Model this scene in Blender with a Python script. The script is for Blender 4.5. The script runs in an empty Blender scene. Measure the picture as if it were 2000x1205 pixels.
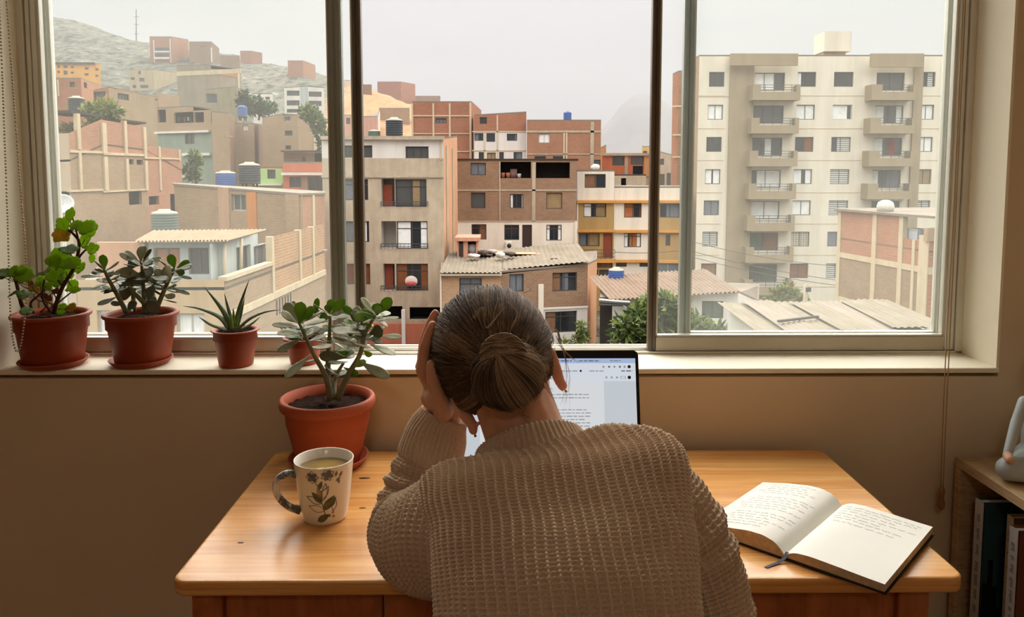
import bpy, math, random
import numpy as np
from mathutils import Vector, Matrix, noise as mnoise
R = math.radians
random.seed(7)
sc = bpy.context.scene
COL = sc.collection

# ------------------------------------------------------------------ camera
CAM = Vector((0, 0, 1.35))
FPX, PPX, PPY = 1500.0, 1000.0, 458.0
PITCH, YAW = R(4.8), R(-0.5)

def ray(px, py):
    x = (px - PPX) / FPX
    y = -(py - PPY) / FPX
    d = (x, math.cos(PITCH) + y * math.sin(PITCH), -math.sin(PITCH) + y * math.cos(PITCH))
    c, s = math.cos(YAW), math.sin(YAW)
    return Vector((c * d[0] - s * d[1], s * d[0] + c * d[1], d[2]))

def at(px, py, Y):
    d = ray(px, py)
    return CAM + d * (Y / d.y)

def atz(px, py, Z):
    d = ray(px, py)
    return CAM + d * ((Z - CAM.z) / d.z)

cam = bpy.data.cameras.new('camera')
cam.sensor_width = 36
cam.lens = 36 * FPX / 2000
cam.shift_y = -(602.5 - PPY) / 2000
cam.clip_end = 5000
cam.clip_start = 0.02
cam_ob = bpy.data.objects.new('camera', cam)
COL.objects.link(cam_ob)
cam_ob.location = CAM
cam_ob.rotation_euler = (R(90) - PITCH, 0, YAW)
sc.camera = cam_ob
sc.view_settings.view_transform = 'Standard'
sc.view_settings.look = 'None'
sc.view_settings.gamma = 1
sc.view_settings.exposure = 0.25
try:
    sc.cycles.transparent_max_bounces = 24
    sc.cycles.max_bounces = 8
    sc.cycles.diffuse_bounces = 5
    sc.cycles.volume_bounces = 0
    sc.cycles.use_denoising = True
except Exception:
    pass

# ------------------------------------------------------------------ materials
def lin(c):
    """sRGB 0-255 triple -> linear rgba"""
    o = []
    for v in c:
        v = v / 255
        o.append(v / 12.92 if v <= 0.04045 else ((v + 0.055) / 1.055) ** 2.4)
    return (o[0], o[1], o[2], 1)

class NT:
    def __init__(s, name):
        s.m = bpy.data.materials.new(name)
        s.m.use_nodes = True
        s.t = s.m.node_tree
        s.t.nodes.clear()
        s.out = s.n('ShaderNodeOutputMaterial')
    def n(s, typ, **kw):
        nd = s.t.nodes.new(typ)
        for k, v in kw.items():
            if k.startswith('_'):
                nd.inputs[k[1:].replace('_', ' ')].default_value = v
            else:
                setattr(nd, k, v)
        return nd
    def l(s, a, b):
        s.t.links.new(a, b)
    def coord(s, kind='Object', scale=(1, 1, 1), rot=(0, 0, 0)):
        tc = s.n('ShaderNodeTexCoord')
        mp = s.n('ShaderNodeMapping')
        mp.inputs['Scale'].default_value = scale
        mp.inputs['Rotation'].default_value = rot
        s.l(tc.outputs[kind], mp.inputs['Vector'])
        return mp.outputs['Vector']
    def noise(s, vec, scale, detail=4, rough=0.55, dist=0.0):
        nz = s.n('ShaderNodeTexNoise')
        nz.inputs['Scale'].default_value = scale
        nz.inputs['Detail'].default_value = detail
        nz.inputs['Roughness'].default_value = rough
        nz.inputs['Distortion'].default_value = dist
        s.l(vec, nz.inputs['Vector'])
        return nz.outputs['Fac']
    def ramp(s, fac, stops):
        r = s.n('ShaderNodeValToRGB')
        e = r.color_ramp.elements
        while len(e) < len(stops):
            e.new(0.5)
        for i, (p, c) in enumerate(stops):
            e[i].position = p
            e[i].color = c if len(c) == 4 else (c[0], c[1], c[2], 1)
        s.l(fac, r.inputs['Fac'])
        return r.outputs['Color']
    def mix(s, fac, a, b, mode='MIX'):
        mx = s.n('ShaderNodeMix', data_type='RGBA', blend_type=mode)
        for sock, v in ((mx.inputs[0], fac), (mx.inputs[6], a), (mx.inputs[7], b)):
            if hasattr(v, 'links'):
                s.l(v, sock)
            else:
                sock.default_value = v
        return mx.outputs[2]
    def bump(s, h, strength=0.3, dist=0.01, normal=None):
        b = s.n('ShaderNodeBump')
        b.inputs['Strength'].default_value = strength
        b.inputs['Distance'].default_value = dist
        s.l(h, b.inputs['Height'])
        if normal is not None:
            s.l(normal, b.inputs['Normal'])
        return b.outputs['Normal']
    def principled(s, col, rough=0.6, spec=0.3, metal=0.0, normal=None, **kw):
        p = s.n('ShaderNodeBsdfPrincipled')
        for sock, v in ((p.inputs['Base Color'], col), (p.inputs['Roughness'], rough)):
            if hasattr(v, 'links'):
                s.l(v, sock)
            else:
                sock.default_value = v
        p.inputs['Specular IOR Level'].default_value = spec
        p.inputs['Metallic'].default_value = metal
        if normal is not None:
            s.l(normal, p.inputs['Normal'])
        for k, v in kw.items():
            p.inputs[k.replace('_', ' ')].default_value = v
        s.l(p.outputs[0], s.out.inputs['Surface'])
        return p

def shade(c, k):
    return (min(1, c[0] * k), min(1, c[1] * k), min(1, c[2] * k), 1)

_mc = {}
def plain(name, rgb, rough=0.6, spec=0.3, metal=0.0, var=0.12, scale=6.0, bump=0.0, coord='Object', **kw):
    """a paint, plaster, plastic or metal with mild uneven tone"""
    if name in _mc:
        return _mc[name]
    t = NT(name)
    c = lin(rgb)
    v = t.coord(coord)
    f = t.noise(v, scale, 5)
    col = t.ramp(f, [(0.25, shade(c, 1 - var)), (0.75, shade(c, 1 + var))])
    nm = None
    if bump:
        nm = t.bump(t.noise(v, scale * 6, 4), bump, 0.01)
    t.principled(col, rough, spec, metal, nm, **kw)
    _mc[name] = t.m
    return t.m

def concrete(name, rgb, var=0.22, scale=0.5, rough=0.9):
    if name in _mc:
        return _mc[name]
    t = NT(name)
    c = lin(rgb)
    v = t.coord('UV')
    a = t.noise(v, scale, 6, 0.65)
    b = t.noise(t.coord('UV', (3.0, 0.35, 1)), scale * 1.6, 4, 0.6)
    col = t.ramp(a, [(0.3, shade(c, 1 - var)), (0.55, c), (0.75, shade(c, 1 + var))])
    st = t.ramp(b, [(0.35, (0.72, 0.7, 0.68)), (0.6, (1, 1, 1))])
    col = t.mix(0.45, col, st, 'MULTIPLY')
    t.principled(col, rough, 0.15)
    _mc[name] = t.m
    return t.m

def brick(name, rgb, rgb2, mortar, w=0.30, h=0.12, var=0.2, mix=0.85):
    if name in _mc:
        return _mc[name]
    t = NT(name)
    v = t.coord('UV')
    b = t.n('ShaderNodeTexBrick')
    b.inputs['Scale'].default_value = 1.0
    b.inputs['Brick Width'].default_value = w
    b.inputs['Row Height'].default_value = h
    b.inputs['Mortar Size'].default_value = 0.014
    b.inputs['Color1'].default_value = lin(rgb)
    b.inputs['Color2'].default_value = lin(rgb2)
    b.inputs['Mortar'].default_value = lin(mortar)
    t.l(v, b.inputs['Vector'])
    st = t.ramp(t.noise(v, 0.45, 6, 0.65), [(0.3, (1 - var, 1 - var, 1 - var)), (0.7, (1, 1, 1))])
    col = t.mix(1.0, b.outputs['Color'], st, 'MULTIPLY')
    # splashes of mortar left on the blocks
    sp = t.ramp(t.noise(t.coord('UV', (0.7, 2.2, 1)), 1.6, 6, 0.7), [(0.56, (0, 0, 0)), (0.72, (1, 1, 1))])
    fac = t.n('ShaderNodeMath', operation='MULTIPLY')
    t.l(sp, fac.inputs[0]); fac.inputs[1].default_value = 1 - mix + 0.15
    col = t.mix(fac.outputs[0], col, lin(mortar))
    t.principled(col, 0.9, 0.1)
    _mc[name] = t.m
    return t.m

# ------------------------------------------------------------------ mesh building
class MB:
    """collects shapes (world coordinates) that become ONE mesh object"""
    def __init__(s):
        s.v, s.f, s.uv, s.mi = [], [], {}, {}
        s.sm = set()
    def add(s, verts, faces, uvs=None, mi=0, smooth=False):
        b = len(s.v)
        s.v.extend([tuple(p) for p in verts])
        for k, fc in enumerate(faces):
            i = len(s.f)
            s.f.append([b + q for q in fc])
            if uvs:
                s.uv[i] = uvs[k]
            if mi:
                s.mi[i] = mi
            if smooth:
                s.sm.add(i)
        return s
    def box(s, x0, x1, y0, y1, z0, z1, mi=0):
        v = [(x0, y0, z0), (x1, y0, z0), (x1, y1, z0), (x0, y1, z0), (x0, y0, z1), (x1, y0, z1), (x1, y1, z1), (x0, y1, z1)]
        f = [(0, 3, 2, 1), (4, 5, 6, 7), (0, 1, 5, 4), (1, 2, 6, 5), (2, 3, 7, 6), (3, 0, 4, 7)]
        dx, dy, dz = x1 - x0, y1 - y0, z1 - z0
        q = lambda a, b: [(0, 0), (a, 0), (a, b), (0, b)]
        uv = [[(x0, y0), (x0, y1), (x1, y1), (x1, y0)], [(x0, y0), (x1, y0), (x1, y1), (x0, y1)],
              [(x0, z0), (x1, z0), (x1, z1), (x0, z1)], [(y0, z0), (y1, z0), (y1, z1), (y0, z1)],
              [(x1, z0), (x0, z0), (x0, z1), (x1, z1)], [(y1, z0), (y0, z0), (y0, z1), (y1, z1)]]
        return s.add(v, f, uv, mi)
    def obox(s, c, ax, ay, az, mi=0):
        """oriented box: centre and three half-axis vectors"""
        c, ax, ay, az = map(Vector, (c, ax, ay, az))
        v = [c - ax - ay - az, c + ax - ay - az, c + ax + ay - az, c - ax + ay - az,
             c - ax - ay + az, c + ax - ay + az, c + ax + ay + az, c - ax + ay + az]
        f = [(0, 3, 2, 1), (4, 5, 6, 7), (0, 1, 5, 4), (1, 2, 6, 5), (2, 3, 7, 6), (3, 0, 4, 7)]
        lx, ly, lz = ax.length * 2, ay.length * 2, az.length * 2
        u = lambda a, b: [(0, 0), (a, 0), (a, b), (0, b)]
        return s.add(v, f, [u(ly, lx), u(lx, ly), u(lx, lz), u(ly, lz), u(lx, lz), u(ly, lz)], mi)
    def prism(s, pts, z0, z1, mi=0):
        n = len(pts)
        z0 = z0 if hasattr(z0, '__len__') else [z0] * n
        z1 = z1 if hasattr(z1, '__len__') else [z1] * n
        v = [(p[0], p[1], z0[i]) for i, p in enumerate(pts)] + [(p[0], p[1], z1[i]) for i, p in enumerate(pts)]
        f, uv = [tuple(range(n - 1, -1, -1)), tuple(range(n, 2 * n))], []
        uv = [[(pts[i][0], pts[i][1]) for i in range(n - 1, -1, -1)], [(p[0], p[1]) for p in pts]]
        acc = 0
        for i in range(n):
            j = (i + 1) % n
            d = math.hypot(pts[j][0] - pts[i][0], pts[j][1] - pts[i][1])
            f.append((i, j, n + j, n + i))
            uv.append([(acc, z0[i]), (acc + d, z0[j]), (acc + d, z1[j]), (acc, z1[i])])
            acc += d
        return s.add(v, f, uv, mi)
    def tube(s, pts, rad, n=8, mi=0, cap=True, flat=1.0, up=None):
        pts = [Vector(p) for p in pts]
        k = len(pts)
        rad = rad if hasattr(rad, '__len__') else [rad] * k
        ref = Vector(up) if up is not None else None
        rings, prev = [], None
        for i in range(k):
            t = (pts[min(i + 1, k - 1)] - pts[max(i - 1, 0)])
            t = t.normalized() if t.length > 1e-9 else Vector((0, 0, 1))
            a = ref if ref is not None else (prev if prev is not None else (Vector((0, 0, 1)) if abs(t.z) < 0.9 else Vector((1, 0, 0))))
            b = t.cross(a)
            if b.length < 1e-6:
                b = t.cross(Vector((1, 0.3, 0.1)))
            b.normalize()
            a = b.cross(t).normalized()
            prev = a
            rings.append([pts[i] + (b * math.cos(2 * math.pi * j / n) + a * (math.sin(2 * math.pi * j / n) * flat)) * rad[i] for j in range(n)])
        v = [p for r in rings for p in r]
        f, uv = [], []
        L = 0
        for i in range(k - 1):
            d = (pts[i + 1] - pts[i]).length
            for j in range(n):
                j2 = (j + 1) % n
                f.append((i * n + j, i * n + j2, (i + 1) * n + j2, (i + 1) * n + j))
                uv.append([(j / n, L), ((j + 1) / n, L), ((j + 1) / n, L + d), (j / n, L + d)])
            L += d
        if cap:
            f.append(tuple(range(n - 1, -1, -1))); uv.append([(0, 0)] * n)
            f.append(tuple((k - 1) * n + j for j in range(n))); uv.append([(0, 0)] * n)
        return s.add(v, f, uv, mi, True)
    def lathe(s, prof, c, n=48, mi=0, sx=1, sy=1):
        """prof: (radius, z) from bottom to top, about the vertical axis through c"""
        v, f, uv = [], [], []
        for r, z in prof:
            for j in range(n):
                a = 2 * math.pi * j / n
                v.append((c[0] + r * math.cos(a) * sx, c[1] + r * math.sin(a) * sy, c[2] + z))
        for i in range(len(prof) - 1):
            for j in range(n):
                j2 = (j + 1) % n
                f.append((i * n + j, i * n + j2, (i + 1) * n + j2, (i + 1) * n + j))
                uv.append([(j / n, prof[i][1]), ((j + 1) / n, prof[i][1]), ((j + 1) / n, prof[i + 1][1]), (j / n, prof[i + 1][1])])
        if prof[0][0] > 1e-5:
            f.append(tuple(range(n - 1, -1, -1))); uv.append([(0, 0)] * n)
        if prof[-1][0] > 1e-5:
            f.append(tuple((len(prof) - 1) * n + j for j in range(n))); uv.append([(0, 0)] * n)
        return s.add(v, f, uv, mi, True)
    def ball(s, c, r, M=None, nu=20, nv=12, mi=0, fn=None):
        """ellipsoid: centre, radii, optional 3x3 axes (columns)"""
        r = r if hasattr(r, '__len__') else (r, r, r)
        v, f = [], []
        for i in range(nv + 1):
            th = math.pi * i / nv
            for j in range(nu):
                ph = 2 * math.pi * j / nu
                p = Vector((math.sin(th) * math.cos(ph), math.sin(th) * math.sin(ph), -math.cos(th)))
                if fn:
                    p = Vector(fn(p))
                p = Vector((p.x * r[0], p.y * r[1], p.z * r[2]))
                if M is not None:
                    p = M @ p
                v.append(p + Vector(c))
        for i in range(nv):
            for j in range(nu):
                j2 = (j + 1) % nu
                f.append((i * nu + j, i * nu + j2, (i + 1) * nu + j2, (i + 1) * nu + j))
        return s.add(v, f, None, mi, True)
    def build(s, name, mats, parent=None, smooth=False, bevel=0, seg=2, subsurf=0, **props):
        mats = mats if isinstance(mats, (list, tuple)) else [mats]
        off = Vector((0, 0, 0))
        p = parent
        while p is not None:
            off += Vector(p.location)
            p = p.parent
        me = bpy.data.meshes.new(name)
        me.from_pydata([(a - off.x, b - off.y, c - off.z) for a, b, c in s.v], [], s.f)
        ul = me.uv_layers.new(name='UVMap')
        if s.uv:
            dat = ul.data
            for pi, poly in enumerate(me.polygons):
                u = s.uv.get(pi)
                if u:
                    for q, li in enumerate(poly.loop_indices):
                        dat[li].uv = u[q]
        for m in mats:
            me.materials.append(m)
        for i, q in s.mi.items():
            me.polygons[i].material_index = q
        for i in (range(len(s.f)) if smooth else s.sm):
            me.polygons[i].use_smooth = True
        o = bpy.data.objects.new(name, me)
        COL.objects.link(o)
        if parent is not None:
            o.parent = parent
        if bevel:
            b = o.modifiers.new('bevel', 'BEVEL')
            b.width = bevel; b.segments = seg; b.limit_method = 'ANGLE'; b.angle_limit = R(40)
        if subsurf:
            u = o.modifiers.new('sub', 'SUBSURF'); u.levels = subsurf; u.render_levels = subsurf
        for k, v in props.items():
            o[k] = v
        return o

def np_mesh(name, V, F, mat, parent=None, UV=None, smooth=True, MI=None):
    """fast mesh from numpy: V (n,3), F (m,4) or (m,3); UV per vertex (n,2)"""
    V = np.asarray(V, dtype=np.float64).copy()
    off = Vector((0, 0, 0))
    p = parent
    while p is not None:
        off += Vector(p.location); p = p.parent
    V -= np.array(off)
    F = np.asarray(F, dtype=np.int32)
    me = bpy.data.meshes.new(name)
    me.vertices.add(len(V)); me.vertices.foreach_set('co', V.astype(np.float32).ravel())
    k = F.shape[1]
    me.loops.add(F.size); me.loops.foreach_set('vertex_index', F.ravel())
    me.polygons.add(len(F))
    me.polygons.foreach_set('loop_start', np.arange(0, F.size, k, dtype=np.int32))
    me.polygons.foreach_set('loop_total', np.full(len(F), k, dtype=np.int32))
    if smooth:
        me.polygons.foreach_set('use_smooth', np.ones(len(F), dtype=bool))
    for m in (mat if isinstance(mat, (list, tuple)) else [mat]):
        me.materials.append(m)
    if MI is not None:
        me.polygons.foreach_set('material_index', np.asarray(MI, dtype=np.int32))
    if UV is not None:
        ul = me.uv_layers.new(name='UVMap')
        ul.data.foreach_set('uv', np.asarray(UV, dtype=np.float32)[F.ravel()].ravel())
    me.update(); me.validate()
    o = bpy.data.objects.new(name, me)
    COL.objects.link(o)
    if parent is not None:
        o.parent = parent
    return o

def tag(o, label, cat, group=None, kind=None):
    o['label'] = label
    o['category'] = cat
    if group:
        o['group'] = group
    if kind:
        o['kind'] = kind
    return o

def thing(name, label, cat, loc=(0, 0, 0), group=None):
    o = bpy.data.objects.new(name, None)
    o.empty_display_size = 0.05
    COL.objects.link(o)
    o.location = loc
    return tag(o, label, cat, group)

def structure(o, label=None, cat=None):
    o['kind'] = 'structure'
    if label:
        o['label'] = label
    if cat:
        o['category'] = cat
    return o

def smooth_path(pts, n):
    """Catmull-Rom through pts, n samples"""
    P = [Vector(p) for p in pts]
    P = [P[0] * 2 - P[1]] + P + [P[-1] * 2 - P[-2]]
    m = len(P) - 3
    out = []
    for i in range(n):
        t = i / (n - 1) * m
        k = min(int(t), m - 1)
        u = t - k
        a, b, c, d = P[k], P[k + 1], P[k + 2], P[k + 3]
        out.append(0.5 * ((2 * b) + (c - a) * u + (2 * a - 5 * b + 4 * c - d) * u * u + (3 * b - a - 3 * c + d) * u ** 3))
    return out

def lerp_list(vals, n):
    """resample a list of numbers to n"""
    x = np.linspace(0, 1, len(vals))
    return list(np.interp(np.linspace(0, 1, n), x, vals))
# ------------------------------------------------------------------ sky
SKY_H = 0.68      # radiance near the horizon
SKY_Z = 3.2       # radiance overhead (overcast skies are brighter overhead)
def make_world():
    w = bpy.data.worlds.new('overcast_sky')
    sc.world = w
    w.use_nodes = True
    t = w.node_tree
    t.nodes.clear()
    out = t.nodes.new('ShaderNodeOutputWorld')
    bg = t.nodes.new('ShaderNodeBackground')
    tc = t.nodes.new('ShaderNodeTexCoord')
    sep = t.nodes.new('ShaderNodeSeparateXYZ')
    t.links.new(tc.outputs['Generated'], sep.inputs[0])
    r = t.nodes.new('ShaderNodeValToRGB')
    e = r.color_ramp.elements
    h = SKY_H / SKY_Z
    stops = [(0.0, (0.05, 0.045, 0.04)), (0.49, (0.06, 0.055, 0.05)), (0.5, (h * 1.06, h * 1.0, h * 0.99)),
             (0.61, (h * 1.03, h * 0.985, h * 0.995)), (0.72, (0.62, 0.61, 0.60)), (0.85, (1.0, 0.98, 0.96)), (1.0, (1.0, 0.98, 0.96))]
    while len(e) < len(stops):
        e.new(0.5)
    for i, (p, c) in enumerate(stops):
        e[i].position = p
        e[i].color = (*c, 1)
    m = t.nodes.new('ShaderNodeMapRange')
    m.inputs[1].default_value = -1
    m.inputs[2].default_value = 1
    t.links.new(sep.outputs['Z'], m.inputs[0])
    t.links.new(m.outputs[0], r.inputs[0])
    mp = t.nodes.new('ShaderNodeMapping')
    mp.inputs['Scale'].default_value = (1.6, 1.6, 5.5)
    t.links.new(tc.outputs['Generated'], mp.inputs[0])
    nz = t.nodes.new('ShaderNodeTexNoise')
    nz.inputs['Scale'].default_value = 1.5
    nz.inputs['Detail'].default_value = 5
    nz.inputs['Roughness'].default_value = 0.5
    t.links.new(mp.outputs[0], nz.inputs['Vector'])
    cr = t.nodes.new('ShaderNodeValToRGB')
    cr.color_ramp.elements[0].position = 0.32
    cr.color_ramp.elements[0].color = (0.86, 0.86, 0.88, 1)
    cr.color_ramp.elements[1].position = 0.62
    cr.color_ramp.elements[1].color = (1.06, 1.05, 1.05, 1)
    t.links.new(nz.outputs['Fac'], cr.inputs[0])
    mx = t.nodes.new('ShaderNodeMix')
    mx.data_type = 'RGBA'
    mx.blend_type = 'MULTIPLY'
    mx.inputs[0].default_value = 1
    t.links.new(r.outputs[0], mx.inputs[6])
    t.links.new(cr.outputs[0], mx.inputs[7])
    t.links.new(mx.outputs[2], bg.inputs[0])
    bg.inputs[1].default_value = SKY_Z
    t.links.new(bg.outputs[0], out.inputs[0])
make_world()

# the brighter patch of cloud in front of the window, where the veiled sun stands
sun = bpy.data.lights.new('veiled_sun', 'SUN')
sun.energy = 7.2
sun.angle = R(95)
sun.color = (1.0, 0.96, 0.91)
so = bpy.data.objects.new('veiled_sun', sun)
so.rotation_euler = (R(-47), 0, R(-6))
COL.objects.link(so)

# ------------------------------------------------------------------ room shell
WX0, WX1, WZ0, WZ1 = -1.105, 1.078, 0.90, 2.25
WY = 1.64
RX0, RX1, RY0, RZ1 = -2.5, 1.31, -2.4, 2.55
M_wall = plain('wall_paint', (224, 205, 175), 0.85, 0.15, var=0.05, scale=2.5, bump=0.08)
M_wall2 = plain('room_paint', (222, 200, 170), 0.85, 0.15, var=0.04, scale=2.5)
M_jamb = plain('reveal_paint', (246, 236, 214), 0.7, 0.2, var=0.04, scale=3.0, bump=0.05)
M_ceil = plain('ceiling_paint', (235, 225, 210), 0.9, 0.1, var=0.02)
M_floor = plain('floor_board', (150, 105, 70), 0.5, 0.3, var=0.2, scale=3)

w = MB()
T = 0.20
w.box(RX0 - T, WX0, WY, WY + T, 0, RZ1)
w.box(WX1, RX1 + T, WY, WY + T, 0, RZ1)
w.box(WX0, WX1, WY, WY + T, 0, WZ0)
w.box(WX0, WX1, WY, WY + T, WZ1, RZ1)
structure(w.build('wall_front', M_wall))
structure(MB().box(RX0 - T, RX0, RY0 - T, WY, 0, RZ1).build('wall_left', M_wall2))
structure(MB().box(RX1, RX1 + T, RY0 - T, WY, 0, RZ1).build('wall_right', M_wall))
structure(MB().box(RX0, RX1, RY0 - T, RY0, 0, RZ1).build('wall_rear', M_wall2))
structure(MB().box(RX0 - T, RX1 + T, RY0 - T, WY + T, RZ1, RZ1 + T).build('ceiling', M_ceil))
structure(MB().box(RX0 - T, RX1 + T, RY0 - T, WY + T, -T, 0).build('floor', M_floor))
# reveals lining the window opening, and the sill board
FY = 1.766
rv = MB()
rv.box(WX0, WX0 + 0.006, WY - 0.0015, FY, 0.92, WZ1)
structure(rv.build('trim_1', M_jamb))
rv = MB()
rv.box(WX1 - 0.006, WX1, WY - 0.0015, FY, 0.92, WZ1)
structure(rv.build('trim_2', M_jamb))
rv = MB()
rv.box(WX0, WX1, WY - 0.0015, FY, WZ1 - 0.006, WZ1)
structure(rv.build('trim_3', M_jamb))
structure(MB().box(WX0, WX1, WY - 0.006, FY + 0.03, 0.9085, 0.92).build('trim_4', M_jamb, bevel=0.003))

# ------------------------------------------------------------------ the sliding window
M_alu = plain('aluminium_frame', (160, 168, 158), 0.38, 0.5, 0.55, var=0.08, scale=12)
M_aluw = plain('pale_aluminium', (222, 218, 206), 0.4, 0.5, 0.35, var=0.05, scale=12)
M_alud = plain('bronze_aluminium', (104, 92, 76), 0.42, 0.5, 0.45, var=0.08, scale=12)
M_rail_a = plain('rail_aluminium', (186, 174, 152), 0.38, 0.5, 0.45, var=0.06, scale=12)
M_seal = plain('rubber_seal', (35, 38, 34), 0.7, 0.2, var=0.05)

def glass_mat(name, dust, tint):
    """window glass with a film of dust that scatters the daylight"""
    t = NT(name)
    v = t.coord('Object')
    tr = t.n('ShaderNodeBsdfTransparent'); tr.inputs[0].default_value = (*tint, 1)
    gl = t.n('ShaderNodeBsdfGlossy'); gl.inputs['Roughness'].default_value = 0.02
    gl.inputs['Color'].default_value = (0.9, 0.95, 0.92, 1)
    du = t.n('ShaderNodeBsdfTranslucent'); du.inputs[0].default_value = (0.93, 0.92, 0.86, 1)
    nz = t.noise(v, 2.2, 6, 0.6)
    sp = t.ramp(t.noise(v, 90, 2, 0.5), [(0.70, (0, 0, 0)), (0.78, (1, 1, 1))])
    f = t.ramp(nz, [(0.25, (dust * 0.7,) * 3), (0.75, (dust * 1.35,) * 3)])
    f = t.mix(0.035, f, sp, 'ADD')
    lw = t.n('ShaderNodeFresnel'); lw.inputs['IOR'].default_value = 1.12
    m1 = t.n('ShaderNodeMixShader'); m2 = t.n('ShaderNodeMixShader')
    t.l(f, m1.inputs[0]); t.l(tr.outputs[0], m1.inputs[1]); t.l(du.outputs[0], m1.inputs[2])
    t.l(lw.outputs[0], m2.inputs[0]); t.l(m1.outputs[0], m2.inputs[1]); t.l(gl.outputs[0], m2.inputs[2])
    t.l(m2.outputs[0], t.out.inputs['Surface'])
    return t.m
M_glass = glass_mat('dusty_glass', 0.026, (0.986, 0.996, 0.989))

win = bpy.data.objects.new('window_1', None)
COL.objects.link(win)
win.location = ((WX0 + WX1) / 2, FY, 0.92)
structure(win, 'wide sliding aluminium window with dusty side panes and an open middle', 'window')
fr = MB()
# outer frame: stepped jambs, head and a two-rail bottom track
for sx, x in ((1, WX0), (-1, WX1)):
    a, b = sorted((x, x + sx * 0.022)); fr.box(a, b, FY, FY + 0.065, 0.90, WZ1)
    a, b = sorted((x + sx * 0.022, x + sx * 0.030)); fr.box(a, b, FY + 0.028, FY + 0.036, 0.93, WZ1)
fr.box(WX0, WX1, FY, FY + 0.065, WZ1 - 0.03, WZ1)
fr.box(WX0, WX1, FY, FY + 0.065, 0.895, 0.922)
fr.box(WX0, WX1, FY, FY + 0.004, 0.922, 0.9265)
fr.box(WX0, WX1, FY + 0.030, FY + 0.034, 0.922, 0.930)
fr.box(WX0, WX1, FY + 0.061, FY + 0.065, 0.922, 0.930)
fr.build('window_frame', M_aluw, win, bevel=0.0012)

def sash(x0, x1, wl, wr, y0, zb, railh, mat_l, mat_r, gname='pane'):
    y1 = y0 + 0.024
    s = MB()
    zt = WZ1 - 0.035
    for a, b, mi in ((x0, x0 + wl, 0), (x1 - wr, x1, 1)):
        d = (b - a)
        s.box(a, b, y0 + 0.003, y1, zb, zt, mi)
        s.box(a + d * 0.08, a + d * 0.42, y0, y0 + 0.003, zb + 0.002, zt, mi)     # ribs of the extrusion
        s.box(a + d * 0.56, b - d * 0.08, y0, y0 + 0.003, zb + 0.002, zt, mi)
    s.box(x0 + wl, x1 - wr, y0 + 0.001, y1, zb, zb + railh, 2)
    s.box(x0 + wl, x1 - wr, y0 + 0.001, y1, zt - 0.04, zt, 2)
    ym = (y0 + y1) / 2
    # thin pale bead and dark seal round the glass
    for a, b in ((x0 + wl, x0 + wl + 0.004), (x1 - wr - 0.004, x1 - wr)):
        s.box(a, b, ym - 0.008, ym + 0.008, zb + railh, zt - 0.04, 3)
    s.box(x0 + wl, x1 - wr, ym - 0.008, ym + 0.008, zb + railh, zb + railh + 0.0045, 3)
    o = s.build('sash', [mat_l, mat_r, M_rail_a, M_aluw], win, bevel=0.0008)
    MB().box(x0 + wl, x1 - wr, ym - 0.002, ym + 0.002, zb + railh, zt - 0.04).build(gname, M_glass, o)
    return o
Y1, Y2 = FY + 0.005, FY + 0.036
sash(-1.083, -0.372, 0.028, 0.030, Y1, 0.9265, 0.030, M_aluw, M_alu)
sash(-1.070, -0.333, 0.020, 0.021, Y2, 0.930, 0.028, M_aluw, M_alud)
sash(0.335, 1.056, 0.018, 0.024, Y1, 0.9265, 0.033, M_alud, M_aluw)
sash(0.415, 1.050, 0.024, 0.020, Y2, 0.930, 0.030, M_alu, M_aluw)

# ------------------------------------------------------------------ unseen ceiling lamp behind the camera, added as warm fill light
lt = thing('unseen_fill_lamp', 'unseen round white fill lamp added behind the viewpoint', 'lamp', (-0.2, -1.1, RZ1))
t = NT('fill_lamp_glow')
em = t.n('ShaderNodeEmission'); em.inputs[0].default_value = (1, 0.82, 0.62, 1); em.inputs[1].default_value = 2.0
t.l(em.outputs[0], t.out.inputs['Surface'])
MB().lathe([(0.0, -0.09), (0.10, -0.085), (0.17, -0.06), (0.19, -0.02), (0.19, -0.012)], (-0.2, -1.1, RZ1)).build('diffuser', t.m, lt)
MB().lathe([(0.20, -0.012), (0.20, 0.0)], (-0.2, -1.1, RZ1)).build('base', M_aluw, lt)
la = bpy.data.lights.new('fill_light', 'AREA'); la.shape = 'DISK'; la.size = 0.4; la.energy = 4.5; la.color = (1, 0.91, 0.80)
lo = bpy.data.objects.new('fill_light', la); lo.location = (-0.2, -1.1, RZ1 - 0.12); COL.objects.link(lo)
# portal in the window opening: only guides the sampling of the sky's light
pl = bpy.data.lights.new('window_portal', 'AREA'); pl.shape = 'RECTANGLE'; pl.size = WX1 - WX0; pl.size_y = WZ1 - 0.92
po = bpy.data.objects.new('window_portal', pl); po.location = ((WX0 + WX1) / 2, FY + 0.07, (WZ1 + 0.92) / 2)
po.rotation_euler = (R(-90), 0, 0); COL.objects.link(po)
pl.cycles.is_portal = True

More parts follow.
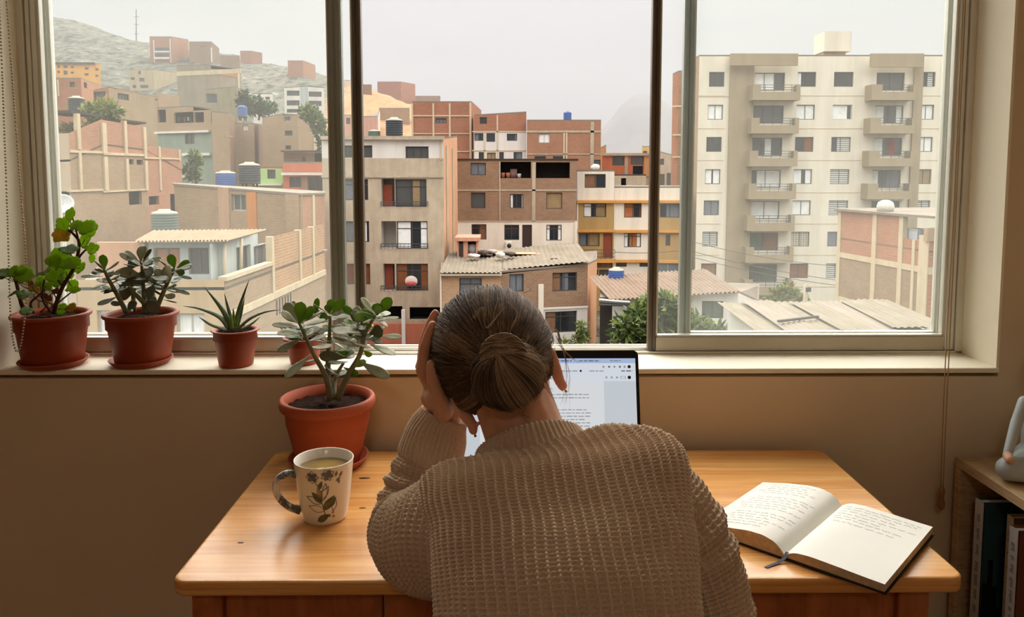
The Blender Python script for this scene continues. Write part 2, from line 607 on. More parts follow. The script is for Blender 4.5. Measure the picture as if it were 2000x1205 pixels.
# ------------------------------------------------------------------ desk
def wood(name, c1, c2, c3, scale=(1.0, 14, 14), rough=0.26, knots=True):
    t = NT(name)
    v = t.coord('Object', scale)
    a = t.noise(v, 2.2, 6, 0.6, 0.8)
    b = t.noise(t.coord('Object', (scale[0] * 0.8, scale[1] * 5, scale[2] * 5)), 3.0, 4, 0.6, 0.3)
    col = t.ramp(a, [(0.28, lin(c1)), (0.5, lin(c2)), (0.72, lin(c3))])
    g = t.ramp(b, [(0.32, (0.62, 0.50, 0.38)), (0.52, (1, 1, 1))])
    col = t.mix(0.62, col, g, 'MULTIPLY')
    nm = t.bump(b, 0.06, 0.002)
    t.principled(col, rough, 0.6, 0.0, nm)
    return t.m
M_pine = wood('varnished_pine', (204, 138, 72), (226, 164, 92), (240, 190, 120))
M_pine2 = wood('shaded_pine_upright', (150, 82, 40), (172, 98, 50), (190, 112, 60), (14, 14, 1.0))  # same pine below the desk top, its shade put into the darker colour
M_knot = plain('wood_knot', (80, 42, 20), 0.35, 0.4, var=0.3, scale=60)
DX0, DX1, DY0, DY1, DZ = -0.492, 0.682, 1.081, 1.606, 0.75
desk = thing('desk', 'golden varnished pine desk with rounded corners under the window', 'desk', ((DX0 + DX1) / 2, (DY0 + DY1) / 2, 0))
pts = []
for cx, cy, a0 in ((DX1 - .022, DY0 + .022, -90), (DX1 - .022, DY1 - .022, 0), (DX0 + .022, DY1 - .022, 90), (DX0 + .022, DY0 + .022, 180)):
    for k in range(7):
        a = R(a0 + 15 * k)
        pts.append((cx + .022 * math.cos(a), cy + .022 * math.sin(a)))
top = MB().prism(pts, DZ - 0.024, DZ)
kn = MB()
top.build('desk_top', M_pine, desk, bevel=0.005, seg=3)
for (px, py, rx, ry) in ((712, 934, .011, .0035), (708, 992, .006, .002), (470, 1060, .005, .002)):
    p = atz(px, py, DZ)
    MB().lathe([(0.0, 0.0004), (1.0, 0.0004), (1.0, 0.0)], (p.x, p.y, DZ), 20, sx=rx, sy=ry).build('knot', M_knot, desk, label='dark knot in the pine')
AZ0, AZ1 = 0.60, DZ - 0.024
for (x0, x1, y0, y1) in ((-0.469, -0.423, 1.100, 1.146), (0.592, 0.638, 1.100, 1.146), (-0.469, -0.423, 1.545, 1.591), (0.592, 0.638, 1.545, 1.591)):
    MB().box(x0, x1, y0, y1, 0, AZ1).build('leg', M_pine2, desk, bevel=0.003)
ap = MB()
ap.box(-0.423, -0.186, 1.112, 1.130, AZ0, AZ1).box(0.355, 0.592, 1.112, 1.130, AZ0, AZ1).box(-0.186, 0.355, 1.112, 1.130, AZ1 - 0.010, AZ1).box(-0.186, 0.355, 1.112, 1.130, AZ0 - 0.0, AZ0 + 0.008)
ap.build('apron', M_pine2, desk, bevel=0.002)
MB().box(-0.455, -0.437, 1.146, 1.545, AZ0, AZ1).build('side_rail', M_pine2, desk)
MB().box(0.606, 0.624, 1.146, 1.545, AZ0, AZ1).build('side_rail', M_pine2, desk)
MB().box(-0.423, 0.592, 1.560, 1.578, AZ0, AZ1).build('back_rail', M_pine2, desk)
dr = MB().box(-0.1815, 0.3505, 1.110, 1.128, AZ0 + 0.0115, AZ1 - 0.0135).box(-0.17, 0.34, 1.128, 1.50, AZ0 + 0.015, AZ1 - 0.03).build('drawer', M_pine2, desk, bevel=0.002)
MB().ball((0.085, 1.100, 0.66), 0.012).build('knob', M_pine2, dr)

# ------------------------------------------------------------------ laptop
M_lap = plain('laptop_metal', (70, 72, 76), 0.4, 0.5, 0.7, var=0.03)
M_bez = plain('laptop_bezel', (14, 15, 18), 0.25, 0.4, var=0.02)
M_key = plain('keycaps', (22, 23, 26), 0.5, 0.3, var=0.02)
def emit(name, rgb, s=1.0):
    t = NT(name)
    e = t.n('ShaderNodeEmission'); e.inputs[0].default_value = lin(rgb); e.inputs[1].default_value = s * 0.76
    g = t.n('ShaderNodeBsdfGlossy'); g.inputs['Roughness'].default_value = 0.15; g.inputs[0].default_value = (0.03, 0.03, 0.03, 1)
    a = t.n('ShaderNodeAddShader'); t.l(e.outputs[0], a.inputs[0]); t.l(g.outputs[0], a.inputs[1])
    t.l(a.outputs[0], t.out.inputs['Surface'])
    return t.m
LX0, LX1, LYH = -0.084, 0.262, 1.425
lap = thing('laptop', 'open silver grey laptop showing a text document, in front of the person', 'laptop', (0.089, 1.31, DZ))
bs = MB().box(LX0, LX1, LYH - 0.235, LYH, DZ + 0.002, DZ + 0.013)
bo = bs.build('base', M_lap, lap, bevel=0.004, seg=3)
ft = MB()
for x in (LX0 + .03, LX1 - .03):
    for y in (LYH - .21, LYH - .02):
        MB().lathe([(0.008, 0), (0.008, 0.003)], (x, y, DZ), 16).build('foot', M_key, lap)
kb = MB()
for r_ in range(5):
    for c_ in range(14):
        x = LX0 + 0.035 + c_ * 0.0199; y = LYH - 0.035 - r_ * 0.0195
        kb.box(x, x + 0.0165, y - 0.0165, y, DZ + 0.013, DZ + 0.0142)
kb.build('keyboard', M_key, lap)
MB().box(0.02, 0.158, LYH - 0.222, LYH - 0.143, DZ + 0.013, DZ + 0.0134).build('trackpad', M_lap, lap)
e_u = Vector((1, 0, 0)); e_w = Vector((0, 0.066, 0.232)).normalized(); e_n = e_u.cross(e_w)   # towards the keyboard side
L0 = Vector((LX0, LYH, DZ + 0.014)); LW, LH = LX1 - LX0, 0.240
def lp(u, w_, d=0.0):
    return L0 + e_u * (u * LW) + e_w * (w_ * LH) + e_n * d
lid = MB()
n_ = 6
prof = []
for (cu, cw, a0) in ((1 - .035, .0, None), (1 - .03, 1 - .043, 0), (.03, 1 - .043, 90), (.035, 0, None)):
    if a0 is None:
        prof.append((1.0 if cu > .5 else 0.0, 0.0)); continue
    for k in range(n_ + 1):
        a = R(a0 + 90 * k / n_)
        prof.append((cu + .03 * math.cos(a), cw + .043 * math.sin(a)))
fr_ = [lp(u, v, 0.0) for u, v in prof]; bk_ = [lp(u, v, -0.005) for u, v in prof]
m_ = len(prof)
lid.add(fr_ + bk_, [tuple(range(m_)), tuple(range(2 * m_ - 1, m_ - 1, -1))] + [(i, m_ + i, m_ + (i + 1) % m_, (i + 1) % m_) for i in range(m_)])
lid_o = lid.build('lid', M_bez, lap)
scr = MB()
def sq(u0, u1, w0, w1, mi, d=0.0004):
    scr.add([lp(u0, w0, d), lp(u1, w0, d), lp(u1, w1, d), lp(u0, w1, d)], [(0, 1, 2, 3)], None, mi)
def disc(u, w_, r, mi, d=0.0008):
    scr.add([lp(u + r / LW * math.cos(a), w_ + r / LH * math.sin(a), d) for a in [2 * math.pi * k / 16 for k in range(16)]], [tuple(range(16))], None, mi)
sq(.014, .982, .03, .936, 0)
sq(.014, .982, .897, .936, 1, .0006)          # tab strip
sq(.014, .982, .752, .897, 2, .0006)          # toolbars
sq(.10, .800, .03, .752, 3, .0006)            # the page
rl = random.Random(3)
def words(u0, u1, w_, h, mi, d=.0009):
    u = u0
    while u < u1:
        l_ = rl.uniform(.008, .035)
        sq(u, min(u + l_, u1), w_ - h, w_ + h * rl.uniform(.5, 1), mi, d)
        u += l_ + .006
for k, w_ in enumerate((.647, .620, .525, .500, .474, .448, .422, .396, .330, .304, .278)):
    words(.16, (.715, .715, .70, .725, .72, .69, .72, .715, .72, .66, .70)[k], w_, .0042, 4)
words(.50, .62, .917, .006, 5); words(.66, .78, .917, .006, 5); words(.84, .90, .917, .004, 5)
words(.50, .655, .835, .005, 4); words(.72, .80, .835, .005, 4); words(.90, .965, .835, .006, 5)
for k, u in enumerate((.800, .832, .862, .893, .920)):
    disc(u, .868, .0022, 5 if k % 2 else 4)
disc(.946, .868, .0032, 6); disc(.945, .782, .0034, 6)
disc(.67, .835, .0022, 6)
for u in (.815, .845, .875):
    disc(u, .782, .002, 4)
sq(.895, .925, .772, .792, 4, .0008); sq(.899, .921, .775, .789, 2, .0010)
scr.build('screen', [emit('screen_grey', (205, 212, 218), .95), emit('screen_tabs', (178, 196, 232), .9), emit('screen_bar', (222, 228, 236), .95),
                     emit('screen_page', (220, 223, 226), 1.0), emit('screen_text', (150, 152, 158), 1.0), emit('screen_icon', (110, 118, 135), 1.0), emit('screen_dark', (30, 30, 36), 1.0)], lid_o)

# ------------------------------------------------------------------ mug of tea
MGX, MGY = -0.3135, 1.291
mug = thing('mug', 'white mug of green tea with grey and green botanical drawings', 'mug', (MGX, MGY, DZ))
M_mug = plain('glazed_white', (232, 226, 212), 0.18, 0.5, var=0.03, scale=10)
M_grey = plain('print_grey', (118, 116, 116), 0.25, 0.4, var=0.3, scale=80)
M_leafp = plain('print_green', (96, 98, 66), 0.25, 0.4, var=0.35, scale=80)
M_leafo = plain('print_tan', (168, 138, 104), 0.25, 0.4, var=0.3, scale=80)
mp_ = [(0.0345, 0), (0.0365, .001), (0.0385, .006), (0.0425, .03), (0.0470, .07), (0.0502, .1025), (0.0508, .1045), (0.0500, .1055), (0.0485, .1045), (0.0450, .07), (0.0405, .03), (0.036, .008), (0.0, .006)]
mb = MB().lathe(mp_, (MGX, MGY, DZ), 64)
def mug_r(z):
    return float(np.interp(z, [0, .006, .03, .07, .1025], [.0365, .0385, .0425, .0470, .0502])) + 0.0004
def mug_pt(a, z):
    # a in degrees, 0 = facing the camera, positive to the right
    an = R(-90 + a)
    r = mug_r(z)
    return (MGX + r * math.cos(an), MGY + r * math.sin(an), DZ + z)
def petal(a, z, L, W, ang, mi, hollow=False):
    """leaf shape printed on the glaze: foot at (a, z), length L, width W (m), direction ang in degrees from up"""
    k = 8
    L, W = L * 1.2, W * 1.2
    L_, R_ = [], []
    for i in range(k + 1):
        s_ = i / k
        wv = W * math.sin(math.pi * min(1, s_ ** 0.8)) * 0.5
        for sgn, lst in ((1, L_), (-1, R_)):
            dx = s_ * L * math.sin(R(ang)) + sgn * wv * math.cos(R(ang))
            dz = s_ * L * math.cos(R(ang)) - sgn * wv * math.sin(R(ang))
            lst.append(mug_pt(a + math.degrees(dx / 0.046), z + dz))
    if hollow:
        for lst in (L_, R_):
            mb.tube(lst, 0.0006, 4, mi)
    else:
        mb.add(L_ + R_, [(i, i + 1, k + 2 + i, k + 1 + i) for i in range(k)], None, mi, True)
def stroke(pts, r, mi):
    mb.tube([mug_pt(a, z) for a, z in pts], r, 4, mi)
# a sprig in the middle, a flower head at the top, loose leaves
stroke([(14, .020), (12, .032), (6, .048), (8, .060), (0, .075), (-8, .086)], .0007, 2)
for a, z, L, W, g, mi, ho in ((12, .030, .026, .012, 35, 2, False), (12, .030, .024, .010, -75, 3, True), (10, .036, .022, .009, 60, 2, True), (8, .044, .022, .010, -40, 2, False),
                              (8, .044, .024, .010, -68, 2, True), (8, .052, .020, .008, 28, 2, True), (8, .052, .018, .008, -20, 3, False), (10, .048, .026, .008, 10, 1, True), (2, .068, .014, .006, 20, 2, False),
                              (-4, .010, .022, .011, 62, 2, False), (24, .034, .018, .009, 28, 2, False), (32, .028, .016, .007, 15, 1, True), (24, .016, .006, .005, 0, 3, False), (34, .014, .005, .005, 0, 3, False),
                              (30, .022, .006, .004, 30, 3, False)):
    petal(a, z, L, W, g, mi, ho)
for g in range(0, 360, 45):
    petal(-10, .090, .009, .007, g, 1, g % 90 == 0)
    petal(20, .093, .009, .007, g + 20, 1, g % 90 == 45)
for a, z, g in ((36, .088, 10), (44, .086, 30), (44, .074, -10), (36, .080, 60)):
    petal(a, z, .009, .004, g, 1)
mb.build('body', [M_mug, M_grey, M_leafp, M_leafo], mug)
def marbled():
    t = NT('marbled_glaze')
    f = t.noise(t.coord('Object', (1, 1, .6)), 60, 3, .6, 1.2)
    t.principled(t.ramp(f, [(.42, lin((86, 88, 86))), (.52, lin((170, 168, 160))), (.62, lin((226, 220, 206)))]), .2, .5)
    return t.m
ha = R(200)
hv = Vector((math.cos(ha), math.sin(ha), 0))
hp = [Vector((MGX, MGY, DZ)) + hv * r + Vector((0, 0, z)) for r, z in ((.0470, .082), (.062, .086), (.076, .078), (.080, .062), (.074, .044), (.060, .028), (.041, .018))]
MB().tube(smooth_path(hp, 26), lerp_list([.0075, .0062, .0062, .0062, .006, .0062, .0075], 26), 14).build('handle', marbled(), mug)
tt = NT('tea'); tt.principled(lin((150, 120, 50)), 0.05, 0.5)
MB().lathe([(0.0455, -.003), (0.0465, 0.0)], (MGX, MGY, DZ + .088), 48).build('tea', tt.m, mug)

# ------------------------------------------------------------------ open notebook
M_page = plain('page_paper', (238, 236, 226), 0.8, 0.1, var=0.03, scale=8)
M_ink = plain('ink', (84, 84, 94), 0.8, 0.1, var=0.2, scale=50)
M_cov = plain('notebook_cover', (24, 24, 28), 0.55, 0.3, var=0.1)
M_edge = plain('page_edges', (196, 168, 130), 0.85, 0.1, var=0.25, scale=90)
M_rib = plain('ribbon', (92, 92, 104), 0.7, 0.2, var=0.1)
S0 = Vector((0.430, 1.136, DZ))
sa = R(46.5)
es = Vector((math.cos(sa), math.sin(sa), 0)); er = Vector((math.sin(sa), -math.cos(sa), 0)); ez = Vector((0, 0, 1))
nb = thing('notebook', 'open notebook with handwritten cream pages and black cover on the desk corner', 'notebook', S0)
NL, NW = 0.240, 0.146
def npnt(r, s_, z):
    return S0 + er * r + es * s_ + ez * z
cv = MB()
cv.obox(npnt(NW / 2 + .001, NL / 2, .0035), er * (NW / 2 + .0022), es * (NL / 2 + .0022), ez * .0015)
cv.build('cover', M_cov, nb, bevel=0.0012)
cv = MB()
cv.obox(npnt(-NW / 2 - .001, NL / 2, .0018), er * (NW / 2 + .0022), es * (NL / 2 + .0022), ez * .0015)
cv.build('cover', M_cov, nb, bevel=0.0012)
_rs = np.linspace(0, NW, 300)
def _prof(xs, ys):
    h = np.interp(_rs, xs, ys)
    k = np.hanning(41); k /= k.sum()
    hp_ = np.convolve(np.pad(h, 20, 'reflect', reflect_type='odd'), k, 'valid')
    return hp_
_pr = _prof([0, .006, .018, .04, .08, .12, NW], [.0075, .0125, .0175, .0195, .0185, .017, .0165])
_pl = _prof([0, .005, .015, .035, .06, .10, .13, NW], [.0075, .015, .0235, .0285, .0275, .020, .0125, .009])
def page_h(r):
    return float(np.interp(abs(r), _rs, _pr if r >= 0 else _pl))
def block(sgn, base, nm):
    ks = [NW * (i / 26) ** 1.25 for i in range(27)]
    b = MB()
    v, f, uv, mi = [], [], [], []
    for k in ks:
        r = sgn * k
        h = page_h(r)
        v += [npnt(r, 0.0, base), npnt(r, NL, base), npnt(r, 0.0, h), npnt(r, NL, h)]
    for i in range(26):
        a, c = 4 * i, 4 * (i + 1)
        fs = [(a + 2, c + 2, c + 3, a + 3), (a, c, c + 2, a + 2), (a + 1, a + 3, c + 3, c + 1), (a, a + 1, c + 1, c)]
        if sgn < 0:
            fs = [tuple(reversed(q)) for q in fs]
        f += fs; mi += [0, 1, 1, 1]
    e = 4 * 26
    q = (e, e + 1, e + 3, e + 2)
    f.append(q if sgn > 0 else tuple(reversed(q))); mi.append(1)
    for q, m in zip(f, mi):
        if m:
            b.add([v[i] for i in q], [(0, 1, 2, 3)], None, m)
    tops = [i for k in range(27) for i in (4 * k + 2, 4 * k + 3)]
    fs = [(2 * k, 2 * k + 2, 2 * k + 3, 2 * k + 1) for k in range(26)]
    b.add([v[i] for i in tops], fs if sgn > 0 else [tuple(reversed(q)) for q in fs], None, 0, True)
    # handwriting, on this page's own surface
    rw = random.Random(11 if sgn > 0 else 5)
    def word(r0, s_, l_):
        n = max(3, int(l_ / .0016))
        prev = None
        for i in range(n + 1):
            r = r0 + l_ * i / n
            o = rw.uniform(-.0016, .0016)
            p = (r, s_ + o)
            if prev:
                h0, h1 = page_h(prev[0]) + .0004, page_h(p[0]) + .0004
                wv = .00040
                b.add([npnt(prev[0], prev[1] - wv, h0), npnt(p[0], p[1] - wv, h1), npnt(p[0], p[1] + wv, h1), npnt(prev[0], prev[1] + wv, h0)], [(0, 1, 2, 3)], None, 2)
            prev = p
    if sgn > 0:
        lines = [(.222, .014, .138), (.212, .012, .132), (.200, .012, .100), (.188, .010, .134), (.176, .010, .086), (.166, .012, .124), (.152, .016, .112)]
    else:
        lines = [(.226 - i * .0112, -NW + rw.uniform(.012, .03), -rw.uniform(.012, .05)) for i in range(19) if i not in (5, 12)]
    for s_, a, c in lines:
        r = a
        while r < c - .004:
            l_ = rw.uniform(.006, .016)
            word(r, s_, min(l_, c - r)); r += l_ + rw.uniform(.002, .005)
    b.build(nm, [M_page, M_edge, M_ink], nb)
block(1, .0052, 'page_block')
block(-1, .0036, 'page_block')
rb = MB()
rp = [npnt(.0035, .004, .012), npnt(.003, -.006, .006), npnt(-.002, -.018, .0015), npnt(-.008, -.034, .0008), npnt(-.010, -.042, .0008)]
for i in range(len(rp) - 1):
    wv = er * .0028
    rb.add([rp[i] - wv, rp[i] + wv, rp[i + 1] + wv, rp[i + 1] - wv] + [q + ez * .0005 for q in (rp[i] - wv, rp[i] + wv, rp[i + 1] + wv, rp[i + 1] - wv)],
           [(0, 3, 2, 1), (4, 5, 6, 7), (0, 1, 5, 4), (1, 2, 6, 5), (2, 3, 7, 6), (3, 0, 4, 7)])
rb.build('bookmark_ribbon', M_rib, nb, label='grey bookmark ribbon')

# ------------------------------------------------------------------ bookshelf on the right, its open side towards the desk
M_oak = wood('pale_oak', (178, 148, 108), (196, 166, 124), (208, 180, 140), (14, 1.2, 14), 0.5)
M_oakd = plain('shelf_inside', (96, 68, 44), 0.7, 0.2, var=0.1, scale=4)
SX, SZ = 0.977, 0.730
shf = thing('bookshelf', 'low pale oak bookshelf beside the desk at the right', 'bookshelf', (1.14, 1.1, 0))
MB().box(SX, 1.305, 0.55, 1.612, SZ - .020, SZ).build('top', M_oak, shf, bevel=0.001)
MB().box(SX, 1.305, 1.592, 1.612, 0, SZ - .020).build('side_panel', M_oak, shf, bevel=0.001)
MB().box(SX, 1.305, 0.55, 0.57, 0, SZ - .020).build('side_panel', M_oak, shf, bevel=0.001)
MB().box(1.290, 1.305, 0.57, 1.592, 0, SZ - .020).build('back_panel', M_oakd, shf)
MB().box(SX + .003, 1.290, 0.57, 1.592, 0.36, 0.38).build('shelf_board', M_oak, shf)
MB().box(SX + .003, 1.290, 0.57, 1.592, 0.03, 0.05).build('shelf_board', M_oak, shf)

def book(y0, th, z1, depth, label, cov, spine, deco, x0=SX + .010):
    b = thing('book', label, 'book', (x0 + depth / 2, y0 - th / 2, 0.38), 'books on the oak shelf')
    y1 = y0 - th
    c = MB()
    c.box(x0, x0 + depth, y1, y1 + .003, .3805, z1, 0)
    c.box(x0, x0 + depth, y0 - .003, y0, .3805, z1, 0)
    c.box(x0 - .0015, x0 + .002, y1, y0, .3805, z1, 1)
    rq = random.Random(th * 1000)
    if deco:
        # dark trees along the foot of the picture cover, a small reddish figure
        k = 14
        for i in range(k):
            xa = x0 + .004 + (depth - .008) * i / k
            zt = .38 + .10 + .05 * math.sin(i * 1.7) + .02 * rq.random()
            c.box(xa, xa + (depth - .008) / k, y1 - .0005, y1, .383, zt, 2)
        c.lathe([(0, 0), (.012, .0), (.016, .02), (.010, .045), (0, .05)], (x0 + .075, y1 - .0006, .53), 14, 3, 1, .03)
    # lettering running down the spine
    z = z1 - .03
    while z > .42:
        l_ = rq.uniform(.006, .022)
        for q in range(int(l_ / .004) + 1):
            zz = z - q * .0042
            c.box(x0 - .0021, x0 - .0015, y1 + th * .3, y1 + th * rq.uniform(.5, .72), zz - .0012, zz, 4)
        z -= l_ + rq.uniform(.006, .02)
    c.build('cover', [cov, spine, plain('book_dark', (22, 28, 24), .5), plain('book_red', (110, 60, 44), .5), plain('book_ink', (60, 58, 54), .6)], b)
    MB().box(x0 + .002, x0 + depth - .004, y1 + .003, y0 - .003, .383, z1 - .004).build('page_block', M_page, b)
book(1.550, .027, 0.666, .155, 'tall book with a dark teal picture cover and white spine, next to the end panel', plain('book_teal', (52, 84, 88), .45, var=.25, scale=5), plain('spine_white', (196, 190, 180), .5), True)
book(1.500, .020, 0.653, .165, 'thin cream book between the teal book and the brown book', plain('book_cream', (176, 150, 116), .5), plain('spine_cream', (190, 166, 130), .5), False, SX + .045)
book(1.440, .025, 0.658, .150, 'book with reddish brown cover and white lettered spine, nearest on the shelf', plain('book_brown', (128, 76, 52), .5), plain('spine_white', (196, 190, 180), .5), False)

# ------------------------------------------------------------------ bead chain of the blind (left) and pull cord (right)
M_bead = plain('bead_plastic', (196, 178, 146), 0.4, 0.4, var=0.05)
bc = MB()
pth = [at(6, -120, 1.600), at(13, 0, 1.600), at(35, 300, 1.600), at(52, 534, 1.592), at(46, 640, 1.586), at(36, 686, 1.584), at(26, 668, 1.584), at(20, 600, 1.586), at(14, 400, 1.592), at(2, 80, 1.592), at(-6, -120, 1.592)]
sp_ = smooth_path(pth, 1600)
acc, last = 0, sp_[0]
beads = MB()
for p in sp_[1:]:
    acc += (p - last).length
    last = p
    if acc > 0.0062:
        acc = 0
        beads.ball(p, .0021, None, 8, 6)
ch = beads.build('bead_chain', M_bead)
tag(ch, 'looped beaded chain of a blind hanging in the window reveal, left', 'blind chain')
M_cord = plain('cord', (176, 146, 108), 0.7, 0.2, var=0.05)
cd = thing('blind_cord', 'thin double pull cord with a wooden toggle hanging by the window, right', 'cord', (0.943, 1.60, 0.63))
a_ = smooth_path([(0.9405, 1.605, 1.9), (0.9415, 1.603, 1.3), (0.9375, 1.60, 0.95), (0.9405, 1.60, 0.664)], 40)
b_ = smooth_path([(0.9450, 1.607, 1.9), (0.9465, 1.604, 1.3), (0.9445, 1.60, 0.95), (0.9455, 1.60, 0.664)], 40)
MB().tube(a_, .0011, 6).build('strand', M_cord, cd)
MB().tube(b_, .0011, 6).build('strand', M_cord, cd)
MB().lathe([(.004, .0), (.0075, .004), (.0078, .016), (.006, .022), (.0055, .030), (.007, .036), (.006, .046), (.003, .050)], (0.943, 1.60, 0.618), 20).build('toggle', plain('toggle_wood', (160, 116, 76), .4, .4), cd)

# ------------------------------------------------------------------ seated figurine on the shelf (only its knee shows at the frame's edge)
def remeshed(mb_, name, mat, parent, vox, smooth_it=4, **kw):
    o = mb_.build(name, mat, parent, smooth=True, **kw)
    r = o.modifiers.new('remesh', 'REMESH'); r.mode = 'VOXEL'; r.voxel_size = vox; r.use_smooth_shade = True
    if smooth_it:
        s_ = o.modifiers.new('smooth', 'SMOOTH'); s_.factor = 0.5; s_.iterations = smooth_it
    return o
def capsule(mb_, a, b, r0, r1, n=12):
    a, b = Vector(a), Vector(b)
    d = (b - a).normalized()
    pts, rad = [], []
    for k in range(5):
        th = math.pi / 2 * k / 4
        pts.append(a - d * (r0 * math.cos(th))); rad.append(max(r0 * math.sin(th), 1e-4))
    for k in range(1, 4):
        pts.append(a.lerp(b, k / 4)); rad.append(r0 + (r1 - r0) * k / 4)
    for k in range(5):
        th = math.pi / 2 * k / 4
        pts.append(b + d * (r1 * math.sin(th))); rad.append(max(r1 * math.cos(th), 1e-4))
    mb_.tube(pts, rad, n)
fg = Vector((1.092, 1.505, SZ))
fig = thing('figurine', 'grey clay figurine of a seated meditating person on the oak shelf', 'figurine', fg)
M_clay = plain('grey_glaze', (178, 186, 186), 0.45, 0.3, var=0.05, scale=20)
M_skin_c = plain('clay_skin', (206, 160, 130), 0.5, 0.3, var=0.05, scale=20)
F_ = lambda x, y, z: fg + Vector((x, y, z))
g = MB()
g.ball(F_(0, .012, .034), (.050, .040, .036))
for sx in (-1, 1):
    capsule(g, F_(sx * .032, .0, .030), F_(sx * .088, -.026, .026), .028, .024)
    capsule(g, F_(sx * .088, -.026, .024), F_(sx * .030, -.058, .018), .022, .013)
    capsule(g, F_(sx * .036, .014, .150), F_(sx * .058, .002, .112), .0125, .011)
    capsule(g, F_(sx * .058, .002, .112), F_(sx * .093, -.028, .058), .0115, .0088)
capsule(g, F_(0, .012, .05), F_(0, .012, .14), .034, .036)
remeshed(g, 'body', M_clay, fig, .0025, 4)
for sx in (-1, 1):
    h_ = MB(); capsule(h_, F_(sx * .095, -.032, .0545), F_(sx * .102, -.048, .0525), .0095, .0085); h_.build('hand', M_skin_c, fig)
    h_ = MB(); capsule(h_, F_(sx * .052, -.058, .014), F_(sx * .036, -.068, .013), .0115, .011); h_.build('foot', M_skin_c, fig)
h_ = MB(); capsule(h_, F_(0, .012, .17), F_(0, .012, .195), .012, .012); h_.ball(F_(0, .008, .220), (.028, .031, .034)); h_.build('head', M_skin_c, fig)
MB().ball(F_(0, .014, .228), (.030, .031, .032)).ball(F_(0, .020, .263), .013).build('hair', plain('clay_hair', (70, 50, 40), .5), fig)
# ------------------------------------------------------------------ potted plants
M_terra = plain('terracotta', (172, 84, 54), 0.62, 0.25, var=0.10, scale=9)
M_terrad = plain('terracotta_dark', (168, 78, 50), 0.5, 0.3, var=0.08, scale=7)
M_soil = plain('soil', (52, 34, 26), 0.95, 0.1, var=0.5, scale=120, bump=0.6)

def leaf_mat(name, c1, c2, trans=0.25, rough=0.42, tcol=None):
    t = NT(name)
    v = t.coord('Object')
    f = t.noise(v, 40, 3)
    col = t.ramp(f, [(0.3, lin(c1)), (0.7, lin(c2))])
    p = t.principled(col, rough, 0.4)
    tl = t.n('ShaderNodeBsdfTranslucent')
    if tcol:
        tl.inputs[0].default_value = lin(tcol)
    else:
        t.l(col, tl.inputs[0])
    mx = t.n('ShaderNodeMixShader'); mx.inputs[0].default_value = trans
    t.l(p.outputs[0], mx.inputs[1]); t.l(tl.outputs[0], mx.inputs[2]); t.l(mx.outputs[0], t.out.inputs['Surface'])
    return t.m
M_jade = leaf_mat('jade_leaf', (138, 140, 104), (162, 162, 128), 0.12, 0.40, (120, 150, 60))
M_jadey = leaf_mat('young_jade_leaf', (98, 126, 50), (124, 150, 66), 0.4, 0.38, (130, 165, 40))
M_jaded = leaf_mat('grey_jade_leaf', (92, 98, 72), (116, 120, 94), 0.10, 0.42, (90, 110, 60))
M_ger = leaf_mat('geranium_leaf', (112, 140, 40), (146, 168, 58), 0.6, 0.5, (176, 206, 50))
M_gery = leaf_mat('yellowing_leaf', (146, 132, 40), (176, 150, 60), 0.5, 0.5, (190, 160, 40))
M_gerd = leaf_mat('dark_geranium_leaf', (84, 106, 44), (104, 128, 56), 0.4, 0.5, (120, 150, 40))
M_aloe = leaf_mat('aloe_leaf', (84, 104, 70), (112, 128, 92), 0.12, 0.4, (110, 150, 60))
M_aloei = leaf_mat('aloe_heart', (130, 158, 74), (150, 176, 90), 0.2, 0.4, (140, 180, 70))
M_stem = plain('succulent_stem', (116, 116, 84), 0.6, 0.3, var=0.15, scale=40)
M_stemd = plain('woody_stem', (84, 54, 40), 0.7, 0.2, var=0.2, scale=50)
M_curl = plain('dried_leaf', (120, 76, 48), 0.8, 0.1, var=0.2, scale=40)

def pot(parent, c, z0, r0, r1, h, lip, mat, soil=0.82, collar=0.0):
    """tapering pot with a thick rolled lip; collar = height of a stepped band below the lip"""
    t_ = .0035
    pr = [(r0 * .55, 0.004), (r0 * .9, 0.0), (r0, 0.003)]
    if collar:
        k = (h - lip - collar) / h
        rc = r0 + (r1 - r0) * k
        pr += [(rc, h - lip - collar - .001), (rc + .0035, h - lip - collar), (r1 - .001, h - lip)]
    else:
        k = (h - lip) / h
        pr += [(r0 + (r1 - r0) * .72, (h - lip) * .72), (r0 + (r1 - r0) * .76, (h - lip) * .735), (r0 + (r1 - r0) * k, h - lip)]
    e = .0055 if not collar else .0045
    for q in range(7):
        a = -math.pi / 2 + math.pi * q / 6
        pr.append((r1 + e * .4 + e * math.cos(a) * .8, h - lip / 2 + lip / 2 * math.sin(a)))
    pr += [(r1 - t_, h - .001), (r1 - t_ - .004, h - lip), (r0 + (r1 - r0) * soil - t_, h * soil - .006)]
    o = MB().lathe(pr, (c[0], c[1], z0), 72).build('pot', mat, parent)
    rs = r0 + (r1 - r0) * soil - t_ * .6
    s_ = MB()
    rq = random.Random(int(c[0] * 1000))
    n, m = 40, 7
    v = [(c[0], c[1], z0 + h * soil)]
    for i in range(1, m + 1):
        for j in range(n):
            a = 2 * math.pi * j / n
            v.append((c[0] + rs * i / m * math.cos(a), c[1] + rs * i / m * math.sin(a), z0 + h * soil + rq.uniform(-.0018, .0022)))
    f = [(0, 1 + j, 1 + (j + 1) % n) for j in range(n)]
    for i in range(m - 1):
        for j in range(n):
            f.append((1 + i * n + j, 1 + (i + 1) * n + j, 1 + (i + 1) * n + (j + 1) % n, 1 + i * n + (j + 1) % n))
    s_.add(v, f)
    s_.build('soil', M_soil, parent)
    return o
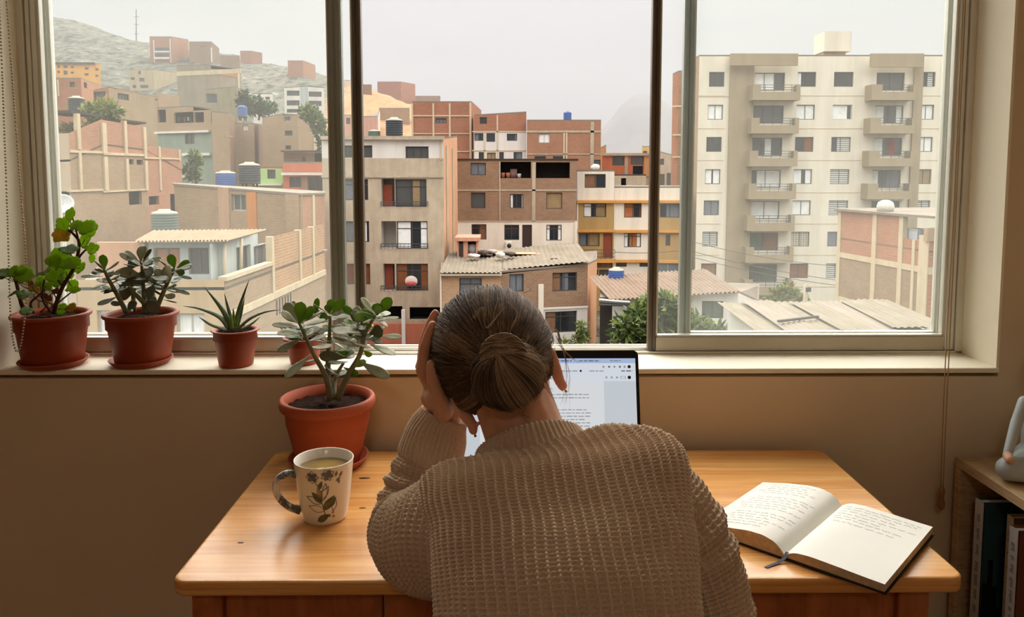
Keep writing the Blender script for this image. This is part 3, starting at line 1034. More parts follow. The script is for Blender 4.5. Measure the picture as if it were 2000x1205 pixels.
def saucer(parent, c, z0, r, h, mat):
    MB().lathe([(r * .80, 0), (r * .84, .001), (r * .97, h * .8), (r, h), (r * .985, h * 1.12), (r * .945, h), (r * .82, .0045), (0, .0045)], (c[0], c[1], z0), 64).build('saucer', mat, parent)

def jade_leaf(parent, base, tip, width, nrm, mat, thick=0.18, curl=0.12, name='leaf'):
    """thick obovate succulent leaf from base to tip; nrm = direction its face looks"""
    base, tip, nrm = Vector(base), Vector(tip), Vector(nrm)
    d = tip - base
    L = d.length
    d.normalize()
    side = d.cross(nrm).normalized()
    up = side.cross(d).normalized()
    nu, nv = 12, 14
    v, f = [], []
    for i in range(nv):
        s_ = i / (nv - 1)
        q_ = min(1, s_ / .64)
        prof = .16 + .84 * q_ * q_ * (3 - 2 * q_) if s_ < .64 else math.sqrt(max(0.0, 1 - ((s_ - .64) / .36) ** 2.2))
        prof = max(prof, .03)
        c = base + d * (L * s_) + up * (curl * L * (s_ * s_ - s_))
        for j in range(nu):
            a = 2 * math.pi * j / nu
            x, y = math.cos(a), math.sin(a)
            v.append(c + side * (x * width * .5 * prof) + up * ((y * thick * .5 * width * prof ** .8) + abs(x) ** 2 * width * .10 * prof))
    for i in range(nv - 1):
        for j in range(nu):
            j2 = (j + 1) % nu
            f.append((i * nu + j, i * nu + j2, (i + 1) * nu + j2, (i + 1) * nu + j))
    f.append(tuple(range(nu - 1, -1, -1))); f.append(tuple((nv - 1) * nu + j for j in range(nu)))
    return MB().add(v, f, None, 0, True).build(name, mat, parent)

# --- jade plant in the big round-lipped pot on the desk
PC = (-0.362, 1.533)
ja = thing('potted_jade_plant', 'big jade plant in a round-lipped terracotta pot and saucer on the desk', 'potted plant', (PC[0], PC[1], DZ))
saucer(ja, PC, DZ, .081, .018, M_terra)
pot(ja, PC, DZ + .005, .063, .0895, .137, .022, M_terra, 0.86)
JY = PC[1]
zm = lambda x, y: (520 + x / 3.1706, 560 + y / 3.1706)
def jp(x, y, dy=0.0):
    return at(*zm(x, y), JY + dy)
st = MB()
def stem(pts, r0, r1, name='stem', mat=None, parent=None):
    p = smooth_path([jp(*q) for q in pts], 18)
    return MB().tube(p, lerp_list([r0, r1], 18), 10).build(name, mat or M_stem, parent or ja)
stem([(398, 700, 0), (370, 560, -.01), (290, 410, -.02), (205, 225, -.03)], .0068, .003)
stem([(440, 700, .005), (500, 560, .01), (580, 420, .015), (612, 290, .02), (675, 180, .02)], .0068, .003)
stem([(380, 600, 0), (385, 420, .02), (392, 300, .03), (396, 180, .03)], .006, .003)
stem([(415, 690, 0), (430, 560, .03), (480, 470, .04)], .006, .003)
stem([(605, 330, .02), (600, 240, .03), (560, 170, .05)], .004, .0025)
rj = random.Random(21)
# bx, by, tx, ty, width (zoom pixels), tone (0 grey-green, 1 young, 2 dark), depth of base, depth of tip
JL = [
 (205, 225, 118, 100, 62, 0, -.03, -.02), (205, 225, 165, 95, 50, 0, -.03, .0), (205, 220, 218, 92, 68, 1, -.03, -.035), (210, 222, 296, 122, 50, 1, -.03, -.03), (195, 225, 92, 160, 54, 0, -.03, -.055),
 (210, 225, 352, 148, 46, 0, -.03, -.05), (215, 240, 368, 210, 48, 0, -.03, -.055), (190, 245, 34, 236, 44, 0, -.03, -.045), (215, 290, 66, 285, 50, 0, -.02, .0), (222, 315, 66, 402, 46, 0, -.02, -.055),
 (275, 420, 114, 568, 58, 0, -.015, -.06), (225, 290, 140, 262, 40, 2, -.02, .02), (240, 300, 330, 250, 46, 2, -.02, .02), (262, 335, 372, 300, 54, 0, -.015, .0), (270, 372, 402, 372, 60, 0, -.015, -.045), (215, 270, 120, 310, 40, 0, -.02, .02),
 (160, 150, 172, 88, 24, 2, .0, .0), (300, 190, 318, 68, 36, 1, .03, .04), (395, 170, 292, 106, 34, 0, .03, .0), (394, 170, 376, 108, 40, 1, .03, .02), (395, 160, 407, 76, 50, 1, .03, .03), (400, 170, 486, 76, 52, 1, .03, .02), (392, 190, 330, 190, 60, 1, .03, .01),
 (395, 190, 515, 184, 34, 0, .03, .01), (390, 215, 280, 130, 34, 2, .03, .05), (392, 260, 290, 285, 58, 0, .03, .01), (390, 300, 520, 240, 40, 0, .03, .05), (390, 340, 300, 335, 46, 0, .03, .0), (392, 330, 480, 380, 44, 0, .03, .06),
 (600, 260, 402, 278, 66, 0, .02, -.02), (610, 275, 500, 285, 56, 0, .02, -.045), (610, 310, 470, 290, 44, 2, .02, .05), (600, 370, 402, 320, 50, 0, .015, -.03), (650, 378, 550, 356, 62, 0, .015, -.045),
 (680, 178, 586, 66, 48, 0, .02, .02), (684, 172, 654, 98, 42, 2, .02, .05), (686, 175, 690, 100, 62, 1, .02, .01), (688, 178, 690, 118, 42, 1, .02, -.02), (690, 170, 774, 68, 62, 1, .02, .01), (680, 180, 536, 190, 56, 1, .02, -.03), (672, 190, 585, 150, 46, 1, .02, .05),
 (686, 190, 822, 192, 28, 0, .02, .0), (680, 200, 752, 240, 42, 0, .02, .05), (676, 185, 768, 158, 44, 0, .02, .06), (610, 200, 524, 152, 40, 2, .03, .05), (565, 190, 475, 122, 44, 1, .05, .06), (590, 210, 552, 120, 46, 0, .04, .06), (545, 230, 528, 140, 26, 2, .05, .05),
 (640, 290, 724, 268, 74, 2, .02, .0), (700, 300, 836, 312, 44, 0, .02, .0), (632, 350, 798, 424, 62, 0, .015, -.05), (640, 320, 716, 340, 50, 2, .02, .03), (600, 395, 652, 430, 36, 1, .015, .03), (575, 462, 762, 566, 62, 0, .01, -.045),
 (500, 440, 326, 425, 62, 2, .03, .0), (505, 465, 385, 475, 54, 2, .03, -.02), (480, 500, 572, 548, 40, 1, .03, .0), (440, 545, 358, 488, 46, 2, .02, .0), (520, 500, 620, 460, 40, 1, .03, .05), (430, 560, 500, 520, 34, 2, .02, .05), (440, 400, 528, 420, 36, 1, .03, .06), (310, 450, 250, 460, 36, 2, .0, .05),
 (600, 300, 525, 330, 40, 0, .02, .06), (560, 250, 470, 225, 40, 0, .05, .07), (400, 240, 465, 260, 44, 0, .03, .0), (590, 330, 660, 300, 36, 2, .02, .05),
]
for (bx, by, tx, ty, wv, tone, db, dt) in JL:
    b, t_ = jp(bx, by, db), jp(tx, ty, dt)
    wid = wv / 3.1706 / 1500 * JY * 1.16
    up = Vector((rj.uniform(-.3, .3), -0.55 + rj.uniform(-.3, .3), 0.8))
    if tone == 1 or (tone == 2 and wv > 60):
        up = Vector((rj.uniform(-.35, .35), -1, 0.15))
    jade_leaf(ja, b, t_, wid, up, (M_jade, M_jadey, M_jaded)[tone], curl=rj.uniform(.02, .16))

# smaller leaves filling the crowns
for k, (cx_, cy_, cd_) in enumerate(((215, 260, -.025), (235, 310, -.02), (396, 215, .03), (394, 280, .03), (390, 340, .02), (600, 300, .02), (612, 330, .02), (640, 260, .02), (672, 205, .02), (570, 230, .04), (480, 440, .04), (540, 300, .03))):
    for m in range(4):
        a = 1.57 * m + .7 * k + rj.uniform(-.3, .3)
        b = jp(cx_, cy_, cd_)
        d = Vector((math.cos(a), math.sin(a) * .8, rj.uniform(.05, .5))).normalized()
        jade_leaf(ja, b, b + d * rj.uniform(.026, .038), rj.uniform(.013, .018), (rj.uniform(-.3, .3), -.4, 1), (M_jade, M_jade, M_jaded, M_jadey)[(m + k) % 4], curl=rj.uniform(.05, .18))

# --- sill: jade plant (second pot), aloe (third), geranium (first), small pot behind the desk plant
SZL = 0.92
C2 = (-0.808, 1.690)
j2 = thing('potted_jade_plant', 'dark grey-green jade plant in a terracotta pot between geranium and aloe on the sill', 'potted plant', (C2[0], C2[1], SZL))
saucer(j2, (C2[0] - .004, C2[1]), SZL, .0665, .013, M_terrad)
pot(j2, C2, SZL + .005, .0570, .0735, .112, .009, M_terrad, 0.86, collar=.024)
z2 = lambda x, y: (x / 3.012, 380 + y / 3.012)
def p2(x, y, dy=0.0, Y=None):
    return at(*z2(x, y), (C2[1] if Y is None else Y) + dy)
def stem2(par, pts, r0, r1, mat, Y):
    p = smooth_path([p2(*q, Y) if len(q) == 3 else p2(q[0], q[1], 0, Y) for q in pts], 16)
    MB().tube(p, lerp_list([r0, r1], 16), 9).build('stem', mat, par)
for pts in ([(748, 700, -.02), (690, 590, -.03), (640, 500, -.03), (612, 440, -.03)], [(850, 700, 0), (845, 560, 0), (832, 400, 0)], [(925, 660, 0), (985, 520, 0), (1025, 440, 0)],
            [(850, 640, -.02), (800, 590, -.03), (760, 540, -.03)], [(790, 690, .03), (780, 560, .03), (760, 480, .03)], [(900, 690, .03), (900, 560, .04), (940, 470, .04)]):
    stem2(j2, pts, .0055, .003, M_stem, C2[1])
J2 = [
 (615, 445, 607, 352, 46, 1), (612, 445, 560, 392, 50, 0), (618, 448, 698, 398, 30, 2), (612, 455, 538, 466, 34, 1), (610, 480, 474, 484, 26, 2), (640, 475, 752, 438, 44, 0), (625, 470, 670, 470, 40, 2), (640, 520, 536, 556, 34, 2), (655, 545, 600, 572, 34, 0),
 (690, 600, 574, 650, 34, 2), (645, 500, 700, 480, 50, 0), (690, 560, 610, 575, 30, 2), (700, 540, 838, 488, 56, 2), (725, 650, 650, 638, 36, 2), (745, 690, 800, 625, 50, 2), (660, 430, 695, 400, 40, 0),
 (828, 400, 842, 298, 52, 0), (822, 395, 734, 330, 30, 0), (815, 410, 702, 346, 40, 0), (838, 392, 892, 320, 26, 2), (845, 400, 958, 374, 36, 0), (822, 415, 752, 398, 60, 2), (840, 405, 898, 402, 50, 2), (820, 425, 724, 408, 28, 2), (845, 430, 950, 452, 44, 0),
 (838, 400, 862, 360, 40, 2), (790, 480, 896, 476, 74, 0), (850, 450, 902, 462, 60, 2), (830, 470, 700, 452, 56, 0), (745, 430, 738, 488, 60, 2), (770, 530, 668, 548, 50, 2), (800, 560, 700, 592, 70, 2), (830, 545, 745, 565, 40, 2), (850, 560, 905, 588, 70, 2),
 (830, 620, 938, 688, 64, 2), (860, 500, 960, 540, 54, 2), (880, 480, 990, 500, 50, 0), (905, 600, 880, 540, 50, 2), (920, 650, 862, 640, 46, 2), (850, 690, 852, 640, 16, 0), (780, 690, 745, 640, 46, 2),
 (1028, 440, 1002, 350, 46, 1), (1032, 440, 1116, 390, 38, 1), (1025, 450, 940, 386, 46, 0), (1035, 440, 1130, 424, 48, 0), (1030, 450, 1088, 462, 36, 1), (1025, 470, 1130, 496, 20, 2), (1000, 500, 905, 445, 46, 0), (1010, 490, 970, 420, 50, 0), (985, 500, 1036, 522, 44, 0),
 (990, 540, 1118, 588, 26, 2), (975, 560, 1062, 575, 46, 0), (955, 615, 1040, 638, 22, 2), (960, 590, 1030, 605, 40, 0), (980, 520, 890, 480, 40, 2), (960, 600, 900, 560, 40, 2), (1010, 470, 960, 450, 44, 1), (930, 640, 870, 600, 44, 2),
]
for q, (bx, by, tx, ty, wv, tone) in enumerate(J2):
    db, dt = rj.uniform(-.02, .02), rj.uniform(-.05, .04)
    b, t_ = p2(bx, by, db), p2(tx, ty, db + dt)
    wid = wv / 3.012 / 1500 * C2[1] * 1.2
    up = Vector((rj.uniform(-.4, .4), -0.5 + rj.uniform(-.4, .3), 0.8))
    if tone == 1 or wv > 54:
        up = Vector((rj.uniform(-.3, .3), -1, 0.25))
    jade_leaf(j2, b, t_, wid, up, (M_jade, M_jadey, M_jaded)[tone], curl=rj.uniform(.0, .15))

for k, (cx_, cy_) in enumerate(((612, 460), (650, 520), (680, 570), (832, 420), (838, 470), (846, 540), (848, 600), (1020, 460), (995, 510), (965, 560), (770, 545), (765, 500), (920, 520))):
    for m in range(4):
        a = 1.57 * m + .9 * k + rj.uniform(-.3, .3)
        b = p2(cx_, cy_, rj.uniform(-.02, .02))
        d = Vector((math.cos(a), math.sin(a) * .8, rj.uniform(.0, .5))).normalized()
        jade_leaf(j2, b, b + d * rj.uniform(.024, .036), rj.uniform(.012, .017), (rj.uniform(-.3, .3), -.4, 1), (M_jade, M_jaded, M_jaded)[(m + k) % 3], curl=rj.uniform(.05, .18))

C3 = (-0.596, 1.676)
al = thing('potted_aloe', 'small spiky aloe in a little terracotta pot without saucer on the sill', 'potted plant', (C3[0], C3[1], SZL))
pot(al, C3, SZL, .0365, .0465, .0815, .004, M_terrad, 0.92, collar=.018)
AL = [([(1350, 790, 0), (1290, 720, -.01), (1180, 672, -.02), (1075, 655, -.03)], 40, 0), ([(1360, 785, .0), (1310, 680, .0), (1200, 540, .01)], 40, 0), ([(1375, 770, .02), (1345, 680, .03), (1320, 582, .04)], 26, 0),
      ([(1378, 760, 0), (1374, 700, 0), (1372, 668, 0)], 18, 1), ([(1385, 775, 0), (1410, 660, .01), (1466, 498, .02)], 36, 0), ([(1395, 780, .02), (1420, 690, .03), (1440, 602, .03)], 26, 0), ([(1395, 795, -.01), (1470, 730, -.02), (1560, 690, -.03), (1660, 676, -.04)], 40, 0),
      ([(1410, 795, .02), (1480, 760, .03), (1534, 716, .04)], 26, 0), ([(1330, 795, -.02), (1240, 765, -.03), (1168, 718, -.03)], 30, 0), ([(1365, 790, -.01), (1360, 740, -.01), (1355, 700, -.01)], 24, 1), ([(1385, 790, -.015), (1395, 740, -.015), (1400, 705, -.015)], 22, 1),
      ([(1400, 798, -.02), (1430, 760, -.03), (1460, 735, -.035)], 24, 0), ([(1340, 800, .0), (1290, 780, .02), (1250, 790, .03)], 22, 0)]
for pts, wv, tone in AL:
    P = smooth_path([p2(x, y, d, C3[1]) for x, y, d in pts], 16)
    w_ = wv / 3.012 / 1500 * C3[1] * .5
    MB().tube(P, [w_ * (0.9 - 0.25 * (i / 15)) * (1 - (i / 15) ** 3) + .0003 for i in range(16)], 10, flat=.42, up=(0, -.5, 1)).build('leaf', M_aloei if tone else M_aloe, al)

C4 = (-0.449, 1.690)
p4 = thing('potted_succulent', 'smallest terracotta pot with pale succulent leaves on the sill behind the big jade plant', 'potted plant', (C4[0], C4[1], SZL))
pot(p4, C4, SZL, .030, .041, .060, .006, M_terrad, 0.9, collar=.012)
for k in range(9):
    a = 2 * math.pi * k / 9 + .3
    b = Vector((C4[0] + .004 * math.cos(a), C4[1] + .004 * math.sin(a), SZL + .054))
    jade_leaf(p4, b, b + Vector((.040 * math.cos(a) - .012, .030 * math.sin(a), .020 + .012 * (k % 3))), .014, (0, -.4, 1), M_jade, .3)

C1 = (-1.000, 1.680)
ge = thing('potted_geranium', 'bright green geranium in a wide terracotta pot at the left end of the sill', 'potted plant', (C1[0], C1[1], SZL))
saucer(ge, C1, SZL, .0705, .013, M_terrad)
pot(ge, C1, SZL + .005, .0600, .0745, .113, .009, M_terrad, 0.88, collar=.026)
for pts, r0, r1, m in (([(312, 700, 0), (365, 550, 0), (440, 420, 0), (466, 290, 0), (440, 240, 0), (400, 205, 0)], .0048, .0024, M_stemd), ([(440, 405, 0), (480, 350, .01), (520, 310, .01)], .003, .0016, M_stemd),
                       ([(462, 270, 0), (450, 220, 0), (425, 130, .0)], .0024, .0014, M_stemd), ([(160, 700, -.03), (125, 640, -.06), (90, 500, -.11), (60, 470, -.125)], .005, .0022, M_stemd), ([(100, 520, -.105), (120, 480, -.115), (150, 470, -.12)], .002, .0012, M_stemd),
                       ([(200, 700, 0), (180, 640, 0), (230, 590, 0), (300, 520, 0)], .003, .0018, M_stemd), ([(300, 690, -.02), (250, 610, -.03), (260, 500, -.03)], .003, .0016, M_stemd), ([(340, 640, 0), (400, 590, .02), (440, 560, .02)], .002, .0012, M_stemd), ([(370, 540, 0), (330, 480, -.01), (340, 380, -.01)], .0022, .0012, M_stemd),
                       ([(420, 450, 0), (430, 380, 0), (400, 330, 0)], .002, .0012, M_stemd), ([(330, 690, 0), (300, 640, .01), (220, 620, .01), (180, 560, .01)], .002, .0012, M_curl), ([(280, 690, .02), (330, 620, .02), (300, 560, .02)], .002, .0012, M_curl), ([(240, 690, .01), (280, 640, .0), (210, 570, .0), (190, 530, .0), (240, 540, .0)], .0016, .0012, M_curl)):
    stem2(ge, pts, r0, r1, m, C1[1])
def lobed(parent, c, r, nrm, mat, rot, lobes=5, fold=.25):
    """flat scalloped leaf with a slight dish, 0.5 mm thick"""
    nrm = Vector(nrm).normalized()
    a = nrm.cross(Vector((.2, .1, 1))).normalized()
    b = nrm.cross(a)
    n, m = 40, 4
    v, f = [], []
    for lay in (0, 1):
        v.append(Vector(c) - nrm * (.0006 * lay))
        for i in range(1, m + 1):
            for j in range(n):
                th = 2 * math.pi * j / n
                rr = r * (0.80 + 0.20 * abs(math.cos(th * lobes / 2)) ** .7 + .03 * math.cos(th * 15)) * (1 - .35 * max(0, math.cos(th)) ** 12) * i / m
                q = Vector(c) + (a * math.cos(th + rot) + b * math.sin(th + rot)) * rr
                q += nrm * (fold * rr * rr / r * (0.6 * math.cos(2 * th) + .25 * math.cos(lobes * th)) - .0006 * lay)
                v.append(q)
    N = 1 + n * m
    for lay in (0, 1):
        o = lay * N
        fs = [(o, o + 1 + j, o + 1 + (j + 1) % n) for j in range(n)]
        for i in range(m - 1):
            for j in range(n):
                fs.append((o + 1 + i * n + j, o + 1 + (i + 1) * n + j, o + 1 + (i + 1) * n + (j + 1) % n, o + 1 + i * n + (j + 1) % n))
        f += [tuple(reversed(q)) for q in fs] if lay else fs
    e0 = 1 + (m - 1) * n
    for j in range(n):
        f.append((e0 + j, N + e0 + j, N + e0 + (j + 1) % n, e0 + (j + 1) % n))
    MB().add(v, f, None, 0, True).build('leaf', mat, parent)
rg = random.Random(4)
GL = [(410, 115, 32, 0), (374, 172, 32, 0), (442, 178, 32, 0), (505, 188, 42, 0), (540, 205, 32, 0), (358, 242, 38, 1), (388, 232, 20, 1), (500, 262, 42, 0), (546, 318, 28, 0), (400, 322, 42, 2), (340, 382, 52, 0), (320, 395, 36, 0), (418, 400, 42, 0), (470, 430, 30, 0), (540, 376, 20, 0), (390, 455, 40, 0), (335, 500, 40, 0),
      (420, 532, 36, 0), (305, 480, 32, 0), (262, 455, 32, 2), (232, 515, 30, 0), (36, 458, 38, 2), (85, 452, 28, 0), (140, 472, 40, 0), (132, 445, 24, 0), (80, 582, 26, 2), (150, 588, 32, 2), (152, 682, 28, 2), (358, 672, 30, 0), (416, 664, 26, 1), (330, 566, 18, 3), (196, 562, 28, 1), (270, 540, 24, 0), (445, 560, 20, 0), (350, 440, 28, 0), (20, 480, 20, 2), (180, 520, 22, 3), (260, 600, 18, 3), (290, 610, 16, 3)]
for x, y, r, tone in GL:
    d = rg.uniform(-.04, .03) if x > 155 else -.125
    c = p2(x, y, d, C1[1])
    nr = Vector((rg.uniform(-.5, .5), -1, rg.uniform(.1, .9)))
    if tone == 2:
        nr = Vector((rg.uniform(-.4, .4), -.45, 1))
    lobed(ge, c, r / 3.012 / 1500 * C1[1] * 1.36, nr, (M_ger, M_gery, M_gerd, M_curl)[tone], rg.uniform(0, 6.28), rg.choice((5, 5, 7)), rg.uniform(.1, .4))
    if rg.random() < .75:
        # petiole to the nearest point of the stems
        tgt = min([p2(440, 420, 0, C1[1]), p2(466, 300, 0, C1[1]), p2(400, 500, 0, C1[1]), p2(320, 660, 0, C1[1]), p2(95, 510, -.03, C1[1]), p2(250, 600, -.02, C1[1]), p2(420, 215, 0, C1[1])], key=lambda q: (q - c).length)
        MB().tube(smooth_path([c, c.lerp(tgt, .5) + Vector((0, 0, -.004)), tgt], 8), .0009, 5).build('petiole', M_stemd, ge)
# ------------------------------------------------------------------ the town outside
GZ = -10.5
M_dark = plain('window_dark', (38, 40, 44), 0.15, 0.6, var=0.1, scale=0.7)
M_dark2 = plain('window_smoke', (74, 74, 72), 0.2, 0.6, var=0.15, scale=0.7)
M_fr = plain('window_metal', (70, 66, 62), 0.5, 0.4, var=0.05)
M_frw = plain('window_white', (170, 168, 160), 0.6, 0.3, var=0.05)
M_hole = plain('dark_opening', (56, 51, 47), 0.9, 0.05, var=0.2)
CUR = {'c': plain('net_curtain', (225, 225, 222), 0.9, 0.1, var=0.12, scale=3), 'b': plain('brown_curtain', (128, 96, 74), 0.9, 0.1, var=0.15, scale=2),
       't': plain('tan_curtain', (146, 124, 92), 0.9, 0.1, var=0.15, scale=2), 'o': plain('orange_curtain', (170, 108, 66), 0.9, 0.1, var=0.15, scale=2),
       'w': plain('wood_shutter', (122, 74, 46), 0.7, 0.2, var=0.2, scale=2), 's': plain('slat_blind', (200, 200, 195), 0.7, 0.2, var=0.05), 'g': plain('green_curtain', (88, 98, 84), 0.8, 0.1, var=0.12, scale=2),
       'r': plain('red_cloth', (140, 50, 46), 0.8, 0.1, var=0.15), 'k': plain('grey_curtain', (112, 116, 122), 0.9, 0.1, var=0.1, scale=2)}
M_door = plain('door_dark', (58, 44, 40), 0.6, 0.3, var=0.1)
M_doorr = plain('door_red', (134, 66, 44), 0.6, 0.3, var=0.15)
M_rail = plain('railing_metal', (70, 72, 74), 0.5, 0.4, var=0.05)
M_conc = concrete('bare_concrete', (178, 164, 142))
M_beam = concrete('concrete_frame_member', (200, 182, 152), 0.12)
M_roofc = concrete('roof_screed', (132, 121, 108), 0.2, 0.4)
M_zinc = concrete('corrugated_sheet', (126, 116, 100), 0.25, 0.6)
M_zincd = concrete('dark_sheet', (70, 62, 56), 0.25, 0.6)
M_white = concrete('white_wall', (214, 208, 200), 0.07, 0.25)
M_cream = concrete('cream_wall', (220, 210, 192), 0.06, 0.25)
M_brick = brick('red_brick', (166, 106, 80), (154, 96, 72), (166, 138, 112))
M_bricko = brick('orange_brick', (178, 120, 90), (168, 110, 82), (176, 144, 116))
M_brickb = brick('brown_brick', (148, 116, 92), (138, 106, 84), (152, 132, 110), mix=0.6)
M_brickt = brick('tan_brick', (166, 140, 112), (156, 130, 104), (164, 144, 118), mix=0.55)

M_rose = brick('rose_brick', (178, 130, 104), (168, 120, 96), (170, 142, 118))

class Face:
    """a vertical wall plane between two plan points"""
    def __init__(s, A, B):
        s.A, s.B = Vector((A[0], A[1], 0)), Vector((B[0], B[1], 0))
        s.d = s.B - s.A
        s.L = s.d.length
        s.d.normalize()
        s.n = Vector((s.d.y, -s.d.x, 0))       # outward: towards the viewer when A is left of B
    def hit(s, px, py):
        r = ray(px, py)
        den = s.n.dot(r)
        t = s.n.dot(s.A - Vector((CAM.x, CAM.y, 0))) / den
        p = CAM + r * t
        return (Vector((p.x, p.y, 0)) - s.A).dot(s.d), p.z
    def rect(s, r):
        x0, y0, x1, y1 = r
        s0 = s.hit(x0, (y0 + y1) / 2)[0]; s1 = s.hit(x1, (y0 + y1) / 2)[0]
        z1 = s.hit((x0 + x1) / 2, y0)[1]; z0 = s.hit((x0 + x1) / 2, y1)[1]
        return s0, s1, z0, z1
    def pt(s, u, z, out=0.0):
        return s.A + s.d * u + s.n * out + Vector((0, 0, z))

def wall_part(face, z0, zA, zB, rects, mat, parent, depth=0.22, name='wall', u0=0.0, u1=None):
    """wall with real openings (u0,u1,z0,z1) and their reveals"""
    u1 = face.L if u1 is None else u1
    us = sorted(set([u0, u1] + [min(max(v, u0), u1) for r in rects for v in r[:2]]))
    zs = sorted(set([z0] + [v for r in rects for v in r[2:4]]))
    zt = lambda u: zA + (zB - zA) * (u / face.L)
    zs = [z for z in zs if z < min(zA, zB) - .02] + [None]
    b = MB()
    for i in range(len(us) - 1):
        for j in range(len(zs) - 1):
            ua, ub = us[i], us[i + 1]
            if ub - ua < 1e-4:
                continue
            za = zs[j]
            zb = zs[j + 1]
            um, zm_ = (ua + ub) / 2, (za + (zb if zb is not None else min(zA, zB))) / 2
            if any(r[0] < um < r[1] and r[2] < zm_ < r[3] for r in rects):
                continue
            zbl, zbr = (zb, zb) if zb is not None else (zt(ua), zt(ub))
            b.add([face.pt(ua, za), face.pt(ub, za), face.pt(ub, zbr), face.pt(ua, zbl)], [(0, 1, 2, 3)], [[(ua, za), (ub, za), (ub, zbr), (ua, zbl)]])
    for r in rects:
        a = [face.pt(r[0], r[2]), face.pt(r[1], r[2]), face.pt(r[1], r[3]), face.pt(r[0], r[3])]
        c = [p - face.n * depth for p in a]
        for k in range(4):
            k2 = (k + 1) % 4
            b.add([a[k], a[k2], c[k2], c[k]], [(0, 3, 2, 1)], [[(0, 0), (0, depth), (1, depth), (1, 0)]])
    return b.build(name, mat, parent)

def corr_sheet(b, p, nrm_n, u, v, n, amp, mi=0):
    """corrugated sheet: corner p, edge u (across the ribs), edge v (along them)"""
    k = n * 6
    vs = []
    for i in range(k + 1):
        o = nrm_n * (amp * math.sin(i / 6 * 2 * math.pi))
        vs += [p + u * (i / k) + o, p + u * (i / k) + v + o]
    lu, lv = u.length, v.length
    b.add(vs, [(2 * i, 2 * i + 2, 2 * i + 3, 2 * i + 1) for i in range(k)], [[(lu * i / k, 0), (lu * (i + 1) / k, 0), (lu * (i + 1) / k, lv), (lu * i / k, lv)] for i in range(k)], mi, True)

def window(face, r, kind, parent, recess=0.14):
    """one window: frame with mullions (part), pane and curtain (sub-parts)"""
    u0, u1, z0, z1 = r
    w_, h_ = u1 - u0, z1 - z0
    fw = min(0.06, w_ * .08)
    light = kind[0].isupper()
    kk = kind.lower()
    o = -recess
    fb = MB()
    def bar(a, b_, c, d):
        q = [face.pt(a, c, o), face.pt(b_, c, o), face.pt(b_, d, o), face.pt(a, d, o)]
        q2 = [p - face.n * .05 for p in q]
        fb.add(q + q2, [(0, 1, 2, 3), (1, 0, 4, 5), (2, 1, 5, 6), (3, 2, 6, 7), (0, 3, 7, 4)])
    bar(u0, u0 + fw, z0, z1); bar(u1 - fw, u1, z0, z1); bar(u0 + fw, u1 - fw, z0, z0 + fw); bar(u0 + fw, u1 - fw, z1 - fw, z1)
    nm = 1 if w_ / max(h_, .1) < 1.7 else (2 if w_ / max(h_, .1) < 2.6 else 3)
    if 'x' not in kk:
        for k in range(nm):
            um = u0 + w_ * (k + 1) / (nm + 1)
            bar(um - fw * .4, um + fw * .4, z0 + fw, z1 - fw)
        if 'h' in kk:
            bar(u0 + fw, u1 - fw, z0 + h_ * .72, z0 + h_ * .72 + fw * .8)
    fo = fb.build('window', M_frw if light else M_fr, parent)
    pb = MB()
    q = [face.pt(u0, z0, o - .045), face.pt(u1, z0, o - .045), face.pt(u1, z1, o - .045), face.pt(u0, z1, o - .045)]
    pb.add(q, [(0, 1, 2, 3)])
    pb.build('pane', M_dark2 if 'm' in kk else M_dark, fo)
    # curtains: code letter + digits = which tenths of the width they cover, e.g. c05 covers 0-50 %
    i = 0
    import re
    for m in re.finditer(r'([cbtowsgrk])(\d)(\d)', kk):
        c, a, b_ = m.group(1), int(m.group(2)) / 9, int(m.group(3)) / 9
        ua, ub = u0 + w_ * a, u0 + w_ * b_
        n = 24
        vs = []
        for j in range(n + 1):
            uu = ua + (ub - ua) * j / n
            oo = o - .03 + (.012 * math.sin(j * 1.9) if c not in 'sw' else 0)
            vs += [face.pt(uu, z0 + .02, oo), face.pt(uu, z1 - .02, oo)]
        cb = MB()
        if c == 's':
            ns = 7
            for j in range(ns):
                za, zb = z0 + h_ * (j + .12) / ns, z0 + h_ * (j + .85) / ns
                cb.add([face.pt(ua, za, o - .035), face.pt(ub, za, o - .035), face.pt(ub, zb, o - .02), face.pt(ua, zb, o - .02)], [(0, 1, 2, 3)])
        else:
            cb.add(vs, [(2 * j, 2 * j + 2, 2 * j + 3, 2 * j + 1) for j in range(n)], None, 0, True)
        cb.build('blind' if c == 's' else ('shutter' if c == 'w' else 'curtain'), CUR[c], fo)
    return fo

def slab_part(face, r, mat, parent, name, out=0.05, thick=0.3, bevel=0):
    """solid block on a wall: rect, front offset and thickness into the wall"""
    u0, u1, z0, z1 = r
    c = face.pt((u0 + u1) / 2, (z0 + z1) / 2, out - thick / 2)
    return MB().obox(c, face.d * ((u1 - u0) / 2), face.n * (thick / 2), Vector((0, 0, (z1 - z0) / 2))).build(name, mat, parent, bevel=bevel)

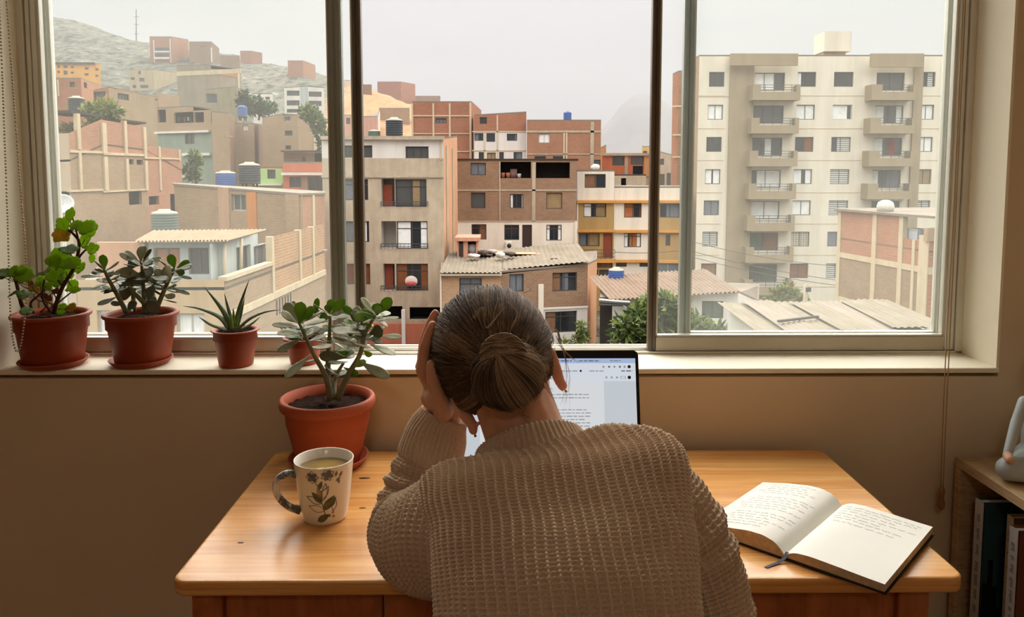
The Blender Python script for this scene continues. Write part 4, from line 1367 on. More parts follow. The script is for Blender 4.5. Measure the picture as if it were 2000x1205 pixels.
def house(name, label, plan, roof=M_roofc, back=8.0, group='houses on the hillside and in the valley', base=None, cat='house', parapet=0.0, roofname='roof', backmat=None, eave=0.0, root=None):
    """plan: list of faces [(pxA, DA, yA), (pxB, DB, yB), spec]; consecutive faces share their edge.
    spec: dict(mat, win=[(x0,y0,x1,y1,kind)], door=[...], band=[(x0,y0,x1,y1,mat,out)], hole=[...])"""
    base = GZ if base is None else base
    P = []
    for k, (a, b_, sp) in enumerate(plan):
        A = at(a[0], a[2], a[1]); B = at(b_[0], b_[2], b_[1])
        if not P:
            P.append(A)
        P.append(B)
    cx = sum(p.x for p in P) / len(P); cy = min(p.y for p in P)
    root = root or thing(name, label, cat, (cx, cy, base), group)
    ztop = []
    faces = []
    for k, (a, b_, sp) in enumerate(plan):
        A, B = P[k], P[k + 1]
        f = Face(A, B)
        faces.append(f)
        zA = at(a[0], a[2], a[1]).z; zB = at(b_[0], b_[2], b_[1]).z
        if sp.get('level'):
            zA = zB = max(zA, zB)
        rects = []
        for q in sp.get('win', []) + sp.get('hole', []) + sp.get('door', []):
            r = f.rect(q[:4])
            r = (max(r[0], .02), min(r[1], f.L - .02), max(r[2], base + .02), min(r[3], min(zA, zB) - .03))
            rects.append((r, q[4] if len(q) > 4 else ''))
        # walls may change material with height: sp['mat'] = [(ytop px, mat), ...] from the top down
        mats = sp['mat'] if isinstance(sp['mat'], list) else [(None, sp['mat'])]
        lev = [None] + [f.hit((a[0] + b_[0]) / 2, y)[1] for y, m in mats[1:]]
        for i, (y, m) in enumerate(mats):
            hi = None if i == 0 else lev[i]
            lo = base if i == len(mats) - 1 else lev[i + 1]
            rs = []
            for r, _ in rects:
                z0, z1 = max(r[2], lo), r[3] if hi is None else min(r[3], hi)
                if z1 - z0 > .01:
                    rs.append((r[0], r[1], z0, z1))
            wall_part(f, lo, zA if hi is None else hi, zB if hi is None else hi, rs, m, root)
        nw = len(sp.get('win', [])); nh = len(sp.get('hole', []))
        for i, (r, kind) in enumerate(rects):
            if i < nw:
                window(f, r, kind or 'x', root)
            elif i < nw + nh:
                # an open loggia or dark doorway: five inner sides
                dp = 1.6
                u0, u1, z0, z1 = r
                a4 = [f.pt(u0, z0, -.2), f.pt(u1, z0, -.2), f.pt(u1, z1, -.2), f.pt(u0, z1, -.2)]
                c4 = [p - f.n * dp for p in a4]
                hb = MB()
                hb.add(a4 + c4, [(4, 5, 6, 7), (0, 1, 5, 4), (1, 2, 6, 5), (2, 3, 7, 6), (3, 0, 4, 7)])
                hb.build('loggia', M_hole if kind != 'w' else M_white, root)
            else:
                u0, u1, z0, z1 = r
                slab_part(f, (u0 + .02, u1 - .02, z0, z1 - .02), {'r': M_doorr, 'd': M_door, '': M_door}.get(kind, M_door), root, 'door', -.1, .08)
        for q in sp.get('band', []):
            r = f.rect(q[:4])
            slab_part(f, r, q[4], root, q[6] if len(q) > 6 else 'concrete_band', q[5] if len(q) > 5 else .06, .25)
        ztop.append((zA, zB))
    # sides and back close the block
    if P[0].y > 55:
        back *= .5
    n0, n1 = faces[0], faces[-1]
    Q = [p for p in P]
    bl = Vector((P[0].x * (1 + back / max(P[0].y, 1)), P[0].y + back, 0)); br = Vector((P[-1].x * (1 + back / max(P[-1].y, 1)), P[-1].y + back, 0))
    if br.x < bl.x + .5:
        br.x = bl.x + .5
    zs = [ztop[0][0]] + [z[1] for z in ztop]
    zl, zr = zs[0], zs[-1]
    sb = MB()
    bm_ = backmat or (plan[-1][2]['mat'] if not isinstance(plan[-1][2]['mat'], list) else plan[-1][2]['mat'][0][1])
    for (a, za), (b_, zb) in (((P[-1], zr), (br, zr)), ((br, zr), (bl, zl)), ((bl, zl), (P[0], zl))):
        d = (Vector((b_.x, b_.y, 0)) - Vector((a.x, a.y, 0))).length
        sb.add([(a.x, a.y, base), (b_.x, b_.y, base), (b_.x, b_.y, zb), (a.x, a.y, za)], [(0, 1, 2, 3)], [[(0, base), (d, base), (d, zb), (0, za)]])
    sb.build('rear_wall', bm_, root)
    rb_ = MB()
    ring = [(p.x, p.y, zs[i] - parapet) for i, p in enumerate(P)] + [(br.x, br.y, zr - parapet), (bl.x, bl.y, zl - parapet)]
    if eave:
        c = Vector((sum(p[0] for p in ring) / len(ring), sum(p[1] for p in ring) / len(ring), 0))
        ring = [(c.x + (p[0] - c.x) * (1 + eave), c.y + (p[1] - c.y) * (1 + eave), p[2]) for p in ring]
    m = len(ring)
    th = .12
    rb_.add(ring + [(p[0], p[1], p[2] + th) for p in ring], [tuple(range(m - 1, -1, -1)), tuple(range(m, 2 * m))] + [(i, (i + 1) % m, m + (i + 1) % m, m + i) for i in range(m)],
            [[(ring[i][0], ring[i][1]) for i in range(m - 1, -1, -1)], [(p[0], p[1]) for p in ring]] + [[(0, 0), (1, 0), (1, th), (0, th)]] * m)
    rb_.build(roofname, roof, root)
    root['_top'] = max(zs)
    return root, faces, zs

# ------------------------------------------------------------------ terrain: valley floor and the rocky hill
RID = [(-400, -60), (0, 16), (60, 30), (110, 46), (150, 52), (200, 68), (270, 89), (350, 100), (440, 110), (520, 124), (600, 142), (650, 158), (700, 164), (745, 184), (800, 206), (850, 216), (900, 250), (960, 300), (1020, 345), (2600, 360)]
def ridge_tan(X, Y):
    """how high the ridge stands in this direction (tangent of elevation) as seen from the house"""
    px = PPX + FPX * (X / Y) - 13
    return (332 - float(np.interp(px, [r[0] for r in RID], [r[1] for r in RID]))) / FPX
def ridge_dist(X, Y):
    px = PPX + FPX * (X / Y) - 13
    return float(np.interp(px, [-400, 0, 300, 640, 760, 900, 1020], [330, 310, 270, 220, 190, 175, 170]))
def ground_h(X, Y):
    if Y < 20:
        return GZ
    rd, rt = ridge_dist(X, Y), ridge_tan(X, Y)
    zr = CAM.z + rt * rd
    t = min(max((Y - 66) / (rd - 66), 0), 1.6)
    if t <= 1:
        z = GZ + (zr - GZ) * (0.35 * t + 0.65 * t * t * (3 - 2 * t)) if zr > GZ else GZ + (zr - GZ) * t
    else:
        z = zr - (t - 1) * 26
    k = min(1, max(0, (Y - 130) / 60)) * min(1, max(0, (rt + .02) * 12))
    z += k * (mnoise.noise(Vector((X * .05, Y * .05, 0))) * 1.6 + mnoise.noise(Vector((X * .16, Y * .16, 3))) * .9 + mnoise.noise(Vector((X * .5, Y * .5, 7))) * .35)
    return z
def hill_hit(px, py):
    """where the sight line meets the ground"""
    r = ray(px, py)
    Y = 40.0
    while Y < 420:
        p = CAM + r * (Y / r.y)
        if p.z < ground_h(p.x, p.y):
            return Y
        Y += 1.0
    return 260.0
def terrain():
    ys = np.concatenate([np.linspace(2.5, 66, 14), np.linspace(70, 180, 70), np.linspace(182, 420, 110)])
    ts = np.concatenate([np.linspace(-4, -1.06, 40), np.linspace(-1.05, 0.95, 300), np.linspace(0.96, 4, 40)])
    V, F = [], []
    for y in ys:
        for t_ in ts:
            V.append((t_ * y, y, ground_h(t_ * y, y)))
    n = len(ts)
    for i in range(len(ys) - 1):
        a = np.arange(n - 1) + i * n
        F.append(np.stack([a, a + 1, a + n + 1, a + n], 1))
    t = NT('rocky_hillside')
    v = t.coord('Object')
    a = t.noise(t.coord('Object', (1.3, .6, 1.0)), .42, 8, .75)
    b = t.noise(v, .03, 4, .6)
    col = t.ramp(a, [(.38, lin((48, 50, 44))), (.49, lin((104, 102, 94))), (.60, lin((124, 121, 110))), (.70, lin((176, 172, 162)))])
    gr = t.ramp(b, [(.42, (0.84, 0.86, 0.78)), (.62, (1.04, 0.98, 0.90))])
    col = t.mix(1.0, col, gr, 'MULTIPLY')
    # bare sandy slope on the right shoulder of the hill
    sx = t.n('ShaderNodeSeparateXYZ'); t.l(t.coord('Object'), sx.inputs[0])
    mr = t.n('ShaderNodeMapRange'); mr.inputs[1].default_value = -41; mr.inputs[2].default_value = -34; t.l(sx.outputs['X'], mr.inputs[0])
    my = t.n('ShaderNodeMapRange'); my.inputs[1].default_value = 120; my.inputs[2].default_value = 140; t.l(sx.outputs['Y'], my.inputs[0])
    mm = t.n('ShaderNodeMath', operation='MULTIPLY'); t.l(mr.outputs[0], mm.inputs[0]); t.l(my.outputs[0], mm.inputs[1])
    sand = t.ramp(a, [(.35, lin((158, 122, 88))), (.65, lin((184, 146, 106)))])
    col = t.mix(mm.outputs[0], col, sand)
    t.principled(col, 0.95, 0.1, 0, t.bump(a, 0.8, 0.8))
    o = np_mesh('ground', V, np.concatenate(F), t.m)
    structure(o, 'rocky hillside rising behind the houses on the left', 'hill')
terrain()
def mountain():
    V, F = [], []
    xs = np.linspace(-60, 520, 90)
    prof = [(-60, 12), (90, 18), (115, 44), (134, 62), (150, 84), (165, 96), (178, 97), (200, 92), (225, 74), (260, 62), (330, 40), (420, 26), (520, 18)]
    for j, dy in enumerate((-260, -200, -140, -90, -45, 0, 120)):
        k = (0.0, .16, .36, .58, .82, 1.0, .3)[j]
        for x in xs:
            h = float(np.interp(x, [p[0] for p in prof], [p[1] for p in prof]))
            z = GZ + (h + 12) * k + (mnoise.noise(Vector((x * .03, dy * .03, 1))) * 5 + mnoise.noise(Vector((x * .1, dy * .1, 5))) * 2) * (k if j < 5 else .25)
            V.append((x, 1000 + dy, z))
    n = len(xs)
    for i in range(6):
        a = np.arange(n - 1) + i * n
        F.append(np.stack([a, a + 1, a + n + 1, a + n], 1))
    o = np_mesh('mountain', V, np.concatenate(F), plain('distant_rock', (112, 104, 96), .95, .1, var=.25, scale=.05))
    structure(o, 'hazy grey mountain far behind the rooftops', 'mountain')
    g = MB()
mountain()
# the morning haze over the valley
hz = MB().box(-420, 640, 62, 1250, GZ + .2, 150).build('haze', None or bpy.data.materials.new('haze'))
hm = hz.data.materials[0]
hm.use_nodes = True
hm.node_tree.nodes.clear()
ho = hm.node_tree.nodes.new('ShaderNodeOutputMaterial')
hv_ = hm.node_tree.nodes.new('ShaderNodeVolumeScatter')
hv_.inputs['Color'].default_value = (0.97, 0.98, 1.0, 1)
hv_.inputs['Density'].default_value = 0.0015 * 0.55
ha_ = hm.node_tree.nodes.new('ShaderNodeVolumeAbsorption')
ha_.inputs['Color'].default_value = (0, 0, 0, 1)
ha_.inputs['Density'].default_value = 0.0015 * 0.45
hs_ = hm.node_tree.nodes.new('ShaderNodeAddShader')
hm.node_tree.links.new(hv_.outputs[0], hs_.inputs[0])
hm.node_tree.links.new(ha_.outputs[0], hs_.inputs[1])
hm.node_tree.links.new(hs_.outputs[0], ho.inputs['Volume'])
tag(hz, 'pale haze lying over the far hillside and mountain', 'haze', None, 'stuff')

# ------------------------------------------------------------------ the tall apartment block
D = 64.0
tw = lambda c: c
wins, balc = [], []
rowsA = [155, 219, 282, 345, 406, 467, 529]
def colx(c, y):
    """window columns lean slightly inwards with height in the photograph"""
    return c - (y - 155) * .042
kA = ['', '', 'c09', '', 'c04c59', 'c09', 's09', 'b09']
colsA = [(1400, 15, ['d', 'c09', 'd', 'c04c59', 'k09', 's09', 'b09x']),
         (1576, 18, ['c02', 'c09', 'w59', 'c04c69', 'c09', 't09s09', 'w09']),
         (1648, 19, ['d', 'Xc07', 's39', 's09', 's09', 'k09', 's09']),
         (1812, 15, ['s58', 'c09', 'c09', 't09', 's09', '', ''])]
for cx, hw, kinds in colsA:
    for y, kd in zip(rowsA, kinds):
        if kd == '' :
            continue
        x = colx(cx, y)
        wins.append((x - hw, y - 14.5, x + hw, y + 14.5, kd + ('h' if kd == 's58' else '')))
loggA = [(1503, 34, ['c06', 'd', 'c46', 'c29', 'c09', 'g04w59', 'g49'], 1), (1739, 32, ['m', 'c03c79', 'c03r57', 'c02k49', 'k09', '', ''], -1)]
for cx, hw, kinds, sg in loggA:
    for y, kd in zip(rowsA, kinds):
        if kd:
            x = colx(cx, y)
            wins.append((x - hw + 5, y - 13, x + hw - 4, y + 22, kd + 'm'))
            balc.append((cx, hw, y, x, sg))
tall, tf, tz = house('apartment_building', 'tall cream apartment block with beige balcony columns at the right', [((1345, D + 5, 122), (1366, D, 110), dict(mat=M_brickt)),
    ((1366, D, 110), (1846, D, 110), dict(mat=M_cream, win=wins,
     band=[(1364, 188, 1424, 189.2, M_beam, .03), (1420, 108, 1466, 600, concrete('beige_render', (160, 144, 118), .08, .3), .22, 'beige_pier'), (1420, 108, 1550, 131, concrete('beige_render', (160, 144, 118)), 1.0, 'roof_fascia'),
           (1690, 108, 1792, 134, concrete('beige_render', (160, 144, 118)), 1.0, 'roof_fascia'), (1775, 108, 1792, 600, concrete('beige_render', (160, 144, 118)), .22, 'beige_pier')]))],
    roof=M_roofc, back=12, group=None, cat='apartment building')
F0 = tf[1]
M_beige = concrete('beige_render', (160, 144, 118))
for k, y in enumerate([187, 251, 313, 376, 437, 498, 560]):
    for a, b_ in ((1366, 1419), (1551, 1689), (1793, 1845)):
        if y > 400 and a > 1790:
            continue
        r = F0.rect((colx(a, y), y - .6, colx(b_, y), y + .6))
        slab_part(F0, (max(r[0], 0), r[1], r[2], r[3]), M_beam, tall, 'string_course', .025, .1)
for cx, hw, y, x, sg in balc:
    u0, u1, z0, z1 = F0.rect((x - hw - 8, y + 13, x + hw + 15, y + 43) if sg > 0 else (x - hw - 18, y + 13, x + hw + 3, y + 43))
    b = MB()
    dp = 1.25
    def bx(ua, ub, oa, ob, za, zb):
        b.obox(F0.pt((ua + ub) / 2, (za + zb) / 2, (oa + ob) / 2), F0.d * ((ub - ua) / 2), F0.n * ((ob - oa) / 2), Vector((0, 0, (zb - za) / 2)))
    hgt = z1 - z0
    bx(u0, u1, 0, dp, z0, z0 + .16)
    zf = z0 + hgt * .52
    bx(u0, u1, dp - .12, dp, z0 + .16, zf)
    bx(u0, u0 + .12, 0, dp - .12, z0 + .16, z1); bx(u1 - .12, u1, 0, dp - .12, z0 + .16, z1)
    w_ = (u1 - u0) * .17
    if sg > 0:
        bx(u0, u0 + w_, dp - .12, dp, zf, z1); bx(u1 - w_ * .5, u1, dp - .12, dp, zf, z1)
        ra, rb2 = u0 + w_, u1 - w_ * .5
    else:
        bx(u0, u0 + w_ * 1.4, dp - .12, dp, zf, z1); bx(u1 - w_ * .4, u1, dp - .12, dp, zf, z1)
        ra, rb2 = u0 + w_ * 1.4, u1 - w_ * .4
    bo_ = b.build('balcony', M_beige, tall)
    rr = MB()
    for q in range(3):
        zz = zf + (z1 - zf) * (q + .8) / 3
        rr.obox(F0.pt((ra + rb2) / 2, zz, dp - .06), F0.d * ((rb2 - ra) / 2), F0.n * .02, Vector((0, 0, .02)))
    for q in range(4):
        uu = ra + (rb2 - ra) * (q + .5) / 4
        rr.obox(F0.pt(uu, (zf + z1) / 2, dp - .06), F0.d * .015, F0.n * .015, Vector((0, 0, (z1 - zf) / 2)))
    rr.build('railing', M_rail, bo_)
# roof-top water tank room
pent = [at(1583, 62, D + 2), at(1611, 62, D + 1.0), at(1664, 61, D + 1.0)]
zb, zt_ = at(1600, 106, D + 1).z + .25, at(1620, 61, D + 1).z
MB().prism([(pent[1].x, D + 1.0), (pent[2].x, D + 1.0), (pent[2].x, D + 3.2), (pent[1].x, D + 3.2)], zb, zt_).build('roof_tank_room', M_cream, tall)
MB().prism([(pent[1].x + .1, D + 1.4), (pent[2].x - .3, D + 1.4), (pent[2].x - .3, D + 3), (pent[1].x + .1, D + 3)], tz[1] - .05, zb).build('roof_tank_base', M_beam, tall)
gnd = F0.rect((1450, 566, 1560, 600))

# ------------------------------------------------------------------ other blocks in the middle of the view
t_brown = concrete('beige_render', (160, 144, 118))
house('apartment_building', 'slim tall brown brick tower behind the left edge of the cream apartment block', [((1314, 80, 146), (1326, 79, 140), dict(mat=M_bricko)), ((1326, 79, 140), (1372, 79, 140), dict(mat=M_brickb, band=[(1314, 206, 1372, 209, M_beam), (1314, 262, 1372, 265, M_beam), (1314, 305, 1372, 308, M_beam)]))], back=8, group=None, cat='apartment building')

# grey concrete building left of centre
D = 50.0
M_grey_c = concrete('raw_plaster', (182, 167, 144), .18, .6)
M_peach = concrete('peach_plaster', (196, 150, 116), .1, .4)
h, fs, zs = house('apartment_building', 'raw grey plaster building with white top storey and balconies, left of centre', [
    ((628, D, 275), (866, D, 272), dict(mat=[(None, M_white), (309, M_grey_c)], win=[(672, 284, 727, 308, 'xm'), (792, 286, 837, 309, 'm'), (670, 350, 719, 391, 'k07h'), (772, 350, 833, 404, 't57mh'), (674, 432, 721, 473, 'k06c78'),
        (775, 432, 835, 486, 'c04c79h'), (675, 515, 723, 556, 'w09'), (774, 515, 836, 568, 'w03w79h')],
        hole=[(745, 349, 771, 404, 'w'), (745, 432, 774, 486, 'w'), (749, 515, 771, 568, 'w'), (706, 598, 786, 624), (800, 600, 862, 624)], door=[],
        band=[(628, 343, 866, 347, M_conc, .08), (700, 306, 704, 480, M_conc, .1, 'downpipe'), (628, 266, 868, 273, M_conc, .3, 'roof_edge'), (860, 272, 862.5, 312, M_beam, .06, 'downpipe')])),
    ((866, D, 272), (893, D + 7, 268), dict(mat=M_peach, band=[(872, 285, 875, 700, M_conc, .06, 'concrete_column'), (884, 290, 886, 700, M_conc, .06, 'concrete_column')]))], back=2.6, group=None, cat='apartment building')
f = fs[0]
for y, kd in ((404, 1), (486, 2), (568, 3)):
    u0, u1, z0, z1 = f.rect((744, y - 10, 836, y))
    rr = MB()
    rr.obox(f.pt((u0 + u1) / 2, z1, .08), f.d * ((u1 - u0) / 2), f.n * .02, Vector((0, 0, .025)))
    rr.obox(f.pt((u0 + u1) / 2, (z0 + z1) / 2, .08), f.d * ((u1 - u0) / 2), f.n * .015, Vector((0, 0, .015)))
    for q in range(13):
        rr.obox(f.pt(u0 + (u1 - u0) * q / 12, (z0 + z1) / 2, .08), f.d * .012, f.n * .012, Vector((0, 0, (z1 - z0) / 2)))
    rr.build('balcony_railing', M_rail, h)
for rct, m in (((746, 361, 764, 404), M_doorr), ((750, 518, 766, 567), M_doorr)):
    slab_part(f, f.rect(rct), m, h, 'door', -.5, .1)
slab_part(f, f.rect((700, 625, 866, 700)), concrete('red_oxide_wall', (176, 106, 82), .08, .3), h, 'red_wall', 1.2, .3)
slab_part(f, f.rect((790, 598, 797, 700)), M_white, h, 'post', 1.4, .2)
# round toy cushion on the lowest balcony: two-tone plush ball
u0, u1, z0, z1 = f.rect((788, 537, 818, 560))
zb0 = z0
ps = thing('plush_ball', 'pink and white round cushion on the lowest balcony of the grey building', 'cushion', f.pt((u0 + u1) / 2, z0, -.04))
MB().ball(f.pt((u0 + u1) / 2, z0 + .36, -.04), (.42, .09, .36)).build('cushion', plain('plush_white', (205, 190, 180), .9), ps)
MB().ball(f.pt((u0 + u1) / 2, z0 + .24, .0), (.34, .08, .16)).build('pink_patch', plain('plush_pink', (196, 92, 92), .9), ps)

# brown brick house, centre
D = 60.0
house('house', 'brown brick house with dark tin roof and cream lower storey in the centre', [((891, D, 316), (1126, D, 313), dict(mat=[(None, M_brickb), (433, M_cream)], level=1,
    win=[(919, 318, 949, 342, 'k09'), (920, 376, 948, 407, 'xm'), (996, 379, 1022, 407, 'c02c89'), (1067, 376, 1098, 408, 't09xm'), (921, 438, 950, 468, 'b59h'), (985, 439, 1014, 469, 'h'), (1067, 439, 1097, 470, 'c02c79h')],
    hole=[(977, 316, 1037, 348), (1047, 317, 1113, 348)], door=[(1020, 439, 1039, 491, 'd')],
    band=[(891, 431, 1126, 433, M_conc, .05), (891, 370, 1126, 373, M_conc, .05), (975, 316, 977.5, 432, M_conc, .06, 'concrete_column'), (1039, 317, 1046, 432, M_conc, .05, 'concrete_column'), (1122, 433, 1127, 492, M_cream, .2, 'downpipe')]))],
    roof=M_zincd, back=8, group=None, eave=.03)
# red brick block behind it
D = 82.0
house('house', 'large red brick house with pale concrete frame behind the grey building', [((805, D, 202), (921, D, 200), dict(mat=M_brick, level=1, win=[(851, 231, 872, 241, 'ck09')],
    band=[(805, 225, 921, 227.5, M_beam, .08, 'concrete_beam'), (805, 260, 921, 262, M_beam, .08, 'concrete_beam'), (805, 295, 921, 297, M_beam, .08, 'concrete_beam'), (845, 202, 848.5, 320, M_beam, .1, 'concrete_column'), (877, 202, 880.5, 320, M_beam, .1, 'concrete_column'), (804, 202, 807.5, 320, M_beam, .1, 'concrete_column'), (917, 200, 921, 330, M_beam, .1, 'concrete_column')])),
    ((921, D, 200), (940, D + 10, 217), dict(mat=M_brick))], back=8)
D = 80.0
house('house', 'narrow house with red brick top and white lower walls beside the big brick block', [((926, D, 226), (1028, D, 220), dict(mat=[(None, M_brick), (258, M_white)], win=[(937, 229, 951, 242, 'x'), (924, 260, 944, 275, 'ck04'), (950, 260, 967, 277, 'x'), (990, 261, 1010, 275, 'k79'), (935, 297, 946, 312, 'x'), (951, 298, 968, 312, 't09'), (975, 297, 984, 313, 'x'), (1003, 297, 1020, 313, 'k39')],
    band=[(922, 256, 1028, 258, M_beam), (922, 293, 1028, 295, M_beam), (945, 258, 947.5, 330, M_beam), (970, 225, 973, 330, M_beam)]))], back=7)
D = 79.0
h3, f3, z3 = house('house', 'broad flat-roofed brown brick house carrying a blue roof tank', [((1029, D, 236), (1174, D, 236), dict(mat=brick('dull_brick', (166, 116, 90), (156, 108, 84), (160, 132, 106)), win=[(1052, 261, 1074, 279, 'Cc09'), (1044, 305, 1066, 320, 'x'), (1080, 305, 1108, 320, 'x'), (1155, 312, 1174, 330, 'm')],
    band=[(1029, 255, 1174, 259, M_conc, .06), (1100, 258, 1103, 330, M_beam), (1105, 258, 1108, 330, M_beam), (1153, 238, 1160, 330, M_conc), (1029, 300, 1174, 302, M_conc)]))], back=9)
# yellow and cream building with ochre bands
D = 64.0
M_och = concrete('ochre_paint', (206, 150, 80), .05, .3)
M_olive = concrete('mustard_paint', (172, 142, 92), .07, .3)
hy, fy, zy = house('apartment_building', 'cream and ochre striped apartment building right of centre', [((1126, D, 335), (1200, D, 335), dict(mat=[(None, M_cream), (397, M_olive)], win=[(1142, 340, 1183, 367, 'b05'), (1140, 397, 1184, 424, 'c03t59h'), (1131, 456, 1171, 481, 'k03t49'), (1150, 513, 1196, 523, 'b09'), (1156, 527, 1168, 540, 'k09'), (1170, 527, 1190, 540, 'm')], door=[(1178, 456, 1196, 504, 'r')],
     band=[(1126, 391, 1200, 396, M_och, .3, 'ochre_band'), (1126, 448, 1200, 453, M_och, .3, 'ochre_band'), (1126, 504, 1200, 511, M_och, .9, 'ochre_band'), (1126, 335, 1129, 560, M_white, .1, 'downpipe')]))], back=10, group=None, cat='apartment building')
hy, fy2, zy2 = house('', '', [((1200, D + .4, 367), (1285, D + .4, 367), dict(mat=M_cream, win=[(1219, 397, 1253, 425, 'o05w89h'), (1219, 455, 1252, 483, 'c02o37c79h'), (1203, 513, 1224, 521, 'x'), (1249, 513, 1266, 521, 'm')], band=[(1200, 391, 1284, 396, M_och, .3, 'ochre_band'), (1200, 449, 1284, 454, M_och, .3, 'ochre_band'), (1200, 507, 1284, 512, M_och, .3, 'ochre_band')])),
    ((1285, D + .2, 367), (1330, D + .2, 367), dict(mat=[(None, M_cream), (397, M_olive)], win=[(1289, 398, 1328, 425, 'k39'), (1300, 458, 1309, 480, 'm'), (1284, 514, 1326, 540, 'Ck09')], band=[(1285, 391, 1330, 396, M_och, .3, 'ochre_band'), (1285, 449, 1330, 454, M_och, .3, 'ochre_band'), (1285, 506, 1330, 511, M_och, .9, 'ochre_band')]))], back=10, root=hy)
u0, u1, z0, z1 = fy[0].rect((1129, 486, 1198, 506))
rr = MB()
for q in range(3):
    rr.obox(fy[0].pt((u0 + u1) / 2, z0 + (z1 - z0) * (q + 1) / 3, .8), fy[0].d * ((u1 - u0) / 2), fy[0].n * .02, Vector((0, 0, .02)))
for q in range(9):
    rr.obox(fy[0].pt(u0 + (u1 - u0) * q / 8, (z0 + z1) / 2, .8), fy[0].d * .015, fy[0].n * .015, Vector((0, 0, (z1 - z0) / 2)))
rr.build('balcony_railing', M_rail, hy)
# houses peeping out behind it
house('house', 'orange plastered house with dark loggias behind the ochre striped building', [((1176, 86, 304), (1282, 86, 304), dict(mat=[(None, concrete('orange_paint', (186, 110, 74), .1, .3)), (342, M_conc)], win=[(1196, 304.5, 1219, 323, 'm'), (1232, 304.5, 1257, 322, 'm')], hole=[(1236, 324, 1256, 342)], band=[(1176, 299, 1284, 304, M_conc, .3, 'roof_edge'), (1220, 304, 1226, 345, M_conc, .1, 'concrete_column'), (1258, 304, 1268, 345, concrete('apricot_paint', (206, 150, 100), .06), .1, 'apricot_pier')])) ], back=7)
house('house', 'low grey outbuilding with a small dark door on the roof level behind the striped building', [((1198, 74, 345), (1262, 74, 343), dict(mat=M_conc, hole=[(1213, 348, 1223, 367)], level=1))], roof=M_zincd, back=4)
house('house', 'grey concrete house half hidden between the window sashes', [((1284, 92, 296), (1313, 92, 304), dict(mat=M_conc, win=[(1288, 310, 1297, 322, 'm'), (1288, 340, 1298, 362, 'm'), (1302, 338, 1310, 362, 'm')]))], back=7)
house('house', 'small yellow house in front of the hazy mountain', [((1254, 120, 287), (1282, 120, 287), dict(mat=concrete('yellow_paint', (206, 168, 100), .06), win=[(1256, 295, 1264, 300, 'x'), (1268, 294, 1280, 300, 'x')]))], back=6)
house('house', 'little house with an ochre gable beside the blue-tank house', [((1172, 100, 290), (1184, 100, 284), dict(mat=concrete('ochre_wall', (176, 132, 80), .08)))], back=5)
# right edge, beyond the cream apartment block
house('house', 'reddish brick house at the far right edge beyond the apartment block', [((1834, 90, 382), (1872, 90, 384), dict(mat=[(None, concrete('grey_paint', (150, 150, 146), .1)), (388, M_brick)]))], back=6)
house('house', 'dull orange house with tiled eave at the far right beside the apartment block', [((1832, 110, 352), (1862, 110, 350), dict(mat=concrete('salmon_paint', (180, 126, 92), .1), win=[(1838, 362, 1852, 370, 'x')]))], back=6)
house('house', 'pale green house far away at the right edge', [((1834, 150, 326), (1870, 150, 326), dict(mat=concrete('mint_paint', (176, 186, 170), .05), win=[(1846, 332, 1852, 338, 'x')]))], back=8)

# ------------------------------------------------------------------ nearer houses below the window
# brick house with patched roof in front of the head
D = 46.0
hb_, fb_, zb_ = house('house', 'brick house with patched sheet roof just behind the head of the person', [((861, D - 1.2, 535), (978, D - 1.2, 533), dict(mat=brick('pale_brown_brick', (186, 148, 116), (176, 136, 104), (188, 162, 134), mix=.7), win=[(897, 543, 941, 590, 'k09h')], band=[(860, 533, 980, 537, M_cream, .35, 'eave_board'), (860, 535, 863, 700, M_cream, .1, 'downpipe')])),
    ((978, D, 530), (1148, D, 518), dict(mat=[(None, M_brickb), (601, M_white)], win=[(995, 532, 1023, 570, 'k09'), (1079, 532, 1127, 569, 'b03k46h'), (1065, 608, 1127, 650, 'b03h')], band=[(1051, 555, 1061, 640, M_cream, .1, 'concrete_column'), (1040, 600, 1148, 603, M_white, .08)])),
    ((1148, D, 518), (1166, D + 7, 509), dict(mat=M_peach))], roof=M_roofc, back=5.5, group=None, cat='house')
zr = zb_[1]
rs = MB()
pa = [at(858, 537, D - 1.6), at(980, 533, D - 1.6)]
corr_sheet(rs, Vector((pa[0].x, D - 1.7, zb_[0] + .14)), Vector((0, 0, 1)), Vector((pa[1].x - pa[0].x, 0, 0)), Vector((0, 8.5, .4)), 14, .03)
q0, q1 = at(972, 529, D), at(1153, 512, D)
rs2 = MB()
corr_sheet(rs2, Vector((q0.x, D - .5, q0.z + .12)), Vector((0, 0, 1)), Vector((q1.x - q0.x, 0, q1.z - q0.z)), Vector((0, 9.0, .3)), 18, .03)
rs.build('roof_sheet', M_zinc, hb_); rs2.build('roof_sheet', M_zinc, hb_)
rk = random.Random(8)
for k in range(9):
    x = rk.uniform(930, 1120)
    p = at(x, 512, D + 3 + rk.uniform(-2, 4))
    zz = zb_[1] + .42 + .03 * k * .2
    MB().obox((p.x, p.y, zz + .05), Vector((rk.uniform(.5, 1.1), rk.uniform(-.1, .1), rk.uniform(-.02, .03))), Vector((.05, rk.uniform(.5, 1.1), 0)), Vector((0, 0, .015))).build('loose_sheet', (M_zinc, M_roofc, M_peach)[k % 3], hb_)
